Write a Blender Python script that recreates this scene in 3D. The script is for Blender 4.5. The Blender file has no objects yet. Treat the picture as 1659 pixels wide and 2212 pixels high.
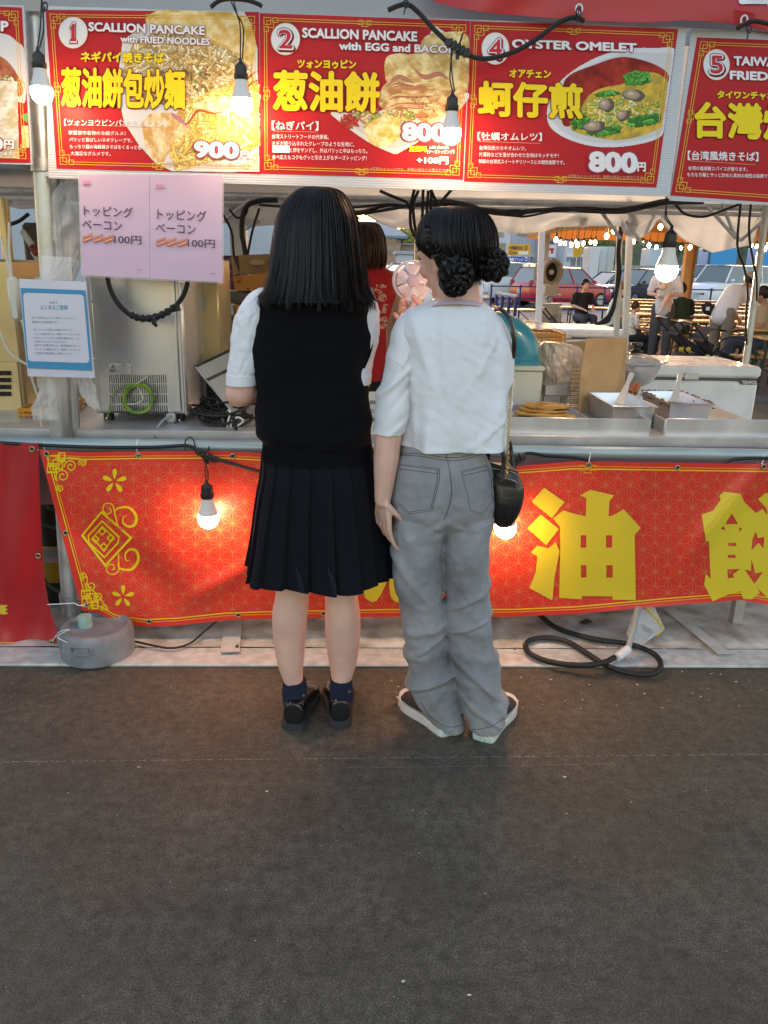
import bpy, math, random
import numpy as np
from mathutils import Vector, Matrix, noise
from mathutils.geometry import tessellate_polygon
RAD = math.radians
sc = bpy.context.scene
COL = sc.collection
# ---------------------------------------------------------------- camera
CAM_H, PITCH, YAW, ROLL, FOC = 1.40, 17.2, 2.3, 1.24, 1700.0
camd = bpy.data.cameras.new("camera")
cam = bpy.data.objects.new("camera", camd); COL.objects.link(cam)
cam.location = (0, 0, CAM_H)
RM = Matrix.Rotation(RAD(-YAW), 3, 'Z') @ Matrix.Rotation(RAD(90 - PITCH), 3, 'X') @ Matrix.Rotation(RAD(ROLL), 3, 'Z')
cam.rotation_euler = RM.to_euler()
camd.sensor_fit = 'HORIZONTAL'; camd.sensor_width = 36.0; camd.lens = 36.0 * FOC / 1659.0
camd.clip_start = 0.05; camd.clip_end = 2000
sc.camera = cam
# ---------------------------------------------------------------- sky, sun, exposure
SUN_EL, SUN_AZ = 3.4, 0.8           # azimuth measured from +Y towards +X
w = bpy.data.worlds.new("World"); sc.world = w; w.use_nodes = True
nt = w.node_tree
sky = nt.nodes.new('ShaderNodeTexSky'); sky.sky_type = 'NISHITA'; sky.sun_disc = False
sky.sun_elevation = RAD(SUN_EL); sky.sun_rotation = RAD(SUN_AZ)
sky.air_density = 1.0; sky.dust_density = 1.6; sky.ozone_density = 1.5
nt.links.new(sky.outputs[0], nt.nodes['Background'].inputs[0])
nt.nodes['Background'].inputs[1].default_value = 0.15
sund = bpy.data.lights.new("sun", 'SUN'); sund.energy = 2.0; sund.angle = RAD(0.6); sund.color = (1, .80, .56)
sun = bpy.data.objects.new("sun", sund); COL.objects.link(sun)
sd = Vector((math.sin(RAD(SUN_AZ)) * math.cos(RAD(SUN_EL)), math.cos(RAD(SUN_AZ)) * math.cos(RAD(SUN_EL)), math.sin(RAD(SUN_EL))))
sun.rotation_euler = sd.to_track_quat('Z', 'Y').to_euler(); sun.location = (0, 20, 30)
sc.view_settings.view_transform = 'Standard'; sc.view_settings.look = 'None'
sc.view_settings.gamma = 1.0; sc.view_settings.use_curve_mapping = False
sc.view_settings.exposure = 2.95
sc.view_settings.use_white_balance = True; sc.view_settings.white_balance_temperature = 7200; sc.view_settings.white_balance_tint = 25
sc.render.engine = 'CYCLES'
sc.cycles.use_denoising = True
sc.cycles.max_bounces = 7; sc.cycles.diffuse_bounces = 3; sc.cycles.glossy_bounces = 3
sc.cycles.transmission_bounces = 5; sc.cycles.transparent_max_bounces = 8
sc.cycles.sample_clamp_indirect = 6.0; sc.cycles.caustics_reflective = False; sc.cycles.caustics_refractive = False
BULB = 13.5                          # emission strength of the lit bulbs
# ---------------------------------------------------------------- measuring: a point of the place seen along a view ray
def P(u, v, y=None, z=None):
 d = RM @ Vector(((u - 829.5) / FOC, -(v - 1106.0) / FOC, -1.0))
 t = y / d.y if y is not None else (z - CAM_H) / d.z
 return Vector((d.x * t, d.y * t, CAM_H + d.z * t))
# ---------------------------------------------------------------- materials
MATS = {}
def mat(name, col=(.5, .5, .5), rough=.6, metal=0.0, var=0.0, vscale=8.0, bump=0.0, bscale=40.0, spec=.5,
  trans=0.0, emis=0.0, ecol=None, sheen=0.0, coat=0.0, aniso=0.0, vcol2=None, alpha=1.0, ior=1.45, stretch=(1, 1, 1), rvar=0.0, detail=4.0, subs=0.0):
 if name in MATS: return MATS[name]
 m = bpy.data.materials.new(name); m.use_nodes = True; MATS[name] = m
 n = m.node_tree.nodes; L = m.node_tree.links; b = n['Principled BSDF']
 b.inputs['Base Color'].default_value = (*col, 1); b.inputs['Roughness'].default_value = rough
 b.inputs['Metallic'].default_value = metal; b.inputs['Specular IOR Level'].default_value = spec
 b.inputs['Transmission Weight'].default_value = trans; b.inputs['IOR'].default_value = ior
 b.inputs['Sheen Weight'].default_value = sheen; b.inputs['Coat Weight'].default_value = coat
 b.inputs['Alpha'].default_value = alpha
 if subs: b.inputs['Subsurface Weight'].default_value = subs; b.inputs['Subsurface Radius'].default_value = (.01, .004, .002)
 if aniso: b.inputs['Anisotropic'].default_value = aniso
 if emis:
  b.inputs['Emission Strength'].default_value = emis
  b.inputs['Emission Color'].default_value = (*(ecol or col), 1)
 if var or bump or rvar:
  tc = n.new('ShaderNodeTexCoord'); mp = n.new('ShaderNodeMapping'); L.new(tc.outputs['Object'], mp.inputs[0])
  mp.inputs['Scale'].default_value = stretch
  if var or rvar:
   t = n.new('ShaderNodeTexNoise'); t.inputs['Scale'].default_value = vscale; t.inputs['Detail'].default_value = detail
   L.new(mp.outputs[0], t.inputs['Vector'])
   if var:
    r = n.new('ShaderNodeValToRGB'); r.color_ramp.elements[0].position = .32; r.color_ramp.elements[1].position = .68
    c2 = vcol2 or tuple(min(1, c * (1 + var)) for c in col); c1 = tuple(c * (1 - var) for c in col)
    if vcol2: c1 = col
    r.color_ramp.elements[0].color = (*c1, 1); r.color_ramp.elements[1].color = (*c2, 1)
    L.new(t.outputs['Fac'], r.inputs[0]); L.new(r.outputs[0], b.inputs['Base Color'])
   if rvar:
    mr = n.new('ShaderNodeMapRange'); mr.inputs['From Min'].default_value = .3; mr.inputs['From Max'].default_value = .7
    mr.inputs['To Min'].default_value = max(.02, rough - rvar); mr.inputs['To Max'].default_value = min(1, rough + rvar)
    L.new(t.outputs['Fac'], mr.inputs['Value']); L.new(mr.outputs[0], b.inputs['Roughness'])
  if bump:
   t2 = n.new('ShaderNodeTexNoise'); t2.inputs['Scale'].default_value = bscale; t2.inputs['Detail'].default_value = 5
   L.new(mp.outputs[0], t2.inputs['Vector'])
   bp = n.new('ShaderNodeBump'); bp.inputs['Strength'].default_value = min(1, bump); bp.inputs['Distance'].default_value = .004 * max(1, bump)
   L.new(t2.outputs['Fac'], bp.inputs['Height']); L.new(bp.outputs[0], b.inputs['Normal'])
 return m
def vcmat(name, rough=.5, coat=0.0, spec=.5, bump=0, bscale=100):
 """printed matter: the colour of each shape is stored on the shape"""
 m = mat(name, (.5, .5, .5), rough, coat=coat, spec=spec, bump=bump, bscale=bscale)
 n = m.node_tree.nodes; b = n['Principled BSDF']
 a = n.new('ShaderNodeVertexColor'); a.layer_name = 'ink'
 m.node_tree.links.new(a.outputs[0], b.inputs['Base Color'])
 return m
# ---------------------------------------------------------------- mesh builder
def frame_of(d):
 d = Vector(d).normalized()
 a = Vector((0, 0, 1)) if abs(d.z) < .9 else Vector((1, 0, 0))
 x = a.cross(d).normalized(); return x, d.cross(x)
class MB:
 def __init__(s): s.v = []; s.f = []; s.mi = []; s.mats = []; s.col = []
 def _m(s, m):
  if m is None: m = s.mats[0] if s.mats else None
  if m not in s.mats: s.mats.append(m)
  return s.mats.index(m)
 def add(s, vs, fs, m=None, col=None):
  o = len(s.v); k = s._m(m) if m is not None or s.mats else 0
  s.v.extend(tuple(p) for p in vs)
  s.f.extend(tuple(i + o for i in f) for f in fs); s.mi.extend([k] * len(fs)); s.col.extend([col] * len(fs))
  return s
 def box(s, c, d, m=None, rot=None, bev=0.0, col=None):
  hx, hy, hz = d[0] / 2, d[1] / 2, d[2] / 2; c = Vector(c)
  R = rot if rot is not None else Matrix.Identity(3)
  if isinstance(R, (int, float)): R = Matrix.Rotation(R, 3, 'Z')
  if bev <= 0:
   vs = [Vector((x * hx, y * hy, z * hz)) for z in (-1, 1) for y in (-1, 1) for x in (-1, 1)]
   fs = [(0, 2, 3, 1), (4, 5, 7, 6), (0, 1, 5, 4), (2, 6, 7, 3), (0, 4, 6, 2), (1, 3, 7, 5)]
  else:
   b = min(bev, hx * .9, hy * .9, hz * .9); vs = []; idx = {}
   for x in (-1, 1):
    for y in (-1, 1):
     for z in (-1, 1):
      for a in range(3):
       q = [x * hx, y * hy, z * hz]
       for k, sg in enumerate((x, y, z)):
        if k != a: q[k] -= sg * b
       idx[(x, y, z, a)] = len(vs); vs.append(Vector(q))
   fs = []
   for a in range(3):
    o = [k for k in range(3) if k != a]
    for sg in (-1, 1):
     r = []
     for p, q in ((-1, -1), (1, -1), (1, 1), (-1, 1)):
      t = [0, 0, 0]; t[a] = sg; t[o[0]] = p; t[o[1]] = q; r.append(idx[(*t, a)])
     fs.append(tuple(r))
     # edges along axis a
    for p in (-1, 1):
     for q in (-1, 1):
      t0 = [0, 0, 0]; t0[o[0]] = p; t0[o[1]] = q; t1 = list(t0); t0[a] = -1; t1[a] = 1
      fs.append((idx[(*t0, o[0])], idx[(*t1, o[0])], idx[(*t1, o[1])], idx[(*t0, o[1])]))
   for x in (-1, 1):
    for y in (-1, 1):
     for z in (-1, 1): fs.append(tuple(idx[(x, y, z, a)] for a in range(3)))
  vs = [R @ q + c for q in vs]
  # consistent outward winding
  out = []
  for f in fs:
   ctr = sum((vs[i] for i in f), Vector()) / len(f)
   nn = (vs[f[1]] - vs[f[0]]).cross(vs[f[2]] - vs[f[1]])
   out.append(f if nn.dot(ctr - c) >= 0 else tuple(reversed(f)))
  return s.add(vs, out, m, col)
 def tube(s, pts, r, n=8, m=None, cap=True, closed=False, col=None, flat=1.0, up=None):
  pts = [Vector(p) for p in pts]; N = len(pts)
  rs = r if hasattr(r, '__len__') else [r] * N
  vs = []; px = None
  for i, p in enumerate(pts):
   if closed: t = pts[(i + 1) % N] - pts[i - 1]
   else: t = pts[min(i + 1, N - 1)] - pts[max(i - 1, 0)]
   if t.length < 1e-9: t = Vector((0, 0, 1))
   t.normalize()
   if px is None: px = frame_of(t)[0] if up is None else (Vector(up) - t * Vector(up).dot(t)).normalized()
   else:
    px = px - t * px.dot(t)
    px = px.normalized() if px.length > 1e-6 else frame_of(t)[0]
   py = t.cross(px)
   for k in range(n):
    a = 2 * math.pi * k / n
    vs.append(p + px * (math.cos(a) * rs[i]) + py * (math.sin(a) * rs[i] * flat))
  fs = []
  for i in range(N if closed else N - 1):
   j = (i + 1) % N
   for k in range(n): fs.append((i * n + k, i * n + (k + 1) % n, j * n + (k + 1) % n, j * n + k))
  if cap and not closed:
   fs.append(tuple(reversed(range(n)))); fs.append(tuple(range((N - 1) * n, N * n)))
  return s.add(vs, fs, m, col)
 def cyl(s, a, b, r, n=12, m=None, r2=None, col=None): return s.tube([a, b], [r, r if r2 is None else r2], n, m, col=col)
 def lathe(s, prof, c=(0, 0, 0), n=20, m=None, axis=(0, 0, 1), cap=True, col=None):
  c = Vector(c); ax = Vector(axis).normalized(); x, y = frame_of(ax); vs = []; fs = []
  for (r, z) in prof:
   for k in range(n):
    a = 2 * math.pi * k / n; vs.append(c + ax * z + x * (r * math.cos(a)) + y * (r * math.sin(a)))
  for i in range(len(prof) - 1):
   for k in range(n): fs.append((i * n + k, i * n + (k + 1) % n, (i + 1) * n + (k + 1) % n, (i + 1) * n + k))
  if cap: fs.append(tuple(reversed(range(n)))); fs.append(tuple(range((len(prof) - 1) * n, len(prof) * n)))
  return s.add(vs, fs, m, col)
 def ell(s, c, r, m=None, n=14, k=9, rot=None, col=None):
  c = Vector(c); vs = []; fs = []
  R = rot if rot is not None else Matrix.Identity(3)
  for i in range(k + 1):
   ph = math.pi * i / k
   for j in range(n):
    a = 2 * math.pi * j / n
    vs.append(c + R @ Vector((r[0] * math.sin(ph) * math.cos(a), r[1] * math.sin(ph) * math.sin(a), -r[2] * math.cos(ph))))
  for i in range(k):
   for j in range(n): fs.append((i * n + j, i * n + (j + 1) % n, (i + 1) * n + (j + 1) % n, (i + 1) * n + j))
  return s.add(vs, fs, m, col)
 def grid(s, fn, nu, nv, m=None, closed=False, col=None):
  vs = [fn(i / (nu if closed else nu - 1), j / (nv - 1)) for j in range(nv) for i in range(nu)]; fs = []
  for j in range(nv - 1):
   for i in range(nu if closed else nu - 1):
    fs.append((j * nu + i, j * nu + (i + 1) % nu, (j + 1) * nu + (i + 1) % nu, (j + 1) * nu + i))
  return s.add(vs, fs, m, col)
 def slab(s, fn, th, nu, nv, m=None):
  """cloth or board with real thickness along y: front grid, back grid, rim"""
  F = [Vector(fn(i / (nu - 1), j / (nv - 1))) for j in range(nv) for i in range(nu)]
  n = nu * nv; vs = F + [p + Vector(th) for p in F]; fs = []
  for j in range(nv - 1):
   for i in range(nu - 1):
    a = j * nu + i; q = (a, a + 1, a + nu + 1, a + nu); fs.append(q); fs.append(tuple(k + n for k in reversed(q)))
  rim = [i for i in range(nu)] + [j * nu + nu - 1 for j in range(1, nv)] + [(nv - 1) * nu + i for i in range(nu - 2, -1, -1)] + [j * nu for j in range(nv - 2, 0, -1)]
  for a, b in zip(rim, rim[1:] + rim[:1]): fs.append((b, a, a + n, b + n))
  return s.add(vs, fs, m)
 def prism(s, poly, o, ax, ay, az, th, m=None):
  """2-D outline poly in plane (ax, ay) at o, extruded th along az"""
  o = Vector(o); ax = Vector(ax); ay = Vector(ay); az = Vector(az); n = len(poly)
  A = [o + ax * x + ay * y for x, y in poly]; B = [p + az * th for p in A]
  tri = tessellate_polygon([A]); fs = [tuple(t) for t in tri] + [tuple(i + n for i in reversed(t)) for t in tri]
  fs += [(i, (i + 1) % n, (i + 1) % n + n, i + n) for i in range(n)]
  return s.add(A + B, fs, m)
 def make(s, name, parent=None, m=None, label=None, smooth=True, ang=38, kind=None, loc=None, recalc=False):
  me = bpy.data.meshes.new(name)
  o = bpy.data.objects.new(name, me)
  off = Vector((0, 0, 0))
  if loc is not None: off = Vector(loc); o.location = off
  if parent is not None:
   off = Vector(parent.get('_w', (0, 0, 0))); o.parent = parent
  vs = [(x - off.x, y - off.y, z - off.z) for x, y, z in s.v] if off.length else s.v
  me.from_pydata(vs, [], s.f)
  ms = [m] if m is not None and not s.mats else s.mats
  for q in ms: me.materials.append(q)
  me.polygons.foreach_set('material_index', s.mi if len(ms) > 1 else [0] * len(s.f))
  if any(c is not None for c in s.col):
   ca = me.color_attributes.new('ink', 'FLOAT_COLOR', 'CORNER'); d = []
   for f, c in zip(s.f, s.col): d.extend((*(c or (1, 1, 1)), 1.0) * len(f))
   ca.data.foreach_set('color', d)
  me.update()
  if recalc:
   import bmesh
   bm = bmesh.new(); bm.from_mesh(me); bmesh.ops.recalc_face_normals(bm, faces=bm.faces); bm.to_mesh(me); bm.free()
  if smooth:
   me.polygons.foreach_set('use_smooth', [True] * len(me.polygons)); me.set_sharp_from_angle(angle=RAD(ang))
  if label: o['label'] = label
  if kind: o['kind'] = kind
  COL.objects.link(o); return o
def tag(o, label=None, cat=None, group=None, kind=None):
 for k, v in (('label', label), ('category', cat), ('group', group), ('kind', kind)):
  if v: o[k] = v
 return o
def thing(name, label, cat, loc=(0, 0, 0), group=None):
 o = bpy.data.objects.new(name, None); COL.objects.link(o); o.location = loc; o['_w'] = tuple(loc); o.empty_display_size = .1
 return tag(o, label, cat, group)
def single(mb, name, label, cat, m=None, group=None, **k): return tag(mb.make(name, None, m, **k), label, cat, group)
KIDS = {}
def kids(o):
 return [c for c in bpy.data.objects if c.parent is o]
def copy_tree(o, parent=None):
 c = o.copy(); COL.objects.link(c); c.parent = parent
 for ch in kids(o): copy_tree(ch, c)
 return c
def place(o, loc, rz=0.0, s=1.0):
 o.location = loc; o.rotation_euler = (0, 0, rz)
 if s != 1.0: o.scale = (s, s, s)
 return o
def spline(pts, k=8, closed=False):
 """Catmull-Rom through pts (tuples of any length)"""
 P_ = [np.array(p, float) for p in pts]; n = len(P_); out = []
 for i in range(n if closed else n - 1):
  a = P_[(i - 1) % n] if closed or i > 0 else P_[0] * 2 - P_[1]
  b = P_[i]; c = P_[(i + 1) % n]
  d = P_[(i + 2) % n] if closed or i + 2 < n else P_[-1] * 2 - P_[-2]
  for j in range(k):
   t = j / k
   out.append(.5 * ((2 * b) + (-a + c) * t + (2 * a - 5 * b + 4 * c - d) * t * t + (-a + 3 * b - 3 * c + d) * t ** 3))
 if not closed: out.append(P_[-1])
 return out
def pxs(pts, y, k=8):
 """world polyline from seen points (u, v[, y]) at depth y"""
 w = [tuple(P(p[0], p[1], y=(p[2] if len(p) > 2 else y))) for p in pts]
 return [Vector(q) for q in spline(w, k)] if k > 1 else [Vector(q) for q in w]
def nz(x, y=0.0, z=0.0): return noise.noise(Vector((x, y, z)))
# ---------------------------------------------------------------- lettering
TXT = {}
def glyphs(s, bold=0.0, sx=1.0):
 key = (s, bold)
 if key in TXT: return TXT[key]
 cu = bpy.data.curves.new('t', 'FONT'); cu.body = s; cu.size = 1.0; cu.offset = bold; cu.resolution_u = 3
 ob = bpy.data.objects.new('t', cu); COL.objects.link(ob)
 me = bpy.data.meshes.new_from_object(ob.evaluated_get(bpy.context.evaluated_depsgraph_get()))
 vs = [(q.co.x, q.co.y) for q in me.vertices]; fs = [tuple(p.vertices) for p in me.polygons]
 bpy.data.objects.remove(ob); bpy.data.curves.remove(cu); bpy.data.meshes.remove(me)
 xs = [a for a, b in vs] or [0, 1]; ys = [b for a, b in vs] or [0, 1]
 r = (vs, fs, (min(xs), min(ys), max(xs), max(ys))); TXT[key] = r; return r
def write(mb, s, f, x0, y0, x1, y1, col=None, bold=0.0, m=None, slope=0.0, grow=0.0):
 """lay the string into the box x0..x1, y0(top)..y1(bottom) of a 2-D surface and send it through f(x, y);
 heavy weights are built from shifted copies in paper-thin layers"""
 r = bold + grow; vs, fs, bb = glyphs(s)
 W = bb[2] - bb[0] or 1; Hh = bb[3] - bb[1] or 1; sh = [(0, 0)]
 if r > .025:
  for rr in ([r, r * .5] if r > .05 else [r]): sh += [(rr * math.cos(k * math.pi / 4), rr * math.sin(k * math.pi / 4)) for k in range(8)]
 elif r > .005: sh = [(-r, -r * .5), (r, r * .5), (0, -r), (0, r)]
 for k, (dx, dy) in enumerate(sh):
  out = []
  for a, b in vs:
   X = x0 + (a + dx - bb[0]) / W * (x1 - x0); Y = y1 + (b + dy - bb[1]) / Hh * (y0 - y1) + slope * (X - x0)
   q = f(X, Y); out.append((q.x, q.y - k * 2.5e-5, q.z))
  mb.add(out, fs, m, col)
class Paint:
 """a small printed picture: shapes laid over each other on a fine grid of colour points"""
 def __init__(s, x0, y0, x1, y1, n):
  s.x0, s.y0, s.x1, s.y1 = x0, y0, x1, y1; s.n = n; s.st = (x1 - x0) / n; s.k = int((y1 - y0) / s.st)
  s.X, s.Y = np.meshgrid(x0 + np.arange(n + 1) * s.st, y0 + np.arange(s.k + 1) * s.st); s.A = np.zeros(s.X.shape, bool); s.C = np.zeros((*s.X.shape, 3))
 def _sub(s, ax, ay, bx, by):
  i0 = max(0, int((ax - s.x0) / s.st) - 1); i1 = min(s.n + 1, int((bx - s.x0) / s.st) + 3); j0 = max(0, int((ay - s.y0) / s.st) - 1); j1 = min(s.k + 1, int((by - s.y0) / s.st) + 3)
  return slice(j0, max(j0, j1)), slice(i0, max(i0, i1))
 def put(s, sl, m, c, a=1.0):
  C = s.C[sl]; w_ = (m * a)[..., None] if not isinstance(a, float) or a < 1 else m[..., None].astype(float)
  C[...] = C * (1 - w_) + np.array(c) * w_; s.A[sl] |= (m > .35)
 def poly(s, pts, c, a=1.0):
  xs = [p[0] for p in pts]; ys = [p[1] for p in pts]; sl = s._sub(min(xs), min(ys), max(xs), max(ys)); X, Y = s.X[sl], s.Y[sl]; m = np.zeros(X.shape, bool); j = len(pts) - 1
  for i in range(len(pts)):
   (xi, yi), (xj, yj) = pts[i], pts[j]
   if yi != yj: m ^= ((yi > Y) != (yj > Y)) & (X < (xj - xi) * (Y - yi) / (yj - yi) + xi)
   j = i
  s.put(sl, m, c, a); return m, sl
 def line(s, pts, w_, c, taper=False, round_=True):
  xs = [p[0] for p in pts]; ys = [p[1] for p in pts]; h = w_ / 2; sl = s._sub(min(xs) - h, min(ys) - h, max(xs) + h, max(ys) + h); X, Y = s.X[sl], s.Y[sl]
  if X.size == 0: return
  best = np.full(X.shape, 9.0); n = len(pts) - 1
  for i in range(n):
   (ax, ay), (bx, by) = pts[i], pts[i + 1]; dx, dy = bx - ax, by - ay; L = dx * dx + dy * dy + 1e-9
   t = np.clip(((X - ax) * dx + (Y - ay) * dy) / L, 0, 1); d = np.hypot(X - ax - t * dx, Y - ay - t * dy)
   hh = h * (max(.15, math.sin(math.pi * (i + .5) / n)) if taper else 1); best = np.minimum(best, d / hh)
  m = best < 1
  if round_:   # rounded noodles: paler along the middle
   sh = (1.12 - .55 * np.clip(best, 0, 1) ** 2)[..., None]; C = s.C[sl]; C[m] = (np.array(c) * sh)[m]; s.A[sl] |= m
  else: s.put(sl, m, c)
 def disc(s, cx, cy, rx, ry, c, rot=0.0, wob=0.3, seed=0, shade=True):
  R = max(rx, ry) * 1.5; sl = s._sub(cx - R, cy - R, cx + R, cy + R); X, Y = s.X[sl] - cx, s.Y[sl] - cy
  if X.size == 0: return
  x = (X * math.cos(rot) + Y * math.sin(rot)) / rx; y = (-X * math.sin(rot) + Y * math.cos(rot)) / ry; a = np.arctan2(y, x)
  r = np.hypot(x, y) / (1 + wob * (.6 * np.sin(a * 3 + seed) + .4 * np.sin(a * 5 + seed * 2.3))); m = r < 1
  sh = (1.15 - .45 * r ** 2 - .1 * y)[..., None] if shade else np.ones((*r.shape, 1)); s.C[sl][m] = (np.array(c) * sh)[m]; s.A[sl] |= m
 def mottle(s, pts, c0, c1, seed, sc_=30.0, amt=1.0):
  xs = [p[0] for p in pts]; ys = [p[1] for p in pts]; sl = s._sub(min(xs), min(ys), max(xs), max(ys)); X, Y = s.X[sl], s.Y[sl]; v = np.zeros(X.shape); rs = np.random.RandomState(seed)
  for k in range(14):
   f_ = (1.6 ** (k % 5)) / sc_; a = rs.uniform(0, 6.28); v += np.sin((X * math.cos(a) + Y * math.sin(a)) * f_ + rs.uniform(0, 6) + 1.5 * np.sin((X * math.sin(a) - Y * math.cos(a)) * f_ * .7 + k)) / (1.3 ** (k % 5))
  v = np.clip(.5 + v / 5, 0, 1)[..., None]; m, sl = s.poly(pts, c0); s.C[sl][m] = (np.array(c0) * (1 - v) + np.array(c1) * v)[m]
 def fill(s, poly, n, cols, ln, wd, seed, curl=1.2, blobs=0.0, tones=.2):
  rd = random.Random(seed); xs = [p[0] for p in poly]; ys = [p[1] for p in poly]; k = 0
  for _ in range(n * 10):
   if k >= n: break
   x = rd.uniform(min(xs), max(xs)); y = rd.uniform(min(ys), max(ys))
   if not inpoly(x, y, poly): continue
   q = rd.uniform(1 - tones, 1 + tones); c = tuple(min(.95, v_ * q) for v_ in rd.choice(cols)); k += 1
   if rd.random() < blobs: s.disc(x + 2, y + 2, wd * 1.3, wd * .9, tuple(v_ * .45 for v_ in c), rd.uniform(0, 3), .4, k); s.disc(x, y, wd * rd.uniform(.7, 1.6), wd * rd.uniform(.5, 1.1), c, rd.uniform(0, 3), .4, k); continue
   a = rd.uniform(0, 6.28); da = rd.uniform(-curl, curl) / 5; pts = [(x, y)]
   for j in range(6):
    x += math.cos(a) * ln / 6; y += math.sin(a) * ln / 6; a += da
    if not inpoly(x, y, poly): break
    pts.append((x, y))
   if len(pts) > 2: s.line([(p + 1.5, r + 2.5) for p, r in pts], wd * 1.2, tuple(v_ * .42 for v_ in c), round_=False); s.line(pts, wd, c)
 def make(s, name, f, parent, m):
  me = bpy.data.meshes.new(name); off = Vector(parent.get('_w', (0, 0, 0))); A = s.A; K = np.zeros(A.shape, bool)
  F = A[:-1, :-1] & A[1:, :-1] & A[:-1, 1:] & A[1:, 1:]; K[:-1, :-1] |= F; K[1:, :-1] |= F; K[:-1, 1:] |= F; K[1:, 1:] |= F
  idx = np.full(A.shape, -1); idx[K] = np.arange(K.sum()); vs = [tuple(f(x, y) - off) for x, y in zip(s.X[K], s.Y[K])]
  J, I = np.nonzero(F); fs = np.stack([idx[J, I], idx[J + 1, I], idx[J + 1, I + 1], idx[J, I + 1]], 1).tolist()
  me.from_pydata(vs, [], fs); me.materials.append(m); ca = me.color_attributes.new('ink', 'FLOAT_COLOR', 'POINT')
  c = np.ones((K.sum(), 4)); c[:, :3] = np.clip(s.C[K], 0, .95); ca.data.foreach_set('color', c.ravel()); me.update()
  o = bpy.data.objects.new(name, me); COL.objects.link(o); o.parent = parent; return o
def inpoly(x, y, P_):
 c = False; j = len(P_) - 1
 for i in range(len(P_)):
  if (P_[i][1] > y) != (P_[j][1] > y) and x < (P_[j][0] - P_[i][0]) * (y - P_[i][1]) / (P_[j][1] - P_[i][1]) + P_[i][0]: c = not c
  j = i
 return c
def shape(mb, f, pts, col=None, m=None):
 q = [Vector((a, b, 0)) for a, b in pts]
 tri = tessellate_polygon([q]); mb.add([f(a, b) for a, b in pts], [tuple(t) for t in tri], m, col)
def disc(mb, f, cx, cy, rx, ry, col=None, n=28, m=None, rot=0.0, wob=0.0, seed=0):
 pts = []
 for k in range(n):
  a = 2 * math.pi * k / n; r = 1 + wob * nz(math.cos(a) * 1.7 + seed, math.sin(a) * 1.7, seed * .37)
  x = rx * r * math.cos(a); y = ry * r * math.sin(a)
  pts.append((cx + x * math.cos(rot) - y * math.sin(rot), cy + x * math.sin(rot) + y * math.cos(rot)))
 shape(mb, f, pts, col, m)
def stroke(mb, f, pts, w_, col=None, m=None, closed=False, taper=False):
 """flat ribbon of width w_ along 2-D points"""
 n = len(pts); L = []; R = []
 for i in range(n):
  a = pts[(i - 1) % n] if closed else pts[max(i - 1, 0)]; b = pts[(i + 1) % n] if closed else pts[min(i + 1, n - 1)]
  dx, dy = b[0] - a[0], b[1] - a[1]; l = math.hypot(dx, dy) or 1; nx, ny = -dy / l, dx / l
  hw = w_ / 2
  if taper: hw *= max(.12, math.sin(math.pi * (i + .5) / n))
  # mitre
  if 0 < i < n - 1 or closed:
   p, q = pts[i], pts[(i + 1) % n]; ex, ey = q[0] - p[0], q[1] - p[1]; le = math.hypot(ex, ey) or 1
   c = abs((-ey / le) * nx + (ex / le) * ny); hw /= max(c, .5)
  L.append(f(pts[i][0] + nx * hw, pts[i][1] + ny * hw)); R.append(f(pts[i][0] - nx * hw, pts[i][1] - ny * hw))
 fs = [(i, (i + 1) % n, (i + 1) % n + n, i + n) for i in range(n if closed else n - 1)]
 mb.add(L + R, fs, m, col)
from mathutils.bvhtree import BVHTree
def tree_of(*mbs):
 V = []; F_ = []
 for q in mbs:
  if isinstance(q, bpy.types.Object):
   off = Vector(q.parent.get('_w', (0, 0, 0))) if q.parent else Vector(); o = len(V); V += [v.co + off for v in q.data.vertices]; F_ += [tuple(i + o for i in p.vertices) for p in q.data.polygons]
  else:
   o = len(V); V += [Vector(v) for v in q.v]; F_ += [tuple(i + o for i in f) for f in q.f]
 return BVHTree.FromPolygons(V, F_)
def onto(tr, u, v, d=.0015):
 """the point of a surface met by the sight line through (u, v), lifted d towards the eye"""
 o = Vector((0, 0, CAM_H)); r_ = (P(u, v, y=3.0) - o).normalized(); h = tr.ray_cast(o, r_)
 if h[0] is None: return None
 n = h[1] if h[1].dot(r_) < 0 else -h[1]; return h[0] + n * d
def seam(mb, tr, pts, r_, k=8, d=.0008, m=None, n=5, sp=True):
 q = [onto(tr, a, b, d) for a, b in (spline(pts, k) if sp else [(p[0] + (q_[0] - p[0]) * t / k, p[1] + (q_[1] - p[1]) * t / k) for p, q_ in zip(pts, pts[1:]) for t in range(k + 1)])]
 q = [p for p in q if p is not None]
 if len(q) > 2: mb.tube(q, r_, n, m)
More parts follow.
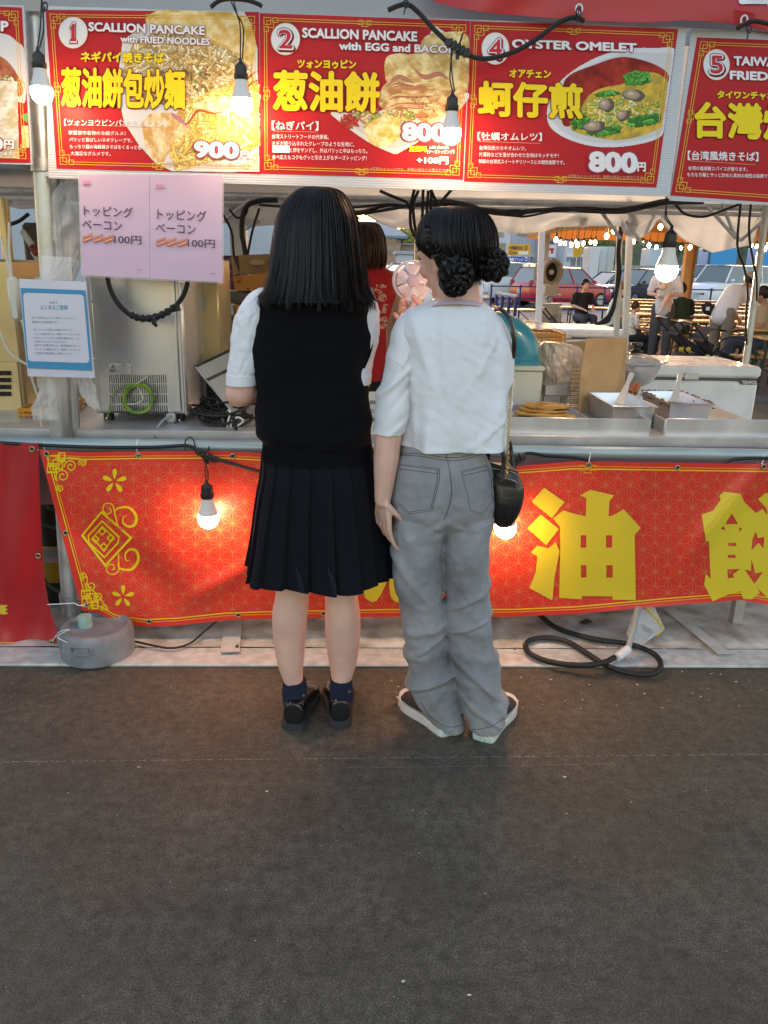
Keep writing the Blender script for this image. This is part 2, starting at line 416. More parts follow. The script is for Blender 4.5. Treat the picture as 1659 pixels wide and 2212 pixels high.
# ---------------------------------------------------------------- figures
def smoothstep(a, b, x):
 t = max(0, min(1, (x - a) / (b - a))); return t * t * (3 - 2 * t)
def capsule(mb, a, ra, b, rb, n=12):
 a = Vector(a); b = Vector(b); d = b - a; L = d.length
 if L < 1e-6: return mb.ell(a, (ra, ra, ra))
 d.normalize(); prof = []
 for k in range(4): t = math.pi / 2 * k / 4; prof.append((ra * math.sin(t) + 1e-5, -ra * math.cos(t)))
 prof.append((ra, 0)); prof.append((rb, L))
 for k in range(3, -1, -1): t = math.pi / 2 * k / 4; prof.append((rb * math.sin(t) + 1e-5, L + rb * math.cos(t)))
 return mb.lathe(prof, a, n, axis=d)
def chain(mb, pts, rs):
 for i in range(len(pts) - 1): capsule(mb, pts[i], rs[i], pts[i + 1], rs[i + 1])
def skin(mb, name, m, parent, voxel=.006, smooth=6, label=None, disp=None):
 """fuse the overlapping volumes of mb into ONE continuous surface"""
 off = Vector(parent.get('_w', (0, 0, 0))) if parent else Vector()
 me = bpy.data.meshes.new('raw'); me.from_pydata([tuple(Vector(q) - off) for q in s_v(mb)], [], mb.f)
 ob = bpy.data.objects.new('raw', me); COL.objects.link(ob)
 rm = ob.modifiers.new('r', 'REMESH'); rm.mode = 'VOXEL'; rm.voxel_size = voxel
 if smooth:
  sm = ob.modifiers.new('s', 'SMOOTH'); sm.factor = .5; sm.iterations = smooth
 res = bpy.data.meshes.new_from_object(ob.evaluated_get(bpy.context.evaluated_depsgraph_get()))
 bpy.data.objects.remove(ob); bpy.data.meshes.remove(me)
 res.name = name
 if disp:
  nn = [v.normal.copy() for v in res.vertices]
  for v, q in zip(res.vertices, nn): v.co = v.co + q * disp(v.co + off, q)
 res.materials.clear(); res.materials.append(m)
 res.polygons.foreach_set('use_smooth', [True] * len(res.polygons))
 o = bpy.data.objects.new(name, res); COL.objects.link(o)
 if parent: o.parent = parent
 if label: o['label'] = label
 return o
def s_v(mb): return mb.v
def hand(mb, wrist, fwd, palm_n, thumb_side, L=.175, curl=.25, spread=.1, curls=None, r=.0078, thumb=(0.65, .35)):
 """palm and five fingers: fwd = direction of the fingers, palm_n = where the palm faces, thumb_side = +1/-1 across"""
 w0 = Vector(wrist); f = Vector(fwd).normalized(); n = Vector(palm_n); n = (n - f * n.dot(f)).normalized(); s = f.cross(n) * thumb_side
 pl = L * .52; pw = L * .22
 for q in (-1, -.33, .33, 1):
  chain(mb, [w0 + s * q * pw * .45, w0 + f * pl * .5 + s * q * pw * .8 , w0 + f * pl + s * q * pw * .92], [r * 1.55, r * 1.5, r * 1.22])
 mb.ell(w0 + f * pl * .5, (pw, pw, r * 1.6), rot=Matrix((s, f, n)).transposed())
 ln = [.40, .46, .43, .34]; curls = curls or [curl] * 4
 for i in range(4):
  q = 1 - i * .667; p = w0 + f * pl + s * q * pw * .92; d = (f + s * q * spread).normalized(); pts = [p]; a = 0
  for j, fr in enumerate((.45, .32, .25)):
   a += curls[i] * (1.0 if j else .8)
   dd = d * math.cos(a) + n * math.sin(a); p = p + dd * (L * ln[i] * fr); pts.append(p)
  chain(mb, pts, [r * 1.08, r * .98, r * .9, r * .74])
 b = w0 + s * pw * .7 + f * pl * .18; d1 = (s * thumb[0] + f * .75 + n * thumb[1]).normalized(); d2 = (s * thumb[0] * .35 + f + n * thumb[1] * 1.4).normalized()
 chain(mb, [b, b + d1 * L * .2, b + d1 * L * .2 + d2 * L * .17, b + d1 * L * .2 + d2 * L * .3], [r * 1.7, r * 1.3, r * 1.08, r * .85])
def ringloft(mb, rows, nu=120, nv=90, m=None, disp=None, ex=2.2, capt=True, capb=True, t0=-math.pi / 2):
 """rows: (z, xl, xr, yc, ry); a garment as horizontal super-elliptic rings, displaced outward by disp(theta, t, x, z)"""
 k = max(2, nv // max(1, len(rows) - 1)); R = spline(rows, k); n = len(R); vs = []
 for j, (z, xl, xr, yc, ry) in enumerate(R):
  t = j / (n - 1); xc = (xl + xr) / 2; rx = (xr - xl) / 2
  for i in range(nu):
   a = t0 + 2 * math.pi * i / nu; c, s = math.cos(a), math.sin(a)
   x = math.copysign(abs(c) ** (2 / ex), c); y = math.copysign(abs(s) ** (2 / ex), s)
   d = disp(a, t, xc + rx * x, z) if disp else 0.0
   zz = 0.0
   if isinstance(d, tuple): d, zz = d
   vs.append((xc + rx * x + d * c, yc + ry * y + d * s, z + zz))
 fs = []
 for j in range(n - 1):
  for i in range(nu): fs.append((j * nu + i, j * nu + (i + 1) % nu, (j + 1) * nu + (i + 1) % nu, (j + 1) * nu + i))
 if capb: fs.append(tuple(reversed(range(nu))))
 if capt: fs.append(tuple(range((n - 1) * nu, n * nu)))
 # rows may run downward: flip so that normals face out
 if R[0][0] > R[-1][0]: fs = [tuple(reversed(f)) for f in fs]
 return mb.add(vs, fs, m)
def prow(v, ul, ur, yc, ry):
 a = P(ul, v, y=yc); b = P(ur, v, y=yc); return ((a.z + b.z) / 2, a.x, b.x, yc, ry)
# ================================================================ THE SETTING
def asphalt(name, base, stain, speck):
 m = bpy.data.materials.new(name); m.use_nodes = True; n = m.node_tree.nodes; L = m.node_tree.links; b = n['Principled BSDF']
 tc = n.new('ShaderNodeTexCoord')
 def N(sc_, det=4, rgh=.6):
  t = n.new('ShaderNodeTexNoise'); t.inputs['Scale'].default_value = sc_; t.inputs['Detail'].default_value = det; t.inputs['Roughness'].default_value = rgh
  L.new(tc.outputs['Object'], t.inputs['Vector']); return t
 def ramp(src, stops):
  r = n.new('ShaderNodeValToRGB'); e = r.color_ramp.elements
  while len(e) < len(stops): e.new(.5)
  for k, (p, c) in enumerate(stops): e[k].position = p; e[k].color = (*c, 1) if hasattr(c, '__len__') else (c, c, c, 1)
  L.new(src, r.inputs[0]); return r
 def mix(mode, f, a, c):
  x = n.new('ShaderNodeMix'); x.data_type = 'RGBA'; x.blend_type = mode
  if hasattr(f, 'links'): L.new(f, x.inputs[0])
  else: x.inputs[0].default_value = f
  L.new(a, x.inputs[6])
  if hasattr(c, 'links'): L.new(c, x.inputs[7])
  else: x.inputs[7].default_value = (*c, 1)
  return x.outputs[2]
 big = ramp(N(3.2, 9, .72).outputs['Fac'], [(.3, tuple(c * .74 for c in base)), (.7, tuple(c * 1.28 for c in base))])
 grain = ramp(N(240, 3, .8).outputs['Fac'], [(.28, .1), (.72, 2.1)])
 grain2 = ramp(N(30, 6, .8).outputs['Fac'], [(.34, .36), (.66, 1.7)])
 c = mix('MULTIPLY', 1.0, big.outputs[0], grain.outputs[0]); c = mix('MULTIPLY', .75, c, grain2.outputs[0])
 st = ramp(N(1.9, 3).outputs['Fac'], [(.5, 0.0), (.7, .45)]); c = mix('MIX', st.outputs[0], c, stain)
 # embedded pale stones
 vo = n.new('ShaderNodeTexVoronoi'); vo.inputs['Scale'].default_value = 55; L.new(tc.outputs['Object'], vo.inputs['Vector'])
 r1 = ramp(vo.outputs['Distance'], [(.06, 1.0), (.12, 0.0)])
 wn = n.new('ShaderNodeSeparateColor'); L.new(vo.outputs['Color'], wn.inputs[0])
 r2 = ramp(wn.outputs[0], [(.955, 0.0), (.965, 1.0)])
 mm = n.new('ShaderNodeMath'); mm.operation = 'MULTIPLY'; L.new(r1.outputs[0], mm.inputs[0]); L.new(r2.outputs[0], mm.inputs[1])
 c = mix('MIX', mm.outputs[0], c, speck); L.new(c, b.inputs['Base Color'])
 b.inputs['Roughness'].default_value = .62; b.inputs['Specular IOR Level'].default_value = .42
 hgt = n.new('ShaderNodeMath'); hgt.operation = 'ADD'; L.new(N(240, 3, .8).outputs['Fac'], hgt.inputs[0]); L.new(N(62, 4, .75).outputs['Fac'], hgt.inputs[1])
 bp = n.new('ShaderNodeBump'); bp.inputs['Strength'].default_value = .55; bp.inputs['Distance'].default_value = .006
 L.new(hgt.outputs[0], bp.inputs['Height']); L.new(bp.outputs[0], b.inputs['Normal'])
 return m
M_asph = asphalt('asphalt', (.083, .069, .049), (.064, .049, .030), (.42, .40, .36))
M_lot = asphalt('lot_asphalt', (.10, .105, .115), (.075, .075, .08), (.4, .4, .4))
def sheet(name, x0, x1, y0, y1, z, m, nx=2, ny=2, kind='structure'):
 mb = MB(); mb.grid(lambda s, t: (x0 + (x1 - x0) * s, y0 + (y1 - y0) * t, z), nx, ny)
 return tag(mb.make(name, None, m), kind=kind)
sheet('ground', -700, 700, -60, 1200, 0.0, M_asph)
sheet('parking_lot', -160, 200, 9.0, 210, 0.004, M_lot)
# white strip along the front of the stall and the grubby floor sheet behind it
M_paint = mat('worn_white_paint', (.62, .61, .56), .7, var=.18, vscale=26, bump=.5, bscale=120, vcol2=(.44, .42, .37))
mb = MB(); mb.box((.3, 2.655, .006), (9, .135, .012), M_paint, bev=.004); tag(mb.make('kerb_strip', None), kind='structure')
def floor_mat():
 m = mat('floor_sheet', (.80, .76, .68), .7, var=.3, vscale=9, bump=.8, bscale=130, vcol2=(.36, .29, .20), detail=9)
 n = m.node_tree.nodes; L = m.node_tree.links; b = n['Principled BSDF']
 tc = n.new('ShaderNodeTexCoord'); br = n.new('ShaderNodeTexWave'); br.inputs['Scale'].default_value = 60; br.bands_direction = 'X'; br.inputs['Distortion'].default_value = 2
 L.new(tc.outputs['Object'], br.inputs[0]); src = b.inputs['Base Color'].links[0].from_socket
 x = n.new('ShaderNodeMix'); x.data_type = 'RGBA'; x.blend_type = 'MULTIPLY'; x.inputs[0].default_value = .22
 L.new(src, x.inputs[6]); L.new(br.outputs[0], x.inputs[7]); L.new(x.outputs[2], b.inputs['Base Color']); return m
mb = MB()
def flr(s, t):
 x = -4.4 + 9.2 * s; y = 2.718 + 3.9 * t ** 1.4
 return (x, y, .016 + .006 * nz(x * 2.2, y * 2.5) + .004 * nz(x * 9, y * 7))
mb.grid(flr, 140, 60); tag(mb.make('stall_floor', None, floor_mat(), smooth=True), kind='structure')
# tape strips on the floor sheet
M_tape = mat('pale_tape', (.56, .53, .47), .4, var=.15, vscale=12, spec=.6)
for (u0, v0, u1, v1, wd) in ((1445, 1315, 1565, 1412, .05), (505, 1335, 497, 1408, .07)):
 a = P(u0, v0, z=.026); b = P(u1, v1, z=.026); mb = MB(); d = (b - a).normalized(); s_ = Vector((-d.y, d.x, 0)) * wd / 2
 mb.box((a + b) / 2, ((b - a).length, wd, .003), M_tape, rot=math.atan2(d.y, d.x)); single(mb, 'tape_strip', 'pale tape strip on the floor sheet ' + ('below the big yellow characters' if u0 > 900 else 'left of the bare legs'), 'tape')
# hairline scratches across the asphalt
def scratch(name, u0, v0, u1, v1, wd, seed):
 random.seed(seed); mb = MB(); a = P(u0, v0, z=0); b = P(u1, v1, z=0); n = 420
 for k in range(n):
  t = k / n; dens = .5 + .5 * nz(t * 14, seed)
  if random.random() > .25 + dens * .9: continue
  p = a.lerp(b, t); q = a.lerp(b, t + random.uniform(.4, 1.0) / n); w_ = wd * random.uniform(.3, 1); o = random.uniform(-.0012, .0012)
  mb.add([(p.x, p.y - w_ + o, .005), (q.x, q.y - w_ + o, .005), (q.x, q.y + w_ + o, .005), (p.x, p.y + w_ + o, .005)], [(0, 1, 2, 3)])
 tag(mb.make(name, None, mat('chalk_mark', (.42, .41, .39), .8), smooth=False), kind='structure')
def stain(u, v, rx, ry, c, seed, nm='oil_stain'):
 p = P(u, v, z=0); mb = MB(); pts = [(p.x, p.y, .0022)]; n = 40
 for k in range(n): a = 6.283 * k / n; r = 1 + .45 * nz(math.cos(a) * 1.5 + seed, math.sin(a) * 1.5); pts.append((p.x + rx * r * math.cos(a), p.y + ry * r * math.sin(a), .0022))
 mb.add(pts, [(0, 1 + k, 1 + (k + 1) % n) for k in range(n)]); m = mat(nm + str(seed), c, .55, var=.35, vscale=120, bump=.8, bscale=200); n_ = m.node_tree.nodes; L = m.node_tree.links
 tc = n_.new('ShaderNodeTexCoord'); t = n_.new('ShaderNodeTexNoise'); t.inputs['Scale'].default_value = 7; t.inputs['Detail'].default_value = 8; L.new(tc.outputs['Object'], t.inputs['Vector']); mr = n_.new('ShaderNodeMapRange'); mr.inputs['From Min'].default_value = .48; mr.inputs['From Max'].default_value = .68; mr.inputs['To Max'].default_value = .75; L.new(t.outputs['Fac'], mr.inputs['Value']); L.new(mr.outputs[0], n_['Principled BSDF'].inputs['Alpha']); tag(mb.make(nm, None, smooth=False, m=m), kind='structure')
stain(755, 1808, .03, .02, (.14, .14, .135), 4)
scratch('road_marking', -120, 1650, 1760, 1631, .0015, 3); scratch('road_marking', 740, 1662, 1330, 1653, .0010, 5); scratch('road_marking', 380, 1668, 700, 1666, .0005, 9)
# litter: crumbs and paper flecks
random.seed(11); mb = MB(); ML = mat('pale_crumb', (.6, .57, .5), .7); MD = mat('brown_crumb', (.10, .06, .03), .8); mb.mats = [ML, MD]
def crumb(x, y, z, s, m):
 a = random.uniform(0, 6.3); pts = []
 for k in range(5):
  r = s * random.uniform(.5, 1.1); pts.append((x + r * math.cos(a + k * 1.256), y + r * .6 * math.sin(a + k * 1.256), z + random.uniform(0, .3) * s))
 mb.add(pts + [(x, y, z + s * .5)], [(k, (k + 1) % 5, 5) for k in range(5)] + [(4, 3, 2, 1, 0)], m)
for k in range(520):
 r = random.random()
 if r < .42: x, y = random.uniform(.1, 2.4), random.uniform(2.3, 2.58); z = .002
 elif r < .55: x, y = random.uniform(-1.8, 2), random.uniform(.7, 2.5); z = .002
 else: x, y = random.choice((random.uniform(-1.6, 2.4), random.uniform(.5, 2.4))), random.uniform(2.66, 3.2); z = .024
 crumb(x, y, z, random.choice((.0022, .0032, .0055)) * random.uniform(.6, 1.4), ML if (random.random() < .55 and y < 2.6) or random.random() < .25 else MD)
tag(mb.make('litter', None, smooth=False), 'crumbs and paper flecks scattered over the asphalt and floor sheet', 'litter', kind='stuff')
# ================================================================ STALL FRAME
M_galv = mat('galvanised_steel', (.50, .52, .52), .42, .75, var=.22, vscale=9, bump=.12, bscale=60, rvar=.14)
M_rail = mat('green_grey_rail', (.33, .41, .40), .42, .35, var=.15, vscale=14, rvar=.12, stretch=(.2, 1, 1))
M_bolt = mat('rusty_bolt', (.24, .19, .14), .55, .7, var=.3, vscale=60)
M_black = mat('black_rubber', (.018, .018, .018), .5, spec=.4)
M_blackp = mat('black_plastic', (.02, .02, .021), .42)
M_white = mat('white_plastic', (.72, .72, .70), .45)
def clamp(mb, c, r):
 mb.lathe([(r * 1.0, -.022), (r * 1.18, -.02), (r * 1.18, .02), (r * 1.0, .022)], c, 16, M_galv)
 mb.box(Vector(c) + Vector((r * 1.2, -.012, 0)), (.035, .03, .034), M_galv, bev=.004)
 mb.cyl(Vector(c) + Vector((r * 1.3, -.055, 0)), Vector(c) + Vector((r * 1.3, .03, 0)), .006, 8, M_bolt)
 mb.lathe([(.0, -.004), (.013, -.004), (.013, .008), (0, .008)], Vector(c) + Vector((r * 1.3, -.04, 0)), 6, M_bolt, axis=(0, 1, 0))
Y0 = 2.87
p0, p1 = P(70, -60, y=Y0), P(156, 1325, y=Y0 - .02)
root = thing('tent_pole', 'thick galvanised steel upright at left standing in the grey round weight', 'pole', (p1.x, p1.y, 0))
mb = MB(); mb.tube([p0, p1], .0365, 20, M_galv); mb.make('pole', root)
mb = MB(); a = P(112, -60, y=Y0 + .06); b = P(178, 1330, y=Y0 + .05); mb.tube([a, b], .024, 16, M_galv); mb.make('pole', root)
for v in (295, 940, 1282):
 mb = MB(); c = p0.lerp(p1, (v + 60) / 1385.0); clamp(mb, c, .037); mb.make('clamp', root)
mb = MB(); a = P(115, 375, y=Y0 + .01); b = P(-60, 318, y=Y0 + .03); mb.tube([a, b], .012, 8, M_galv); mb.box(P(98, 372, y=Y0 - .03), (.05, .02, .035), M_galv, bev=.004); mb.make('brace', root)
# round weight the poles stand in
c = Vector((P(191, 1446, z=0).x, 2.69, 0)); M_wt = mat('grey_weight', (.20, .21, .225), .62, var=.22, vscale=13, bump=.5, bscale=90)
root = thing('pole_weight', 'round grey cast weight with handle slots holding the left poles', 'weight', c)
mb = MB()
def wrap_weight():
 prof = [(.0, .002), (.122, .002), (.131, .010), (.132, .05), (.131, .098), (.126, .114), (.118, .120), (.108, .120), (.104, .114), (.098, .110), (.04, .109), (0, .109)]
 mb.lathe(prof, c, 56, M_wt, cap=False)
wrap_weight(); mb.make('body', root)
for a0 in (-98, 60, 200):
 mb = MB(); pts = []
 for k in range(25):
  q = 2 * math.pi * k / 24; aa = RAD(a0) + .30 * math.copysign(abs(math.cos(q)) ** .35, math.cos(q)); zz = .078 + .016 * math.copysign(abs(math.sin(q)) ** .6, math.sin(q))
  pts.append(c + Vector((.1335 * math.cos(aa), .1335 * math.sin(aa), zz)))
 mb.tube(pts[:-1], .0042, 6, M_wt, closed=True)
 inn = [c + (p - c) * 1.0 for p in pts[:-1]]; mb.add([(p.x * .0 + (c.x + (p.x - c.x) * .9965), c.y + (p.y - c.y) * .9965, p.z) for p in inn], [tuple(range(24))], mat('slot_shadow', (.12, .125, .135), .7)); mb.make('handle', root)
mb = MB(); p = P(186, 1325, y=2.69); mb.tube([(p.x - .01, 2.70, .15), (p.x - .01, 2.70, .106)], .026, 14, mat('green_sleeve', (.26, .42, .38), .5, var=.2, vscale=20)); mb.make('pole_sleeve', root)
# horizontal rail the banner hangs from
a, b = P(-160, 955, y=2.79), P(1830, 986, y=2.79)
mb = MB(); mb.tube([a, b], .0235, 20, M_rail); rail = single(mb, 'rail', 'long grey green horizontal pipe carrying the red banner', 'rail')
# ================================================================ FRONT BANNERS
def pl(curve, u):
 for (a, b), (c_, d) in zip(curve, curve[1:]):
  if u <= c_ or (c_, d) == curve[-1]:
   t = (u - a) / (c_ - a); return b + (d - b) * t
TOP = [(85, 971), (180, 977), (295, 975), (486, 974), (569, 979), (900, 1003), (1109, 1007), (1243, 997), (1507, 1001), (1659, 1003), (1900, 1010)]
BOT = [(85, 1345), (177, 1318), (215, 1325), (250, 1345), (312, 1354), (382, 1351), (486, 1340), (576, 1337), (865, 1332), (1109, 1332), (1250, 1326), (1433, 1309), (1600, 1296), (1659, 1307), (1900, 1330)]
def gauss(x, s): return math.exp(-(x / s) ** 2)
def wav(u, v):
 t = (v - 975) / 370
 w_ = .010 * nz(u * .006, v * .004, 2) + .005 * nz(u * .015, v * .007, 8) + .008 * math.sin(u * .011 + v * .004) * t
 d = ((u - 200) * .62 - (v - 1150) * .78); w_ += .022 * gauss(d, 42) * smoothstep(1020, 1200, v) * smoothstep(560, 260, u)   # slack fold, lower left
 d2 = ((u - 470) * .5 + (v - 1262) * .9); w_ += -.014 * gauss(d2, 22) * smoothstep(360, 430, u) * smoothstep(620, 500, u)
 d3 = ((u - 1640) * .75 + (v - 1020) * .66); w_ += -.016 * gauss(d3, 24) * smoothstep(1450, 1530, u)
 w_ += -.010 * gauss(u - 1385, 12) * smoothstep(1130, 1000, v) - .008 * gauss(u - 1300, 14) * smoothstep(1060, 990, v) - .02 * gauss(v - 1330, 24) * smoothstep(1100, 1400, u)
 return w_ + .030 * t * t
YB = 2.735
def BF(layer=0.0): return lambda u, v: P(u, v, y=YB + wav(u, v) - layer)
M_ban = mat('red_vinyl', (.74, .042, .028), .38, spec=.45, bump=.10, bscale=14, var=.05, vscale=3)
M_ink = vcmat('banner_ink', .40, bump=.05, bscale=14)
root = thing('stall_banner', 'long red vinyl banner with big yellow characters tied under the rail', 'banner', (P(85, 1340, y=YB).x, YB, .1))
mb = MB()
def bg(s, t):
 u = 85 + (1880 - 85) * s; le = 85 + 92 * t
 u = le + (1880 - le) * s; return (u, pl(TOP, u) * (1 - t) + pl(BOT, max(u, 177)) * t)
def bfn(s, t):
 u, v = bg(s, t); return P(u, v, y=YB + wav(u, v))
mb.slab(bfn, (0, .0015, 0), 330, 64, M_ban); mb.make('cloth', root, ang=60)
# hemp-leaf star pattern: thin printed lines
mb = MB(); f = BF(.0012); PITCH_U = 53.5; col = (.70, .16, .055)
def inside(u, v, mg=9): return 85 + 92 * (v - 971) / 347 + 22 < u < 1690 and pl(TOP, u) + mg + 7 < v < pl(BOT, max(u, 177)) - mg - 8
def seg(a, b, w_=1.25, c=col):
 n = 3
 for k in range(n):
  p = (a[0] + (b[0] - a[0]) * k / n, a[1] + (b[1] - a[1]) * k / n); q = (a[0] + (b[0] - a[0]) * (k + 1) / n, a[1] + (b[1] - a[1]) * (k + 1) / n)
  if inside(*p) and inside(*q): stroke(mb, f, [p, q], w_, c)
Rr = 31.0; dx_ = Rr * math.sqrt(3); dy_ = Rr * 1.5
for j in range(-1, 10):
 for i in range(0, 32):
  cu = 100 + i * dx_ + (dx_ / 2 if j % 2 else 0); cv = 985 + j * dy_ + cu * .012
  if not inside(cu, cv, -50): continue
  for k in range(6):
   a = math.pi / 6 + k * math.pi / 3
   seg((cu, cv), (cu + Rr * math.cos(a), cv + Rr * math.sin(a)))                      # star spokes
   a2 = k * math.pi / 3; m_ = Rr * .577
   seg((cu, cv), (cu + m_ * math.cos(a2), cv + m_ * math.sin(a2)), 1.0)
   for sg in (-1, 1):
    a3 = a2 + sg * math.pi / 6; seg((cu + m_ * math.cos(a2), cv + m_ * math.sin(a2)), (cu + Rr * math.cos(a3), cv + Rr * math.sin(a3)), 1.0)
mb.make('star_pattern', root, M_ink, smooth=False)
mb = MB(); OR = (.80, .28, .02); YE = (.80, .60, .015)
def blines(v_off, top, u0, u1, c, w_):
 pts = []
 n = 150
 for k in range(n + 1):
  u = u0 + (u1 - u0) * k / n; pts.append((u, (pl(TOP, u) + v_off) if top else (pl(BOT, max(177, u)) - v_off)))
 stroke(mb, BF(.0018), pts, w_, c)
for off, c in ((10, OR), (15.5, YE)): blines(off, True, 118, 1850, c, 2.3); blines(off, False, 196 + off * .3, 1850, c, 2.3)
for off, c in ((16, YE), (22, OR)):
 stroke(mb, BF(.0018), [(85 + off + 92 * t / 30 * .99, 978 + off * .4 + 332 * t / 30) for t in range(31)], 2.2, c)
mb.make('border', root, M_ink, smooth=False)
def spiral(cx, cy, r0, turns, a0, dirn=1, shrink=.82, n=None):
 n = n or int(turns * 16); return [(cx + r0 * (1 - shrink * k / n) * math.cos(a0 + dirn * 2 * math.pi * turns * k / n), cy + r0 * (1 - shrink * k / n) * math.sin(a0 + dirn * 2 * math.pi * turns * k / n)) for k in range(n + 1)]
zb = lambda x, y: (x / 2.88, 932.6 + y / 2.88)
def zs(pts): return [zb(*p) for p in pts]
mb = MB(); f = BF(.002); Yl = (.80, .56, .01)
# corner fretwork and scrolls
def fret(ox, oy, sx, sy, k=1.0):
 q = lambda x, y: zb(ox + sx * x * k, oy + sy * y * k)
 for r in ([(0, 0), (70, 0), (70, 60), (0, 60)], [(35, 30), (105, 30), (105, 95), (35, 95)], [(-5, 75), (60, 75), (60, 120), (-5, 120)], [(80, -20), (120, -20), (120, 40), (80, 40)]):
  stroke(mb, f, [q(*p) for p in r], 3.0, Yl, closed=True)
fret(300, 150, 1, 1, .85); fret(512, 1085, 1, -1, .8)
for (cx, cy, r, tr, a0, d) in ((390, 275, 44, 1.6, 2.4, 1), (440, 215, 40, 1.5, 3.0, 1), (515, 195, 26, 1.6, 2.6, 1), (375, 350, 24, 1.5, -2, -1), (565, 960, 34, 1.5, -2.5, -1), (520, 895, 22, 1.5, 2, 1), (612, 1030, 30, 1.5, 2.4, 1), (650, 1095, 22, 1.4, 2, 1)):
 stroke(mb, f, zs(spiral(cx, cy, r, tr, a0, d)), 2.6, Yl)
for pts in ([(350, 235), (400, 170), (470, 165), (540, 180)], [(345, 300), (340, 250), (370, 215)], [(505, 930), (540, 900), (545, 960), (590, 1000), (640, 1060), (670, 1110)]):
 stroke(mb, f, zs([tuple(p) for p in spline(pts, 6)]), 2.6, Yl)
# five-petalled flowers
for (cx, cy, s_) in ((712, 308, 1.0), (765, 1025, .9)):
 for k in range(5):
  a = -math.pi / 2 + k * 2 * math.pi / 5 + .03; pts = []
  for q in range(14):
   t = q / 13 * 2 * math.pi; r_ = 46 + 32 * math.cos(t); w_ = 14.5 * math.sin(t) * (.55 + .45 * math.cos(t) + .35)
   pts.append(zb(cx + s_ * (r_ * math.cos(a) - w_ * math.sin(a)), cy + s_ * (r_ * math.sin(a) + w_ * math.cos(a))))
  shape(mb, f, pts, Yl)
# diamond emblem with curls
def diamond(pts, w_): stroke(mb, f, zs(pts), w_, Yl, closed=True)
diamond([(632, 500), (815, 660), (655, 833), (512, 645)], 4.6)
diamond([(636, 556), (740, 655), (735, 690), (650, 782), (553, 690), (550, 645)], 3.4)
diamond([(636, 590), (705, 655), (648, 745), (578, 660)], 2.6)
for (cx, cy) in ((636, 620), (593, 668), (690, 662), (645, 715)): diamond([(cx, cy - 22), (cx + 22, cy), (cx, cy + 22), (cx - 22, cy)], 3.0)
stroke(mb, f, zs([tuple(p) for p in spline([(735, 560), (715, 500), (740, 475), (800, 472), (845, 520), (840, 575), (800, 590), (765, 565), (770, 530), (795, 520)], 6)]), 6.0, Yl, taper=True)
stroke(mb, f, zs([tuple(p) for p in spline([(745, 755), (735, 830), (760, 855), (820, 855), (860, 800), (850, 745), (810, 732), (780, 760), (785, 800), (812, 800)], 6)]), 6.0, Yl, taper=True)
stroke(mb, f, zs([tuple(p) for p in spline([(735, 590), (715, 520), (700, 455), (655, 448), (640, 485), (668, 512), (692, 495), (680, 476)], 6)]), 2.4, Yl)
stroke(mb, f, zs([tuple(p) for p in spline([(735, 760), (740, 840), (735, 870), (700, 888), (665, 870), (668, 835), (700, 825), (712, 850), (695, 860)], 6)]), 2.4, Yl)
mb.make('ornament', root, M_ink, smooth=False)
# the big characters
def holed(mb, f, outer, holes, col, step=9.0):
 """fill outer minus holes with small cells so that the print follows the cloth"""
 loops = [[Vector((a, b, 0)) for a, b in outer]] + [[Vector((a, b, 0)) for a, b in reversed(h)] for h in holes]
 flat = [p for l in loops for p in l]; tris = [list(t) for t in tessellate_polygon(loops)]
 P2 = [(p.x, p.y) for p in flat]; out = []; stack = [tuple(P2[i] for i in t) for t in tris]
 while stack:
  a, b, c_ = stack.pop(); e = [math.dist(a, b), math.dist(b, c_), math.dist(c_, a)]; k = e.index(max(e))
  if e[k] > step * 2.2 and len(stack) < 60000:
   if k == 0: m_ = ((a[0] + b[0]) / 2, (a[1] + b[1]) / 2); stack += [(a, m_, c_), (m_, b, c_)]
   elif k == 1: m_ = ((b[0] + c_[0]) / 2, (b[1] + c_[1]) / 2); stack += [(a, b, m_), (a, m_, c_)]
   else: m_ = ((a[0] + c_[0]) / 2, (a[1] + c_[1]) / 2); stack += [(a, b, m_), (m_, b, c_)]
  else: out.append((a, b, c_))
 vs = [f(*p) for t in out for p in t]; mb.add(vs, [(3 * i, 3 * i + 1, 3 * i + 2) for i in range(len(out))], None, col)
zc = lambda pts: [(1042.4 + x * .3717, 960 + y * .3717) for x, y in pts]
rc = lambda a, b, c_, d: zc([(a, b), (c_, b), (c_, d), (a, d)])
YL = (.72, .53, .035); mb = MB(); f = BF(.0026)
for dpt in ([(358, 252), (477, 335), (402, 428), (285, 333)], [(338, 407), (444, 492), (370, 587), (262, 488)], [(318, 588), (380, 605), (425, 570), (448, 622), (420, 760), (405, 907), (273, 835), (310, 740), (318, 650), (280, 628)]): holed(mb, f, zc(dpt), [], YL)
holed(mb, f, zc([(410, 430), (470, 383), (530, 402), (600, 418), (603, 313), (568, 296), (627, 264), (765, 296), (738, 328), (732, 418), (760, 412), (820, 377), (920, 486), (884, 525), (890, 905), (755, 902), (755, 883), (577, 881), (575, 900), (446, 892), (452, 600), (450, 478)]),
   [rc(570, 528, 603, 600), rc(717, 528, 753, 600), rc(572, 702, 604, 774), rc(719, 702, 756, 774)], YL)
mb.make('big_character', root, M_ink, smooth=False)
mb = MB()
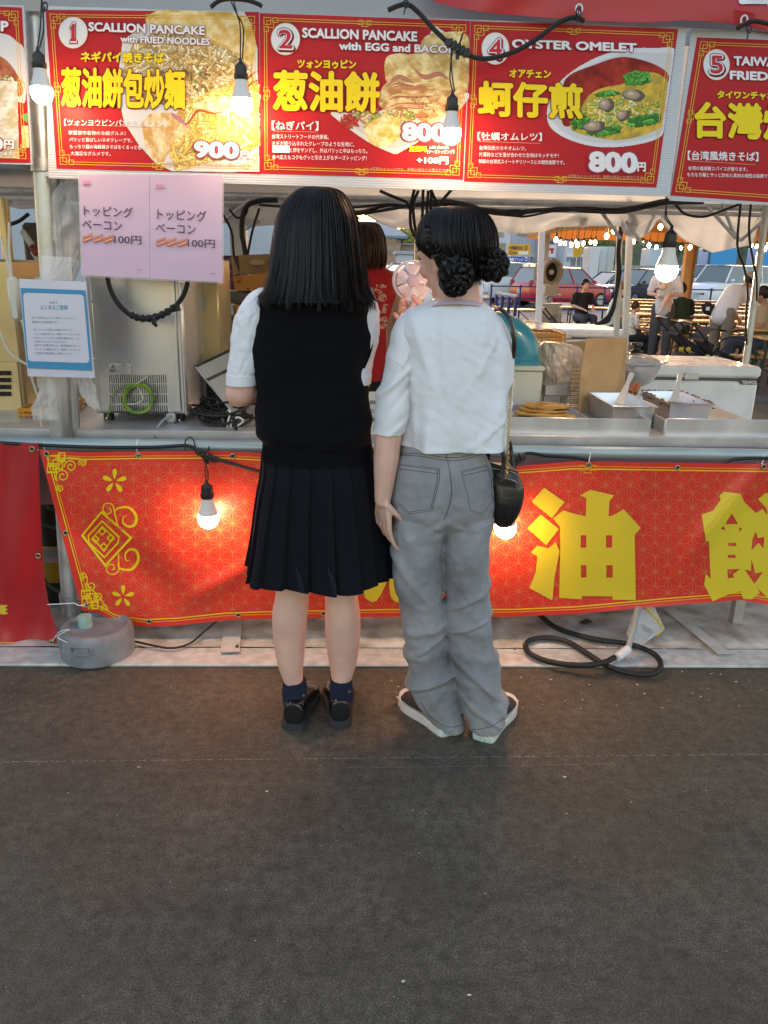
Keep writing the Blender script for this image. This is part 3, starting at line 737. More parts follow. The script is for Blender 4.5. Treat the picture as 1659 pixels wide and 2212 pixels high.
holed(mb, f, zc([(1375, 300), (1402, 274), (1500, 288), (1525, 340), (1590, 400), (1625, 375), (1655, 410), (1650, 370), (1600, 318), (1645, 283), (1720, 300), (1730, 420), (1800, 390), (1850, 470), (1820, 560), (1830, 800), (1800, 930), (1700, 935), (1592, 830), (1613, 862), (1565, 900), (1515, 898), (1500, 853), (1430, 870), (1338, 912), (1287, 815), (1298, 752), (1325, 780), (1315, 560), (1300, 567), (1273, 408), (1340, 385), (1385, 320)]),
   [zc([(1448, 400), (1485, 463), (1410, 463)]), rc(1428, 572, 1474, 590), rc(1425, 642, 1470, 660), zc([(1422, 727), (1497, 724), (1455, 755), (1460, 775), (1425, 777)]), zc([(1384, 490), (1402, 475), (1412, 500)]), zc([(1492, 478), (1507, 492), (1492, 510)]),
    zc([(1588, 507), (1600, 545), (1637, 538), (1633, 605), (1605, 572), (1562, 616), (1570, 545)]), zc([(1562, 665), (1585, 750), (1630, 740), (1580, 810), (1523, 727), (1560, 735)])], YL)
mb.make('big_character', root, M_ink, smooth=False)
mb = MB(); write(mb, '葱', f, 792, 1062, 1000, 1296, YL, bold=.035); mb.make('big_character', root, M_ink, smooth=False)
mb = MB(); q = lambda pts: [(1042.4 + x * .3717, 960 + y * .3717) for x, y in pts]
for r in ([(560, 122), (595, 122), (595, 150), (560, 150)], [(625, 122), (660, 122), (660, 150), (625, 150)], [(590, 135), (632, 135), (632, 165), (590, 165)]): stroke(mb, BF(.0024), q(r), 2.0, OR, closed=True)
mb.make('ornament', root, M_ink, smooth=False)
M_brass = mat('brass_eyelet', (.42, .33, .18), .35, .8)
def eyelet(root, u, v, fn):
 p = fn(u, v); mb = MB(); pts = [p + Vector((.0085 * math.cos(a), -.003, .0085 * math.sin(a))) for a in [k * math.pi / 7 for k in range(14)]]
 mb.tube(pts, .0026, 6, M_brass, closed=True); mb.add([p + (q_ - p) * .8 + Vector((0, .001, 0)) for q_ in pts], [tuple(range(14))], M_blackp); mb.make('eyelet', root)
for (u, v) in ((101, 980), (299, 983), (503, 985), (1271, 1004), (1463, 1010), (1649, 1008), (142, 1151), (186, 1306), (322, 1342), (515, 1328), (699, 1325), (1061, 1323)): eyelet(root, u, v, BF(.001))
# neighbour's banner at the left edge
def wav2(u, v): return .02 * nz(u * .02, v * .003, 5) + .028 * math.sin((u + v * .05) * .055) * smoothstep(980, 1250, v) + .03 * gauss(v - 1340, 60)
RE = [(957, 82), (1000, 84), (1099, 87), (1245, 95), (1310, 106), (1363, 123), (1391, 121), (1420, 118)]
root2 = thing('neighbour_banner', 'deep red vinyl banner hanging slack at the far left beside the weight', 'banner', (-1.3, 2.74, .05))
mb = MB()
def b2(s, t):
 v = 957 + (1400 - 957) * t; ur = pl(RE, v); u = -190 + (ur + 190) * s; v2 = v + (1 - s) * 14 * t + s * 0
 return P(u, v2, y=2.745 + wav2(u, v))
mb.slab(b2, (0, .0015, 0), 90, 70, mat('deep_red_vinyl', (.42, .018, .022), .34, spec=.5, bump=.3, bscale=16)); mb.make('cloth', root2, ang=60)
f2 = lambda u, v: P(u, v, y=2.7425 + wav2(u, v)); mb = MB()
for o, c in ((0, OR), (7, YE)): stroke(mb, f2, [(u, 1388 + o - (u + 160) * .0) for u in range(-160, 34, 6)], 2.6, c)
for k in range(5): stroke(mb, f2, [(u, 1309 + k * 4 + .8 * math.sin(u)) for u in range(-120, 18 - (k % 2) * 2, 4)], 3.6, YL)
mb.make('gold_print', root2, M_ink, smooth=False)
for (u, v) in ((70, 970), (83, 1200), (112, 1386)): eyelet(root2, u, v, lambda a, b: P(a, b, y=2.742 + wav2(a, b)))
# ties, cord loops
M_tie = mat('white_cable_tie', (.75, .75, .73), .4)
def tie(u, v0, v1, y=2.79, m=None, lab=''):
 mb = MB(); a = P(u, v0, y=y); pts = [a + Vector((.001, .026 * math.cos(t) - .0, .026 * math.sin(t) - .022)) for t in [k * math.pi / 8 for k in range(0, 17)]]
 mb.tube(pts, .0022, 5, m or M_tie); b = P(u, v1, y=YB - .004); mb.tube([a + Vector((0, -.026, -.022)), b + Vector((.0, .0, .0))], .002, 5, m or M_tie)
 single(mb, 'cable_tie', lab, 'cable tie')
for i, (u, v0, v1) in enumerate(((82, 950, 972), (99, 950, 978), (298, 951, 982), (1271, 970, 1003), (1644, 975, 1007))):
 tie(u, v0, v1, lab=('white cable tie holding the deep red left banner to the rail', 'white cable tie at the top left corner of the main banner', 'white cable tie above the five petalled yellow flower', 'white cable tie above the big yellow first full character', 'white cable tie above the yellow character cut by the right edge')[i])
for k, (pts, lab) in enumerate((([(102, 1306, 2.74), (140, 1304, 2.72), (160, 1303, 2.73), (170, 1308, 2.735), (186, 1306, 2.74)], 'thin white cord tying the banner corner to the pole clamp'), ([(112, 1386, 2.73), (128, 1366, 2.6), (150, 1360, 2.57), (124, 1375, 2.6), (145, 1388, 2.57)], 'thin white cord tying the left banner to the grey weight'))):
 mb = MB(); mb.tube(pxs(pts, 2.7, 5), .0018, 5, M_tie); single(mb, 'cord', lab, 'cord')
# ================================================================ MENU BOARDS
YS = 2.745
M_board = mat('corrugated_plastic', (.52, .55, .58), .45, spec=.4)
def corr(m):   # fine vertical flutes
 n = m.node_tree.nodes; L = m.node_tree.links; tc = n.new('ShaderNodeTexCoord'); wv = n.new('ShaderNodeTexWave'); wv.bands_direction = 'Z'; wv.inputs['Scale'].default_value = 42
 L.new(tc.outputs['Object'], wv.inputs[0]); bp = n.new('ShaderNodeBump'); bp.inputs['Strength'].default_value = .35; bp.inputs['Distance'].default_value = .002
 L.new(wv.outputs[0], bp.inputs['Height']); L.new(bp.outputs[0], n['Principled BSDF'].inputs['Normal'])
corr(M_board)
M_print = vcmat('laminated_print', .42, spec=.18, bump=.05, bscale=9)
M_pap = vcmat('matt_print', .5)
def quadfn(c, y):
 (a, b, c_, d) = c   # TL TR BR BL in sight coordinates
 def f(s, t): return P((a[0] * (1 - s) + b[0] * s) * (1 - t) + (d[0] * (1 - s) + c_[0] * s) * t, (a[1] * (1 - s) + b[1] * s) * (1 - t) + (d[1] * (1 - s) + c_[1] * s) * t, y=y)
 return f
RED = (.48, .018, .022); GOLD = (.80, .45, .06); WHT = (.80, .79, .80); YEL = (.88, .66, .02); MAR = (.20, .008, .015)
root_b = thing('sign_board', 'long white corrugated board carrying the first three numbered menu posters', 'board', P(700, 400, y=YS))
mb = MB(); mb.slab(quadfn(((95, 12), (1484, 58), (1447, 424), (105, 385)), YS), (0, .006, 0), 24, 8, M_board); mb.make('backing', root_b)
root_b5 = thing('sign_board', 'white corrugated board carrying the poster with number five', 'board', P(1600, 420, y=YS + .01))
mb = MB(); mb.slab(quadfn(((1494, 63), (1990, 80), (1935, 455), (1447, 433)), YS + .01), (0, .006, 0), 10, 8, M_board); mb.make('backing', root_b5)
root_b0 = thing('sign_board', 'white board at the far left edge behind the steel pole', 'board', P(0, 350, y=YS + .03))
mb = MB(); mb.slab(quadfn(((-420, -2), (52, 12), (70, 356), (-400, 345)), YS + .03), (0, .006, 0), 10, 8, M_board); mb.make('backing', root_b0)
def poster(lab, corners, y):
 r = thing('menu_poster', lab, 'poster', P(corners[3][0], corners[3][1], y=y), 'menu posters over the counter')
 g = quadfn(corners, y - .0012); mb = MB()
 mb.slab(lambda s, t: g(s, t) + Vector((0, .0016 * nz(s * 5 + y * 90, t * 4), 0)), (0, .001, 0), 26, 16, M_print); mb.col = [RED] * len(mb.f); mb.make('sheet', r)
 fr = MB(); g2 = quadfn(corners, y - .0030); A = lambda x, yy: g2(x / 1000., yy / 750.)
 for o, w_ in ((22, 3.2), (33, 3.2)):
  stroke(fr, A, [(o + 40, o), (1000 - o - 40, o)], w_, GOLD); stroke(fr, A, [(o + 40, 750 - o), (960 - o, 750 - o)], w_, GOLD)
  stroke(fr, A, [(o, o + 40), (o, 710 - o)], w_, GOLD); stroke(fr, A, [(1000 - o, o + 40), (1000 - o, 710 - o)], w_, GOLD)
 for cx, cy, sx, sy in ((20, 20, 1, 1), (980, 20, -1, 1), (20, 730, 1, -1), (980, 730, -1, -1)):
  for rr in ([(0, 0), (32, 0), (32, 32), (0, 32)], [(14, 14), (46, 14), (46, 46), (14, 46)], [(0, 42), (22, 42), (22, 66), (0, 66)], [(42, 0), (66, 0), (66, 22), (42, 22)]):
   stroke(fr, A, [(cx + sx * p, cy + sy * q) for p, q in rr], 3.4, GOLD, closed=True)
 for cx, cy, h in ((500, 27, 0), (500, 723, 0), (27, 375, 1), (973, 375, 1)):
  for rr in ([(-30, -10), (-8, -10), (-8, 10), (-30, 10)], [(8, -10), (30, -10), (30, 10), (8, 10)], [(-15, -3), (15, -3), (15, 18), (-15, 18)]):
   stroke(fr, A, [(cx + (q if h else p), cy + (p if h else q)) for p, q in rr], 3.0, GOLD, closed=True)
 fr.make('gold_border', r, M_print, smooth=False); return r
def lift(f, d): return lambda x, y: f(x, y) + Vector((0, -d, 0))
def SP(pts, k=5, c=True): return [tuple(p) for p in spline(pts, k, c)]
def outlined(mb, s, f, x0, y0, x1, y1, c, oc, bold, ow, slope):
 write(mb, s, f, x0, y0, x1, y1, oc, bold=bold, grow=ow, slope=slope); write(mb, s, lift(f, .0006), x0, y0, x1, y1, c, bold=bold, slope=slope)
def numeral(mb, f, s, cx, cy, rx, ry, sl):
 disc(mb, f, cx, cy, rx, ry, (.74, .75, .76), 32); 
 pts = [(cx + rx * math.cos(a), cy + ry * math.sin(a)) for a in [k * math.pi / 16 for k in range(32)]]; stroke(mb, lift(f, .0003), pts, 3, (.7, .38, .22), closed=True)
 if s == '1':
  pl_ = [(-.42, -.5), (-.05, -.98), (.28, -1), (.28, .66), (.5, .72), (.5, 1), (-.42, 1), (-.42, .72), (-.2, .66), (-.2, -.42), (-.4, -.3)]
  for k, (g, c, o) in enumerate(((1.1, MAR, 5), (1.06, WHT, 0), (.9, (.55, .03, .05), 0))): shape(mb, lift(f, .0006 + .0005 * k), [(cx + x * rx * .52 * g + o, cy + y * ry * .62 * g + o) for x, y in pl_], c)
  stroke(mb, lift(f, .0004), [(cx + x * rx * .60, cy + y * ry * .70) for x, y in pl_], 4, MAR, closed=True); return
 w_ = rx * .48
 write(mb, s, lift(f, .0006), cx - w_ + 6, cy - ry * .62 + 6, cx + w_ + 6, cy + ry * .62 + 6, MAR, bold=.075, slope=sl); write(mb, s, lift(f, .0013), cx - w_, cy - ry * .62, cx + w_, cy + ry * .62, MAR, bold=.065, slope=sl)
 write(mb, s, lift(f, .0020), cx - w_ * 1.0, cy - ry * .60, cx + w_ * 1.0, cy + ry * .60, WHT, bold=.045, slope=sl); write(mb, s, lift(f, .0027), cx - w_ * .92, cy - ry * .56, cx + w_ * .92, cy + ry * .56, (.55, .03, .05), bold=.018, slope=sl)
def lettering(mb, r, name='lettering'): mb.make(name, r, M_print, smooth=False)
SL = .034
# ---- 1
Z1 = lambda d: (lambda x, y: P(x / 2.88, y / 2.88, y=YS - d))
C1 = ((98, 21), (559, 26), (565, 376), (122, 364)); r = poster('red menu poster with numeral 1 and a heap of fried noodles', C1, YS)
pt = Paint(730, 55, 1622, 1080, 310); f = Z1(.0026)
pt.poly([(760, 260), (830, 200), (905, 150), (930, 95), (985, 62), (1520, 72), (1560, 140), (1602, 300), (1615, 1068), (1400, 1072), (1065, 1065), (960, 1010), (860, 900), (770, 760), (735, 600), (740, 420)], (.66, .66, .64))
egg = SP([(905, 120), (1000, 62), (1250, 72), (1480, 85), (1575, 190), (1590, 320), (1540, 420), (1400, 330), (1150, 230), (960, 180)]); pt.mottle(egg, (.60, .34, .06), (.86, .66, .28), 5, 40)
nood = [(830, 260), (1000, 190), (1200, 220), (1450, 320), (1560, 420), (1600, 560), (1540, 640), (1200, 660), (900, 640), (800, 600), (760, 450)]
pt.poly(nood, (.40, .28, .11)); pt.fill(nood, 620, [(.72, .56, .27), (.62, .44, .16), (.80, .70, .44), (.50, .32, .10), (.74, .64, .40)], 60, 15, 7, blobs=.22)
pt.fill([(1000, 440), (1300, 420), (1330, 560), (1000, 560)], 34, [(.16, .14, .06), (.16, .22, .06), (.34, .18, .08)], 26, 9, 3, blobs=.7)
ct = [(1130, 660), (1330, 560), (1500, 520), (1610, 510), (1615, 900), (1500, 960), (1330, 1000), (1090, 1060), (1040, 900), (1060, 760)]
pt.poly(ct, (.50, .32, .09)); pt.fill(ct, 420, [(.80, .62, .20), (.84, .70, .34), (.66, .42, .10), (.76, .52, .13)], 95, 17, 8)
pt.mottle(SP([(940, 120), (1060, 75), (1250, 95), (1440, 120), (1530, 230), (1500, 330), (1380, 270), (1150, 190), (1000, 170)]), (.70, .44, .12), (.84, .68, .34), 15, 30)
pt.mottle([(880, 760), (935, 705), (1050, 700), (1170, 770), (1200, 800), (1090, 870), (1020, 1010), (960, 1010), (900, 900)], (.60, .34, .10), (.84, .70, .42), 9, 28)
pt.mottle(SP([(1200, 660), (1330, 600), (1420, 600), (1500, 560), (1612, 580), (1612, 630), (1500, 660), (1400, 720), (1300, 690)]), (.66, .40, .16), (.86, .76, .52), 14, 26)
for pts, w_ in (([(1080, 705), (1160, 770), (1230, 690), (1330, 705), (1420, 690)], 15), ([(1500, 600), (1560, 520), (1610, 500)], 12), ([(1480, 540), (1560, 470), (1600, 440)], 11)): pt.line(SP(pts, 6, False), w_, (.34, .06, .02), taper=True)
pt.line(SP([(1060, 700), (1110, 740), (1170, 790)], 6, False), 24, (.46, .18, .28), taper=True)
pt.make('food_picture', f, r, M_print)
mb = MB(); f = Z1(.0058)
numeral(mb, f, '1', 455, 203, 90, 98, SL)
outlined(mb, 'SCALLION PANCAKE', f, 553, 140, 1273, 192, WHT, (.32, .05, .09), .038, .05, SL)
outlined(mb, 'with FRIED NOODLES', f, 752, 222, 1305, 262, WHT, (.32, .05, .09), .038, .05, SL)
outlined(mb, 'ネギパイ焼きそば', f, 505, 322, 1020, 385, YEL, MAR, .048, .03, .012)
outlined(mb, '葱油餅包炒麺', f, 385, 425, 1148, 658, YEL, MAR, .040, .035, .022)
write(mb, '【ツォンヨウピンパオチャオメン】', f, 400, 740, 1030, 782, WHT, bold=.018, slope=.012); stroke(mb, f, [(420, 776), (1010, 792)], 2.5, (.7, .4, .3))
for i, (s, x1) in enumerate((('寧夏夜市名物のＢ級グルメ！', 780), ('パリッと香ばしいネギクレープで、', 822), ('もっちり麺の海鮮焼きそばをくるっと巻いた、', 940), ('大満足なグルメです。', 688))):
 write(mb, s, f, 426 + i * 4, 812 + i * 43, x1, 838 + i * 43, WHT, bold=.012, slope=.014)
outlined(mb, '900', f, 1216, 882, 1478, 975, WHT, (.34, .05, .08), .055, .06, .03); outlined(mb, '円', f, 1500, 940, 1545, 982, WHT, (.34, .05, .08), .05, .05, .02)
write(mb, '※写真はイメージです。実際の商品とは異なります。', f, 1038, 1003, 1540, 1026, (.62, .36, .22), bold=.008, slope=.024); lettering(mb, r)
# ---- 2
Z2 = lambda d: (lambda x, y: P(548.6 + x / 2.88, y / 2.88, y=YS - d))
C2 = ((561, 28), (1016, 45), (1000, 388), (563, 375)); r = poster('red menu poster with numeral 2 and folded pancakes on a square plate', C2, YS)
pt = Paint(480, 150, 1338, 960, 290); f = Z2(.0026)
pt.poly(SP([(485, 720), (500, 695), (760, 700), (1000, 560), (1312, 570), (1318, 640), (1150, 800), (900, 955), (860, 955), (700, 880)], 4), (.66, .67, .64)); pt.poly([(1125, 155), (1225, 225), (1215, 300), (1090, 215)], (.72, .72, .70))
pt.poly(SP([(540, 730), (780, 730), (1010, 610), (1280, 610), (1120, 770), (890, 920), (730, 860)], 4), (.58, .56, .50))
pt.mottle(SP([(815, 480), (820, 360), (900, 330), (1000, 330), (1060, 230), (1150, 205), (1332, 225), (1328, 560), (1200, 580), (1000, 560), (850, 520)], 4), (.58, .36, .10), (.88, .74, .38), 21, 34)
pt.mottle(SP([(790, 560), (850, 500), (1000, 510), (1180, 560), (1290, 540), (1250, 640), (1130, 760), (1000, 740), (900, 720), (780, 660)], 4), (.46, .22, .07), (.82, .64, .32), 22, 24)
rd = random.Random(4)
for k in range(15):
 y = 490 + k * 17; pt.line(SP([(800 + rd.uniform(0, 40), y + 20), (900, y + rd.uniform(-14, 20)), (1010, y + rd.uniform(-14, 20)), (1110 + rd.uniform(-10, 60), y + rd.uniform(-20, 30))], 6, False), rd.choice((9, 13, 18)), rd.choice([(.55, .22, .10), (.84, .70, .42), (.40, .16, .07), (.78, .58, .22), (.74, .36, .20)]), taper=True)
for pts in ([(830, 540), (900, 480), (1000, 520)], [(990, 420), (1060, 480), (1150, 460), (1220, 500)], [(640, 670), (670, 740), (720, 780)]): pt.line(SP(pts, 6, False), 30, (.50, .19, .13), taper=True)
pt.fill([(600, 680), (800, 680), (1000, 700), (1000, 780), (680, 790)], 70, [(.66, .60, .24), (.80, .72, .40), (.34, .40, .10), (.74, .54, .16)], 40, 14, 24, blobs=.5)
pt.mottle(SP([(690, 800), (760, 740), (860, 720), (920, 790), (900, 860), (810, 915), (740, 900), (700, 850)], 4), (.70, .46, .08), (.90, .78, .42), 23, 30)
pt.fill([(545, 745), (580, 705), (640, 730), (640, 780), (590, 790), (550, 775)], 40, [(.50, .05, .03), (.64, .10, .05)], 20, 11, 25, blobs=.8)
for k in range(26): pt.disc(rd.uniform(1000, 1120), rd.uniform(600, 740), 6, 4, (.14, .10, .05))
pt.make('food_picture', f, r, M_print)
mb = MB(); f = Z2(.0058)
numeral(mb, f, '2', 196, 243, 90, 100, SL)
outlined(mb, 'SCALLION PANCAKE', f, 303, 175, 1013, 232, WHT, (.32, .05, .09), .038, .05, SL); outlined(mb, 'with EGG and BACON', f, 532, 262, 1262, 308, WHT, (.32, .05, .09), .038, .05, SL)
outlined(mb, 'ツォンヨゥピン', f, 272, 370, 634, 422, YEL, MAR, .048, .03, .016); outlined(mb, '葱油餅', f, 126, 442, 776, 680, YEL, MAR, .040, .025, .022)
write(mb, '【ねぎパイ】', f, 112, 752, 400, 808, WHT, bold=.022, slope=.012); stroke(mb, f, [(120, 815), (395, 822)], 2.5, (.7, .4, .3))
for i, (s, x1) in enumerate((('台湾ストリートフードの代表格。', 466), ('ネギが練り込まれたクレープのような生地に、', 625), ('　　　　と卵をサンドし、外はパリッと中はもっちり。', 704), ('食べ応えもコクもグッと引き上がるチーズトッピング！', 700))):
 write(mb, s.strip('　'), f, 112 + (110 if i == 2 else 0), 833 + i * 43, x1, 862 + i * 43, WHT, bold=.012, slope=.014)
shape(mb, lift(f, .0003), [(115, 903), (222, 906), (222, 952), (115, 950)], (.72, .74, .76))
outlined(mb, '800', f, 930, 768, 1190, 870, WHT, (.34, .05, .08), .055, .06, .03); outlined(mb, '加起司', f, 965, 908, 1072, 944, YEL, MAR, .05, .03, .01); write(mb, '【チーズトッピング】', f, 1078, 932, 1245, 956, WHT, bold=.02); write(mb, 'add cheese', f, 1092, 908, 1210, 925, WHT, bold=.03)
outlined(mb, '+100円', f, 1014, 975, 1208, 1018, WHT, MAR, .045, .03, .015)
write(mb, '※写真はイメージです。実際の商品とは異なります。', f, 722, 1040, 1222, 1062, (.62, .36, .22), bold=.008, slope=.02); lettering(mb, r)
# ---- 4
Z3 = lambda d, dy=0: (lambda x, y: P(1083 + x * .3473, y * .3473, y=YS + dy - d))
C3 = ((1017, 45), (1465, 62.5), (1418, 405), (1002, 392)); r = poster('red menu poster with numeral 4 and an oyster omelet on an oval plate', C3, YS)
pt = Paint(270, 290, 1100, 925, 280); f = Z3(.0026)
def ell2(cx, cy, rx, ry, rot, n=48): return [(cx + rx * math.cos(a) * math.cos(rot) - ry * math.sin(a) * math.sin(rot), cy + rx * math.cos(a) * math.sin(rot) + ry * math.sin(a) * math.cos(rot)) for a in [2 * math.pi * k / n for k in range(n)]]
def clipx(pts, fn): return [(min(x, fn(y)), y) for x, y in pts]
edge = lambda y: 1080 - (y - 310) * .136
pt.poly(clipx(SP([(282, 720), (300, 620), (380, 490), (560, 370), (760, 305), (960, 297), (1090, 312), (1080, 500), (1040, 700), (1000, 845), (820, 905), (600, 915), (420, 870), (310, 800)], 5), edge), (.68, .70, .74))
pt.poly(clipx(SP([(310, 720), (400, 500), (560, 400), (760, 335), (960, 330), (1080, 352), (1080, 500), (1040, 700), (1000, 820), (820, 880), (600, 888), (430, 845)], 5), lambda y: edge(y) - 8), (.58, .59, .62))
pt.mottle(clipx(SP([(380, 560), (420, 470), (560, 410), (740, 355), (900, 380), (1020, 440), (1040, 500), (980, 560), (800, 540), (560, 620), (470, 760), (380, 770)]), edge), (.22, .012, .008), (.44, .035, .02), 31, 44)
om = clipx(SP([(540, 600), (620, 550), (760, 520), (930, 450), (1040, 520), (1040, 700), (980, 800), (760, 870), (560, 850), (430, 800), (480, 700)]), lambda y: edge(y) - 16)
pt.mottle(om, (.40, .30, .05), (.74, .46, .06), 32, 34)
pt.fill([(540, 620), (700, 560), (820, 640), (980, 640), (1000, 720), (760, 800), (480, 780)], 190, [(.82, .58, .06), (.70, .60, .16), (.34, .48, .08), (.78, .70, .34)], 34, 13, 33, blobs=.55)
for poly, s_ in (([(760, 470), (830, 440), (920, 450), (935, 500), (870, 525), (770, 530)], 34), ([(520, 800), (620, 790), (735, 780), (740, 820), (640, 845), (540, 835)], 35), ([(790, 740), (900, 710), (1000, 705), (980, 760), (860, 785), (780, 775)], 36), ([(430, 760), (500, 715), (560, 740), (500, 800), (450, 800)], 37), ([(560, 590), (680, 560), (740, 580), (640, 600)], 38)):
 pt.poly(poly, (.04, .18, .03)); pt.fill(poly, 52, [(.06, .34, .04), (.12, .48, .08), (.03, .20, .03)], 44, 14, s_)
for (cx, cy, rx, ry, rot) in ((815, 590, 64, 34, .1), (645, 650, 44, 40, 0), (750, 715, 42, 30, -.4), (570, 785, 64, 34, -.1)):
 pt.disc(cx + 10, cy + 4, rx * 1.12, ry * 1.05, (.14, .11, .09), rot, .12, cx); pt.disc(cx - 4, cy, rx * .82, ry * .85, (.42, .30, .22), rot, .08, cx); pt.disc(cx - 10, cy - 8, rx * .35, ry * .35, (.60, .46, .36), rot)
pt.make('food_picture', f, r, M_print)
mb = MB(); f = Z3(.0058); g4 = Z2(.0058)
numeral(mb, g4, '4', 1502, 302, 86, 100, SL)
outlined(mb, 'OYSTER OMELET', f, 70, 246, 838, 296, WHT, (.32, .05, .09), .040, .05, SL); outlined(mb, 'オアチェン', f, 52, 432, 306, 480, YEL, MAR, .048, .03, .02)
outlined(mb, '蚵仔煎', g4, 1400, 508, 2038, 716, YEL, MAR, .040, .025, .03)
write(mb, '【牡蠣オムレツ】', g4, 1392, 822, 1790, 872, WHT, bold=.022, slope=.012); stroke(mb, g4, [(1400, 880), (1780, 892)], 2.5, (.7, .4, .3))
for i, (s, x1) in enumerate((('台湾伝統のカキオムレツ。', 1692), ('片栗粉などを混ぜ合わせた生地はモッチモチ！', 1896), ('特製の台湾式スイートチリソースとの相性抜群です。', 1932))):
 write(mb, s, g4, 1402 - i * 2, 905 + i * 42, x1, 932 + i * 42, WHT, bold=.012, slope=.016)
outlined(mb, '800', f, 553, 948, 838, 1062, WHT, (.34, .05, .08), .055, .06, .03); outlined(mb, '円', f, 848, 1012, 896, 1064, WHT, (.34, .05, .08), .05, .05, .02)
write(mb, '※写真はイメージです。実際の商品とは異なります。', f, 412, 1085, 888, 1106, (.62, .36, .22), bold=.008, slope=.024); lettering(mb, r)
# ---- 5
C5 = ((1506, 80.6), (1975, 98), (1910, 455), (1449, 422)); r = poster('red menu poster with numeral 5 cut off by the right edge', C5, YS + .01)
mb = MB(); f = Z3(.0042, .01)
numeral(mb, f, '5', 1338, 402, 82, 96, SL)
outlined(mb, 'TAIWAN', f, 1448, 352, 1760, 404, WHT, (.32, .05, .09), .040, .05, SL); outlined(mb, 'FRIED NOODLES', f, 1424, 442, 2120, 492, WHT, (.32, .05, .09), .040, .05, SL)
outlined(mb, 'タイワンチャオメン', f, 1344, 566, 1800, 612, YEL, MAR, .048, .03, .02); outlined(mb, '台灣炒麺', f, 1208, 640, 2060, 852, YEL, MAR, .040, .025, .02)
write(mb, '【台湾風焼きそば】', f, 1160, 938, 1598, 994, WHT, bold=.022, slope=.02); stroke(mb, f, [(1168, 1000), (1578, 1024)], 2.5, (.7, .4, .3))
for i, (s, x1) in enumerate((('台湾の塩胡椒スパイスが香ります。', 1532), ('もちもち麺とサッと炒めた具材の相性は抜群です。', 1690))): write(mb, s, f, 1164 - i * 8, 1032 + i * 40, x1, 1058 + i * 40, WHT, bold=.012, slope=.022)
lettering(mb, r)
# ---- the one at the left edge
C0 = ((-400, -2), (47, 16), (66, 352), (-395, 345)); r = poster('red menu poster with a pale bowl, half hidden behind the left steel pole', C0, YS + .03)
f = (lambda d: (lambda x, y: P(x / 2.88, y / 2.88, y=YS + .03 - d)))(.0026)
pt = Paint(-200, 200, 196, 1000, 130)
pt.poly(SP([(-400, 420), (-300, 240), (0, 205), (110, 260), (155, 330), (160, 620), (100, 640), (-100, 700), (-400, 690)]), (.64, .66, .68))
pt.mottle(SP([(-300, 420), (-100, 350), (0, 350), (80, 420), (140, 540), (120, 600), (0, 560), (-200, 560)]), (.30, .06, .03), (.45, .16, .08), 4)
pt.fill([(-200, 470), (95, 470), (95, 540), (-200, 560)], 50, [(.10, .30, .06), (.70, .66, .44), (.50, .40, .16)], 30, 14, 61, blobs=.6)
pt.mottle([(-150, 500), (108, 505), (122, 990), (-150, 980)], (.50, .44, .26), (.74, .72, .66), 62, 30); pt.poly([(122, 720), (172, 700), (172, 770)], (.10, .40, .12)); pt.mottle([(130, 780), (176, 780), (184, 920), (135, 925)], (.74, .52, .18), (.8, .7, .4), 3)
pt.make('food_picture', f, r, M_print)
mb = MB(); f = lift(f, .003); outlined(mb, 'SOUP', f, -180, 128, 52, 188, WHT, (.32, .05, .09), .04, .05, SL); outlined(mb, '700', f, -280, 850, 12, 930, WHT, (.34, .05, .08), .055, .06, .03); outlined(mb, '円', f, 30, 872, 88, 924, WHT, (.34, .05, .08), .05, .05, .02)
write(mb, '異なります。', f, -60, 945, 88, 968, (.80, .76, .76), bold=.02, slope=.02); lettering(mb, r)
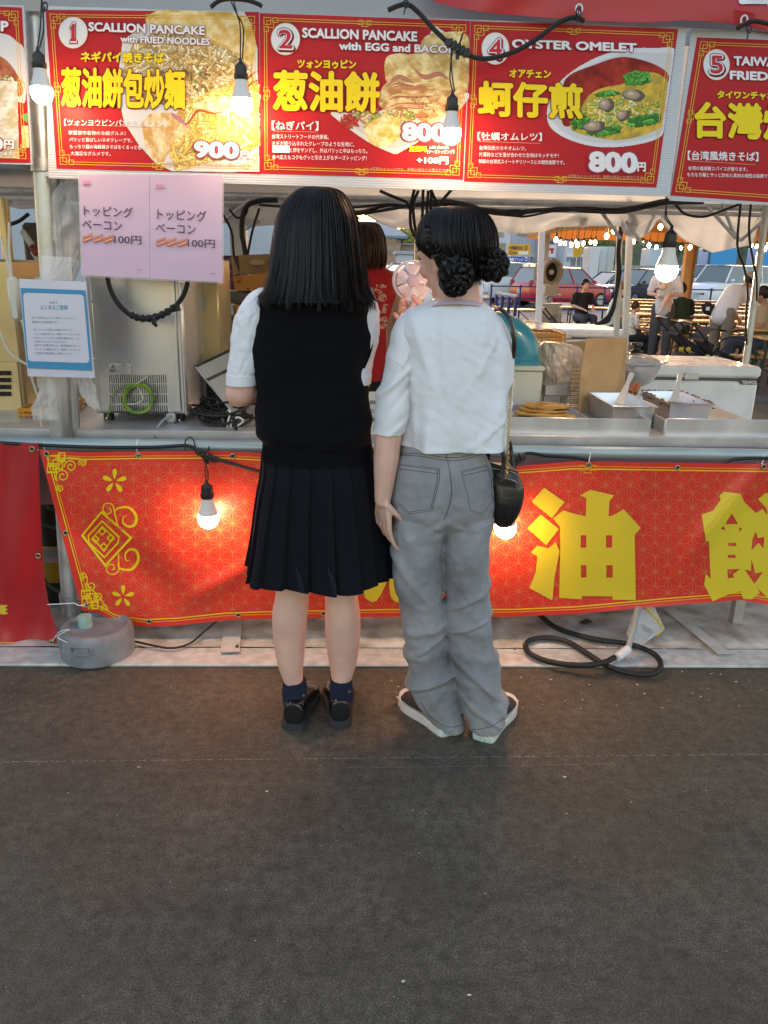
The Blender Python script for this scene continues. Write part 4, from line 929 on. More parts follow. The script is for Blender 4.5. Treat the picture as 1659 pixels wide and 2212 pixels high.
# ---- pink topping sheets and the blue Q&A sheet
zp = lambda y: (lambda a, b: P(a * .6028 / 1.8228, (650 + b * .6028) / 1.8228, y=y))
M_lam = mat('clear_laminate', (.80, .80, .82), .18, alpha=.28, spec=.6)
def paper(lab, corners, col, y, cat='sheet'):
 r = thing('notice_sheet', lab, cat, zp(y)(*corners[3])); f = zp(y); a, b, c_, d = corners
 mb = MB(); g = lambda s, t: f((a[0] * (1 - s) + b[0] * s) * (1 - t) + (d[0] * (1 - s) + c_[0] * s) * t, (a[1] * (1 - s) + b[1] * s) * (1 - t) + (d[1] * (1 - s) + c_[1] * s) * t) + Vector((0, .002 * nz(s * 3, t * 3, y * 50), 0))
 mb.slab(g, (0, .0008, 0), 14, 14, M_pap); mb.col = [col] * len(mb.f); mb.make('paper', r); return r, f
PK = (.60, .44, .58)
def topping(lab, cs, x0, dy, y):
 r, f = paper(lab, cs, PK, y); mb = MB(); g = lift(f, .0035); ink = (.10, .06, .10)
 write(mb, 'トッピング', g, x0 + 10, 262 + dy, x0 + 328, 330 + dy, ink, bold=.012, slope=.05); write(mb, 'ベーコン', g, x0, 358 + dy, x0 + 258, 415 + dy, ink, bold=.012, slope=.05); write(mb, '100円', g, x0 + 208, 458 + dy, x0 + 384, 512 + dy, ink, bold=.012, slope=.04)
 for k in range(3):
  bx = x0 + 4 + k * 69; by = 450 + dy + k * 3
  for (o, h, c) in ((0, 14, (.60, .20, .13)), (24, 22, (.58, .13, .07))):
   stroke(mb, g, [(bx + 60 * t / 8, by + 22 + o - 20 * t / 8 + 2.5 * math.sin(t * 2.2)) for t in range(9)], h, c); stroke(mb, lift(g, .0003), [(bx + 5 + 50 * t / 8, by + 20 + o - 19 * t / 8 + 2.5 * math.sin(t * 2.2)) for t in range(9)], h * .3, (.78, .46, .34))
 shape(mb, g, [(x0 + 2, 102 + dy), (x0 + 50, 102 + dy), (x0 + 50, 128 + dy), (x0 + 2, 126 + dy)], (.62, .26, .42)); stroke(mb, g, [(x0 + 355, 682 + dy), (x0 + 388, 684 + dy)], 6, (.60, .24, .34))
 mb.make('lettering', r, M_pap, smooth=False)
 mb = MB(); c = cs; e = 9; mb.slab(lambda s, t: f(((c[0][0] - e) * (1 - s) + (c[1][0] + e) * s) * (1 - t) + ((c[3][0] - e) * (1 - s) + (c[2][0] + e) * s) * t, ((c[0][1] - e) * (1 - s) + (c[1][1] - e) * s) * (1 - t) + ((c[3][1] + e) * (1 - s) + (c[2][1] + e) * s) * t) + Vector((0, .002, 0)), (0, .0005, 0), 2, 2, M_lam); mb.make('laminate', r)
topping('pink laminated topping price sheet next to the steel pole', [(516, 60), (974, 64), (978, 740), (536, 718)], 540, 0, YS - .006)
topping('pink laminated topping price sheet next to the long haired girl', [(976, 64), (1452, 66), (1450, 764), (980, 742)], 1020, 24, YS - .007)
r, f = paper('laminated question and answer sheet with a blue frame taped to the pole', [(122, 742), (562, 762), (620, 1390), (182, 1380)], (.60, .60, .68), 2.72)
mb = MB(); g = lift(f, .0035); shape(mb, g, [(137, 802), (560, 818), (604, 1342), (183, 1326)], (.02, .25, .45))
g = lift(f, .0042); pts = []
for (cx, cy, a0) in ((178, 856, 180), (526, 868, 270), (562, 1270, 0), (210, 1258, 90)):
 for k in range(5): a = RAD(a0 + k * 22.5); pts.append((cx + 24 * math.cos(a), cy + 22 * math.sin(a)))
shape(mb, g, pts, (.60, .60, .68)); g = lift(f, .005); ik = (.16, .16, .22)
write(mb, 'Q & A', g, 328, 890, 378, 905, ik, bold=.02); write(mb, 'よくあるご質問', g, 268, 912, 444, 942, (.10, .34, .46), bold=.02, slope=.02)
for x0, y0, x1, s in ((212, 988, 488, '【Q1 決済方法について教えてください】'), (214, 1016, 380, '現金のみご利用可能です。'), (222, 1066, 466, '【Q2 ペットの同伴は可能ですか？】'), (224, 1094, 524, 'ペットの姿が見えない状態でペットカート又'), (226, 1120, 524, 'はキャリーバッグをご使用の場合のみ、ペッ'), (228, 1144, 440, 'ト同伴可とさせていただきます。'), (228, 1168, 524, 'お車でご来場の際には、F駐車場またはくイ'), (230, 1194, 526, 'オンモール橿原HPよてご案内しているペッ'), (232, 1220, 480, 'ト同伴可の駐車場をご利用ください。')):
 write(mb, s, g, x0, y0, x1, y0 + 15, ik, bold=.004, slope=.016)
mb.make('lettering', r, M_pap, smooth=False)
mb = MB(); mb.slab(quadfn(((88, 553), (154, 555), (157, 606), (91, 604)), 2.724), (0, .0006, 0), 8, 6, M_lam); single(mb, 'tape_strip', 'wide clear tape wrapped round the pole above the blue framed sheet', 'tape')
# ================================================================ HANGING BULBS
M_lit = mat('lit_bulb', (1, .86, .66), .3, emis=BULB, ecol=(1, .70, .40))
M_neck = mat('bulb_neck', (.72, .70, .66), .35)
def bulb(lab, u, vb, y, wpx, cable, lit=M_lit, tilt=0):
 """vb = where the bottom of the glass is seen; wpx = width of the glass"""
 b = P(u, vb, y=y); dep = (b - Vector((0, 0, CAM_H))).dot(RM @ Vector((0, 0, -1))); R_ = wpx * dep / FOC / 2
 r = thing('light_bulb', lab, 'light bulb', b, 'lit bulbs hung along the stall'); c = b + Vector((0, 0, R_))
 mb = MB(); mb.lathe([(1e-4, -R_), (R_ * .45, -R_ * .9), (R_ * .8, -R_ * .62), (R_ * .98, -R_ * .2), (R_, .1 * R_), (R_ * .97, .42 * R_)], c, 20, lit, cap=False); mb.make('globe', r)
 mb = MB(); mb.lathe([(R_ * .965, .42 * R_), (R_ * .82, R_ * .9), (R_ * .62, R_ * 1.5), (R_ * .56, R_ * 2.0), (R_ * .5, 2.05 * R_)], c, 20, M_neck, cap=False); mb.make('neck', r)
 mb = MB(); z = 2.0 * R_
 mb.lathe([(R_ * .60, z), (R_ * .66, z + .1 * R_), (R_ * .66, z + .5 * R_), (R_ * .56, z + .55 * R_), (R_ * .54, z + 1.15 * R_), (R_ * .4, z + 1.3 * R_), (R_ * .18, z + 1.5 * R_), (R_ * .14, z + 1.8 * R_)], c, 14, M_blackp); mb.make('socket', r)
 top = c + Vector((0, 0, z + 1.75 * R_)); mb = MB(); e = [Vector(q) for q in cable]
 L_ = [top] + e
 mb.tube([Vector(q) for q in spline([tuple(q) for q in L_], 6)], .0022, 5, M_black)
 L2 = [top + Vector((.006, 0, 0))] + [q + Vector((.010 * math.sin(1 + k * 2.2), .004, 0)) for k, q in enumerate(e)]
 mb.tube([Vector(q) for q in spline([tuple(q) for q in L2], 6)], .0022, 5, M_black); mb.make('flex', r); return r
bulb('lit bulb hanging over the left steel pole beside poster one', 93, 226, 2.60, 46, [P(87, 60, y=2.60), P(90, 0, y=2.60), P(93, -60, y=2.6)])
bulb('lit bulb hanging before the noodle picture of poster one', 523, 250, 2.62, 46, [P(519, 60, y=2.62), P(512, 30, y=2.62), P(505, 4, y=2.64)])
bulb('lit bulb hanging before the 800 price of poster two', 973, 314, 2.62, 44, [P(972, 170, y=2.62), P(975, 128, y=2.63), P(981, 104, y=2.64)])
bulb('large lit bulb hanging inside the stall at right above the freezer', 1437, 609, 2.95, 47, [P(1437, 470, y=2.95), P(1440, 440, y=2.95), P(1444, 412, y=2.95)])
bulb('lit bulb hanging before the red banner left of the pleated skirt', 451, 1141, 2.655, 45, [P(443, 1018, y=2.66), P(444, 1004, y=2.69), P(441, 985, y=2.74)])
bulb('lit bulb before the red banner under the black handbag', 1090, 1163, 2.655, 47, [P(1092, 1040, y=2.66), P(1096, 1020, y=2.69), P(1105, 1000, y=2.74)])
# festoon cables
def cable(name, lab, pts, y, r_, k=8, m=None, cat='cable', group=None):
 mb = MB(); mb.tube(pxs(pts, y, k), r_, 8, m or M_black); return single(mb, name, lab, cat, group=group)
cable('power_cable', 'thick black festoon cable swagged across posters two and four', [(838, 22), (862, 12), (882, 10), (905, 28), (940, 66), (985, 106), (1025, 124), (1060, 126), (1110, 112), (1160, 84), (1205, 50), (1240, 38), (1262, 45)], 2.66, .0072)
cable('power_cable', 'thick black cable looping over the top of poster one', [(455, 16), (470, 4), (490, -2), (530, 0), (556, 8), (566, 14)], 2.66, .0062)
cable('power_cable', 'thick black cable looping over the top of poster five', [(1592, 62), (1612, 50), (1634, 46), (1680, 56), (1720, 60)], 2.66, .0065)
cable('power_cable', 'black cable clipped along the rail left of the skirt', [(-60, 952, 2.76), (60, 960, 2.755), (200, 966, 2.757), (330, 966, 2.757), (405, 963, 2.757), (430, 976, 2.74), (470, 992, 2.72), (560, 1018, 2.71), (640, 1030, 2.71)], 2.75, .0062)
cable('power_cable', 'black cable under the rail beside the handbag', [(1095, 1008, 2.72), (1125, 988, 2.74), (1142, 979, 2.757), (1180, 984, 2.757), (1240, 988, 2.757), (1270, 994, 2.757), (1290, 1002, 2.76)], 2.75, .0058)
cable('power_cable', 'black cable dipping under the rail at the right edge', [(1560, 1003, 2.76), (1590, 992, 2.757), (1659, 990, 2.757), (1720, 996, 2.757)], 2.75, .0058)
for u, v, y, lab in ((447, 984, 2.735, 'black cable coupler above the left banner bulb'), (1112, 998, 2.725, 'black cable coupler beside the handbag under the rail'), (989, 104, 2.655, 'black cable coupler on the festoon cable over poster two')):
 mb = MB(); c = P(u, v, y=y); an = .45 if u != 1112 else -.55; R_ = Matrix.Rotation(an, 3, 'Y')
 for k in range(-2, 3): mb.box(c + R_ @ Vector((k * .014, 0, 0)), (.011, .024, .026), M_blackp, rot=R_, bev=.003)
 mb.box(c, (.085, .016, .018), M_blackp, rot=R_, bev=.003); mb.cyl(c, c + Vector((0, .0, -.03)), .006, 8, M_blackp); mb.cyl(c + Vector((.0, -.012, 0)), c + Vector((.012, -.016, .036)), .003, 6, M_blackp)
 single(mb, 'cable_coupler', lab, 'coupler')
for u, v, lab in ((877, 8, 'black tie holding the festoon cable above poster two'), (1250, 26, 'black tie holding the festoon cable under the red awning'), (1618, 62, 'black tie holding the cable above poster five'), (97, 14, 'black tie at the top left corner of poster one'), (410, 963, 'black tie holding the cable to the rail')):
 mb = MB(); c = P(u, v, y=2.652 if v < 500 else 2.752); rr = .012 if v < 500 else .03
 mb.tube([c + Vector((rr * .6 * math.cos(a), .006 * math.sin(a), rr * math.sin(a))) for a in [k * math.pi / 6 for k in range(12)]], .0025, 5, M_blackp, closed=True)
 mb.tube([c, c + Vector((-.006, -.01, -.03))], .0022, 5, M_blackp); single(mb, 'cable_tie', lab, 'cable tie')
# ================================================================ PEOPLE
M_skin = mat('skin', (.74, .43, .34), .5, var=.10, vscale=14, subs=.10, bump=.05, bscale=200)
M_skin2 = mat('tanned_skin', (.36, .19, .12), .5, subs=.1)
def hairmat(name, col, rough=.46):
 m = mat(name, col, rough, spec=.35, var=.5, vscale=70, stretch=(1, 1, .04), bump=.4, bscale=120); return m
M_hair = hairmat('black_hair', (.010, .008, .007)); M_hairb = hairmat('brown_hair', (.06, .028, .012))
M_navy = mat('navy_knit', (.0028, .003, .0048), .95, sheen=.01, spec=.2, bump=.9, bscale=240)
M_skirt = mat('navy_serge', (.0038, .004, .0075), .9, sheen=.01, spec=.25, bump=.3, bscale=400)
M_shirt = mat('white_cotton', (.76, .76, .80), .8, bump=.25, bscale=260, sheen=.1)
M_tee = mat('white_jersey', (.76, .76, .78), .85, bump=.2, bscale=300, sheen=.15)
M_leather = mat('black_patent', (.008, .008, .009), .16, coat=.5)
M_sole = mat('dark_rubber', (.03, .03, .032), .7)
M_denim = mat('grey_denim', (.17, .17, .18), .88, var=.22, vscale=5, bump=.6, bscale=380, sheen=.05, vcol2=(.38, .38, .395))
M_stitch = mat('dark_stitch', (.07, .07, .075), .8); M_stl = mat('pale_denim_edge', (.40, .40, .42), .85)
M_sock = mat('navy_sock', (.010, .013, .035), .9, bump=.6, bscale=200)
def strands(mb, rows, nst, seed, r0=.0030, clump=60, lift_=.003, tstart=(0, .12), tend=(.93, 1.05), ex=2.1, wave=.004, flare=.0, a_lo=-math.pi, a_hi=math.pi, npt=15, back=-math.pi / 2, pull=.7):
 """hair locks that follow a ring loft (rows as for ringloft) from the parting to the ragged ends"""
 rd = random.Random(seed); R = spline(rows, 10); n = len(R) - 1
 cl = [rd.uniform(a_lo, a_hi) for _ in range(clump)]; cend = [rd.uniform(*tend) for _ in range(clump)]; cfl = [rd.uniform(-1, 1) for _ in range(clump)]
 for k in range(nst):
  a = rd.uniform(a_lo, a_hi); j = min(range(clump), key=lambda i: abs(cl[i] - a)); ts = rd.uniform(*tstart); te = cend[j] + rd.uniform(-.03, .03); off = lift_ * rd.uniform(-.3, 1.2); ph = rd.uniform(0, 6); pts = []; rs = []
  for i in range(npt):
   q = i / (npt - 1); t = ts + (te - ts) * q; x = max(0, min(t * n, n - 1e-3)); i0 = int(x); fr = x - i0; z, xl, xr, yc, ry = R[i0] * (1 - fr) + R[i0 + 1] * fr
   aa = a + (cl[j] - a) * pull * smoothstep(.35, 1.0, q) + .012 * math.sin(q * 5 + ph)
   c, s = math.cos(back + aa), math.sin(back + aa); ex_ = math.copysign(abs(c) ** (2 / ex), c); ey = math.copysign(abs(s) ** (2 / ex), s)
   rx = (xr - xl) / 2; o = off + wave * math.sin(q * 4 + ph) * q + flare * cfl[j] * smoothstep(.8, 1, q)
   zz = z - (t - 1) * .25 * (t > 1)
   pts.append(((xl + xr) / 2 + (rx + o) * ex_, yc + (ry + o) * ey, zz)); rs.append(r0 * (1 - .82 * smoothstep(.55, 1, q)) * (.5 + .5 * smoothstep(0, .12, q)))
  mb.tube(pts, rs, 3, cap=True, flat=.6)
def head(mb, c, yawd, s=1.0, pitchd=0):
 """skull, jaw, nose, lips, brow, ears fused into the body; yawd = where the face looks (0 = away from us, +Y)"""
 R = Matrix.Rotation(RAD(yawd), 3, 'Z') @ Matrix.Rotation(RAD(-pitchd), 3, 'X'); c = Vector(c)
 L = lambda x, y, z: c + R @ Vector((x * s, y * s, z * s))
 mb.ell(c, (.073 * s, .092 * s, .098 * s), rot=R, n=22, k=16)
 mb.ell(L(0, .030, -.055), (.054 * s, .056 * s, .062 * s), rot=R, n=18, k=12); mb.ell(L(0, .062, -.098), (.024 * s, .022 * s, .018 * s), rot=R)
 for sx in (-1, 1):
  capsule(mb, L(sx * .052, .0, -.06), .018 * s, L(sx * .016, .066, -.098), .013 * s)
  mb.ell(L(sx * .040, .062, -.035), (.022 * s, .020 * s, .022 * s), rot=R); mb.ell(L(sx * .028, .079, .012), (.022 * s, .010 * s, .008 * s), rot=R)
  mb.ell(L(sx * .074, -.006, -.028), (.008 * s, .019 * s, .031 * s), rot=R @ Matrix.Rotation(sx * .25, 3, 'Z')); mb.ell(L(sx * .072, .004, -.052), (.006 * s, .009 * s, .010 * s), rot=R)
 capsule(mb, L(0, .088, .008), .006 * s, L(0, .106, -.034), .011 * s); mb.ell(L(0, .100, -.038), (.016 * s, .011 * s, .008 * s), rot=R)
 mb.ell(L(0, .090, -.062), (.022 * s, .010 * s, .007 * s), rot=R); mb.ell(L(0, .087, -.072), (.018 * s, .010 * s, .007 * s), rot=R)
 return L, R
def features(L, R, s, root, hairm):
 mb = MB()
 for sx in (-1, 1): mb.ell(L(sx * .030, .080, -.006), (.012 * s, .007 * s, .006 * s), mat('eye_white', (.7, .68, .66), .3), rot=R, n=10, k=6); mb.ell(L(sx * .030, .0855, -.006), (.006 * s, .003 * s, .006 * s), mat('iris', (.03, .015, .01), .2), rot=R, n=10, k=6)
 mb.make('eyes', root); mb = MB()
 for sx in (-1, 1): mb.tube([L(sx * .014, .089, .018), L(sx * .030, .089, .024), L(sx * .046, .080, .018)], [.0022 * s, .003 * s, .0012 * s], 5)
 mb.make('eyebrows', root, hairm); mb = MB(); mb.tube([L(-.02, .094, -.067), L(0, .101, -.066), L(.02, .094, -.067)], [.001 * s, .0034 * s, .001 * s], 6); mb.make('lips', root, mat('lips', (.42, .16, .14), .4))
# ---------------------------------------------------------------- 1. schoolgirl with long black hair
G1 = thing('person', 'girl with long straight black hair, navy knit vest, pleated skirt and black loafers', 'person', (-.11, 2.24, 0))
rowsW = lambda L_, y, ry: [prow(v, a, b, (y[i] if hasattr(y, '__len__') else y), (ry[i] if hasattr(ry, '__len__') else ry)) for i, (v, a, b) in enumerate(L_)]
mb = MB()
legL = [(1100, 582, 690), (1180, 590, 684), (1240, 596, 674), (1281, 596, 669), (1315, 589, 666), (1341, 588, 663), (1380, 590, 660), (1418, 596, 658), (1445, 603, 655), (1472, 613, 654), (1495, 617, 652), (1535, 617, 653)]
legR = [(1100, 695, 795), (1180, 698, 786), (1240, 700, 776), (1281, 702, 772), (1315, 702, 777), (1341, 702, 779), (1380, 703, 778), (1406, 706, 775), (1436, 712, 769), (1466, 716, 760), (1492, 716, 756), (1535, 714, 756)]
yl = [2.22, 2.225, 2.23, 2.235, 2.235, 2.235, 2.24, 2.245, 2.25, 2.25, 2.25, 2.25]; rl = [.075, .07, .062, .055, .056, .056, .053, .048, .042, .036, .034, .036]
for L_ in (legL, legR): ringloft(mb, rowsW(L_, yl, rl), 40, 80, ex=2.0)
for cx in ((633, 1), (735, -1)):
 p = P(cx[0], 1540, y=2.25); capsule(mb, (p.x, 2.24, .06), .026, (p.x + cx[1] * .012, 2.36, .045), .022)
tor = [(560, 655, 722), (610, 650, 730), (640, 575, 795), (720, 560, 800), (820, 570, 780), (900, 575, 790), (960, 580, 800), (1030, 575, 815), (1120, 580, 805)]
ringloft(mb, rowsW(tor, 2.22, [.05, .055, .075, .09, .085, .09, .1, .11, .1]), 48, 60, ex=2.2)
hc = Vector((P(690, 480, y=2.22).x, 2.235, P(690, 480, y=2.22).z - .005))
capsule(mb, hc - Vector((0, .02, .16)), .054, hc - Vector((0, .01, .06)), .05); HL, HR = head(mb, hc, 4, .98, 14)
eL = P(517, 850, y=2.19); wL = Vector((eL.x + .13, 2.42, eL.z + .03)); eR = P(770, 848, y=2.25); wR = Vector((eR.x - .08, 2.43, eR.z + .04))
chain(mb, [P(578, 680, y=2.2), P(534, 770, y=2.195), eL + Vector((.006, 0, .012))], [.036, .034, .038]); chain(mb, [eL, eL.lerp(wL, .35), wL], [.039, .039, .024]); hand(mb, wL, wL - eL + Vector((.05, 0, .03)), (.3, .2, -1), 1, curl=.35)
chain(mb, [P(782, 685, y=2.215), P(782, 770, y=2.22), eR], [.034, .033, .034]); chain(mb, [eR, eR.lerp(wR, .35), wR], [.037, .037, .024]); hand(mb, wR, wR - eR + Vector((-.05, 0, .03)), (-.3, .2, -1), -1, curl=.35)
skin(mb, 'body', M_skin, G1, .0048, 5); features(HL, HR, .98, G1, M_hair)
# blouse: two sleeves and a body under the vest
def sl_disp(seed, amp=.004, top=0.0):
 def d(a, t, x, z):
  q = amp * (nz(a * 1.6, z * 26, seed) + .6 * nz(a * 3.5, z * 60, seed + 3)) * (1 - .6 * t)
  q += top * math.sin(a * 11) * smoothstep(.35, .05, t)
  if t > .93: q *= .2; q += .0015
  return q
 return d
mb = MB(); ringloft(mb, rowsW([(622, 562, 606), (634, 542, 610), (652, 525, 606), (672, 514, 596), (690, 506, 588), (740, 500, 578), (790, 493, 566), (806, 491, 560), (812, 490, 559), (829, 490, 556)], 2.195, [.03, .045, .055, .06, .062, .06, .058, .057, .058, .057]), 110, 110, disp=sl_disp(4, .0055, .0015), ex=2.0); mb.make('sleeve', G1, M_shirt, ang=70)
mb = MB(); ringloft(mb, rowsW([(628, 765, 800), (645, 765, 812), (672, 765, 819), (700, 762, 820), (740, 758, 817), (780, 750, 806), (828, 748, 800)], 2.215, [.03, .05, .06, .06, .058, .055, .055]), 90, 90, disp=sl_disp(9, .0045, .001), ex=2.0); mb.make('sleeve', G1, M_shirt, ang=70)
mb = MB(); e = rowsW([(808, 489.5, 560.5), (829.5, 489, 557.5)], 2.195, .0585); ringloft(mb, e, 60, 4, ex=2.0, disp=lambda a, t, x, z: .0008); mb.make('cuff', G1, M_shirt)
# vest
VR = [(604, 655, 722), (615, 618, 760), (626, 574, 786), (636, 547, 799), (656, 546, 803), (685, 545, 806), (730, 538, 810), (762, 532, 804), (800, 546, 786), (841, 556, 792), (873, 553, 798), (915, 553, 801), (936, 556, 800), (950, 566, 800), (962, 567, 801), (986, 565, 806)]
vy = [2.225] * 3 + [2.215] * 13; vr = [.05, .07, .085, .095, .11, .118, .122, .122, .118, .118, .122, .13, .132, .126, .126, .13]
def vdisp(a, t, x, z):
 w_ = .0045 * nz(x * 9, z * 11, 3) + .003 * nz(x * 22 + z * 14, z * 26 - x * 10, 7)
 for (zx, zz, sl, wd, am) in ((-.02, 1.03, .8, .020, .006), (.0, .97, .5, .018, .005), (-.17, .95, -.5, .02, .005), (.02, 1.10, -.9, .022, .004)):
  w_ += am * gauss((z - zz) - sl * (x - zx), wd) * gauss(x - zx, .09)
 if t > .88: w_ = w_ * .3 - .002 + .0013 * math.sin(a * 95)
 return w_
mv = MB(); ringloft(mv, rowsW(VR, vy, vr), 470, 150, disp=vdisp, ex=2.5); vest = mv.make('vest', G1, M_navy, ang=80); tv = tree_of(mv)
mb = MB()
for pts in ([(549, 640), (551, 665), (550, 690), (544, 730), (538, 758), (548, 796)], [(794, 642), (798, 668), (801, 700), (804, 728), (798, 762), (784, 796)]):
 q = [onto(tv, a, b, .001) for a, b in spline(pts, 12)]; q = [p for p in q if p]
 for i, p in enumerate(q[:-1]):
  for f_ in (0, .5):
   c = p.lerp(q[i + 1], f_); sx = 1 if pts[0][0] < 690 else -1; mb.tube([c - Vector((sx * .004, 0, .000)), c + Vector((sx * .010, -.0005, .002))], [.0012, .0010], 4)
mb.make('armhole_rib', G1, M_navy)
# pleated skirt
NP = 19
def kdisp(a, t, x, z):
 ph = (a / (2 * math.pi) * NP + .012 * math.sin(a * 3)) % 1.0
 saw = (ph ** .55) * (1 - smoothstep(.93, 1.0, ph)); A = .0035 + .017 * t ** 1.3
 w_ = A * (saw - .5) + .014 * t * t * math.sin(a * 5.0 + .9) + .006 * t * nz(a * 2, t * 3, 5)
 return (w_, -.004 * t * math.sin(a * 5 + 2.4))
ms = MB(); ringloft(ms, rowsW([(950, 572, 800), (985, 566, 809), (1020, 563, 817), (1080, 552, 825), (1140, 543, 834), (1200, 534, 843), (1236, 529, 850)], [2.215, 2.21, 2.205, 2.205, 2.205, 2.205, 2.205], [.105, .115, .13, .142, .152, .163, .170]), 570, 90, disp=kdisp, ex=2.1, capt=False, capb=False); ms.make('skirt', G1, M_skirt, ang=42)
ts = tree_of(ms); mb = MB()
for (a, b) in (((708, 1225), (722, 1288)), ((640, 1225), (648, 1287))):
 for o in (0, 5, 9): seam(mb, ts, [(a[0] + o, a[1] + o * 2), (b[0] + o, b[1])], .0004, 14, .0005)
mb.make('seam', G1, mat('pale_thread', (.055, .055, .10), .8))
# socks and loafers
for L_, sgn in (([(1468, 612, 661), (1482, 611, 663), (1500, 610, 663), (1520, 613, 658), (1545, 618, 652)], 1), ([(1464, 714, 760), (1480, 713, 761), (1500, 712, 762), (1515, 714, 758), (1540, 718, 752)], -1)):
 mb = MB(); ringloft(mb, rowsW(L_, [2.25, 2.25, 2.25, 2.245, 2.24], [.037, .040, .043, .045, .04]), 150, 30, disp=lambda a, t, x, z: .0007 * math.sin(a * 44), ex=2.0); mb.make('sock', G1, M_sock)
 if 1:
  p = P(656 if sgn > 0 else 755, 1502 if sgn > 0 else 1494, y=2.215); mb = MB()
  for q in range(3): mb.tube([p + Vector((-.004 + q * .003, -.001 - q * .0005, -.003)), p + Vector((-.002 + q * .003, -.001, .004))], .0005, 4)
  mb.make('emblem', G1, mat('grey_emblem', (.35, .36, .4), .6))
def shoe(root, heel, dirn, L_=.245, wid=1.0, upper=M_leather, sole=M_sole, sole_h=.024, hcol=.062, sneaker=False, name='loafer'):
 """heel = the back end on the ground; dirn = heading in degrees from +Y towards +X"""
 d = Vector((math.sin(RAD(dirn)), math.cos(RAD(dirn)), 0)); s = Vector((d.y, -d.x, 0)); h = Vector(heel)
 #      t     halfw  z_top   
 prof = [(0.0, .010, hcol * .93), (.008, .019, hcol * .97), (.025, .0265, hcol), (.08, .031, hcol), (.2, .0325, hcol * .97), (.33, .032, hcol * .92), (.45, .036, hcol * .95), (.62, .043, hcol * .78), (.76, .045, hcol * .58), (.88, .040, hcol * .46), (.96, .027, hcol * .36), (1.0, .012, hcol * .22)]
 R = spline(prof, 5); mb = MB(); vs = []; nk = 22
 for t, w_, zt in R:
  for k in range(nk):
   a = 2 * math.pi * k / nk; cx = math.cos(a); cz = math.sin(a); cx = math.copysign(abs(cx) ** .7, cx); cz = math.copysign(abs(cz) ** .8, cz)
   z = sole_h * .7 + (zt * .5) * (1 + cz); lean = .35 * max(0, cz) * .0
   vs.append(h + d * (t * L_ + (.006 if t > .05 else .006 + .004 * cz)) + s * (w_ * wid * cx * (1 - .16 * max(0, cz))) + Vector((0, 0, z)))
 n = len(R); fs = [(i * nk + k, (i + 1) * nk + k, (i + 1) * nk + (k + 1) % nk, i * nk + (k + 1) % nk) for i in range(n - 1) for k in range(nk)] + [tuple(range(nk)), tuple(reversed(range((n - 1) * nk, n * nk)))]
 mb.add(vs, fs); mb.make(name + '_upper', root, upper, recalc=True)
 mb = MB(); out = [(t, w_ * wid * 1.07 + .001) for t, w_, _ in R]; ring = [(L_ * t, w_) for t, w_ in out] + [(L_ * t, -w_) for t, w_ in reversed(out)]
 lv = [0, .3, .75, 1.0]; vs = []
 for j, q in enumerate(lv):
  for (x, w_) in ring:
   k = 1.0 - (.05 if j == 0 else 0)
   vs.append(h + d * (x - (.003 if x < .02 else 0)) + s * w_ * k + Vector((0, 0, sole_h * q + (.012 * smoothstep(.8, 1, x / L_) if sneaker else 0) + (.001))))
 m_ = len(ring); fs = [(j * m_ + k, j * m_ + (k + 1) % m_, (j + 1) * m_ + (k + 1) % m_, (j + 1) * m_ + k) for j in range(len(lv) - 1) for k in range(m_)] + [tuple(range(m_)), tuple(range((len(lv) - 1) * m_, len(lv) * m_))]
 mb.add(vs, fs, sole)
 mb.make(name + '_sole', root, recalc=True)
 return h, d, s
for u, v, dd in ((632.5, 1579, 7), (735, 1573, -3)):
 h = P(u, v, z=0); h, d, s = shoe(G1, (h.x, h.y, 0), dd, hcol=.076, wid=1.13)
 mb = MB(); mb.tube([h + d * .008 + s * (.026 * math.sin(a)) + Vector((0, 0, .091)) + d * (.012 * (1 - math.cos(a))) for a in [-1.2 + k * .2 for k in range(13)]], .0022, 6); mb.make('piping', G1, M_leather)
 mb = MB(); c = h + d * .034 + Vector((0, 0, .014)); mb.box(c, (.064, .062, .026), M_sole, rot=-RAD(dd), bev=.006); mb.make('heel', G1)
# long hair
HR1 = [(405, 674, 702), (409, 657, 722), (420, 640, 738), (440, 625, 750), (470, 611, 763), (510, 603, 770), (555, 597, 776), (600, 589, 782), (635, 579, 790), (652, 571, 797)]
hy = [2.235, 2.235, 2.235, 2.23, 2.225, 2.215, 2.19, 2.16, 2.135, 2.12]; hr = [.02, .05, .075, .095, .112, .118, .105, .085, .07, .062]
rows = rowsW(HR1, hy, hr); mb = MB()
ringloft(mb, rows, 260, 90, disp=lambda a, t, x, z: .0035 * nz(a * 14, z * 2.5, 1) + .0022 * nz(a * 40, z * 2, 5) - .004, ex=2.1)
strands(mb, rows, 3000, 7, r0=.0017, clump=90, lift_=.006, tend=(.93, 1.07), flare=.016, wave=.006, pull=.65)
strands(mb, rows, 1300, 77, r0=.0012, clump=160, lift_=.010, tend=(.90, 1.06), flare=.022, wave=.010, pull=.6)
strands(mb, rows, 700, 17, r0=.0008, clump=400, lift_=.009, tend=(.7, 1.08), flare=.016, wave=.008, pull=.3)
mb.make('hair', G1, M_hair, ang=75)
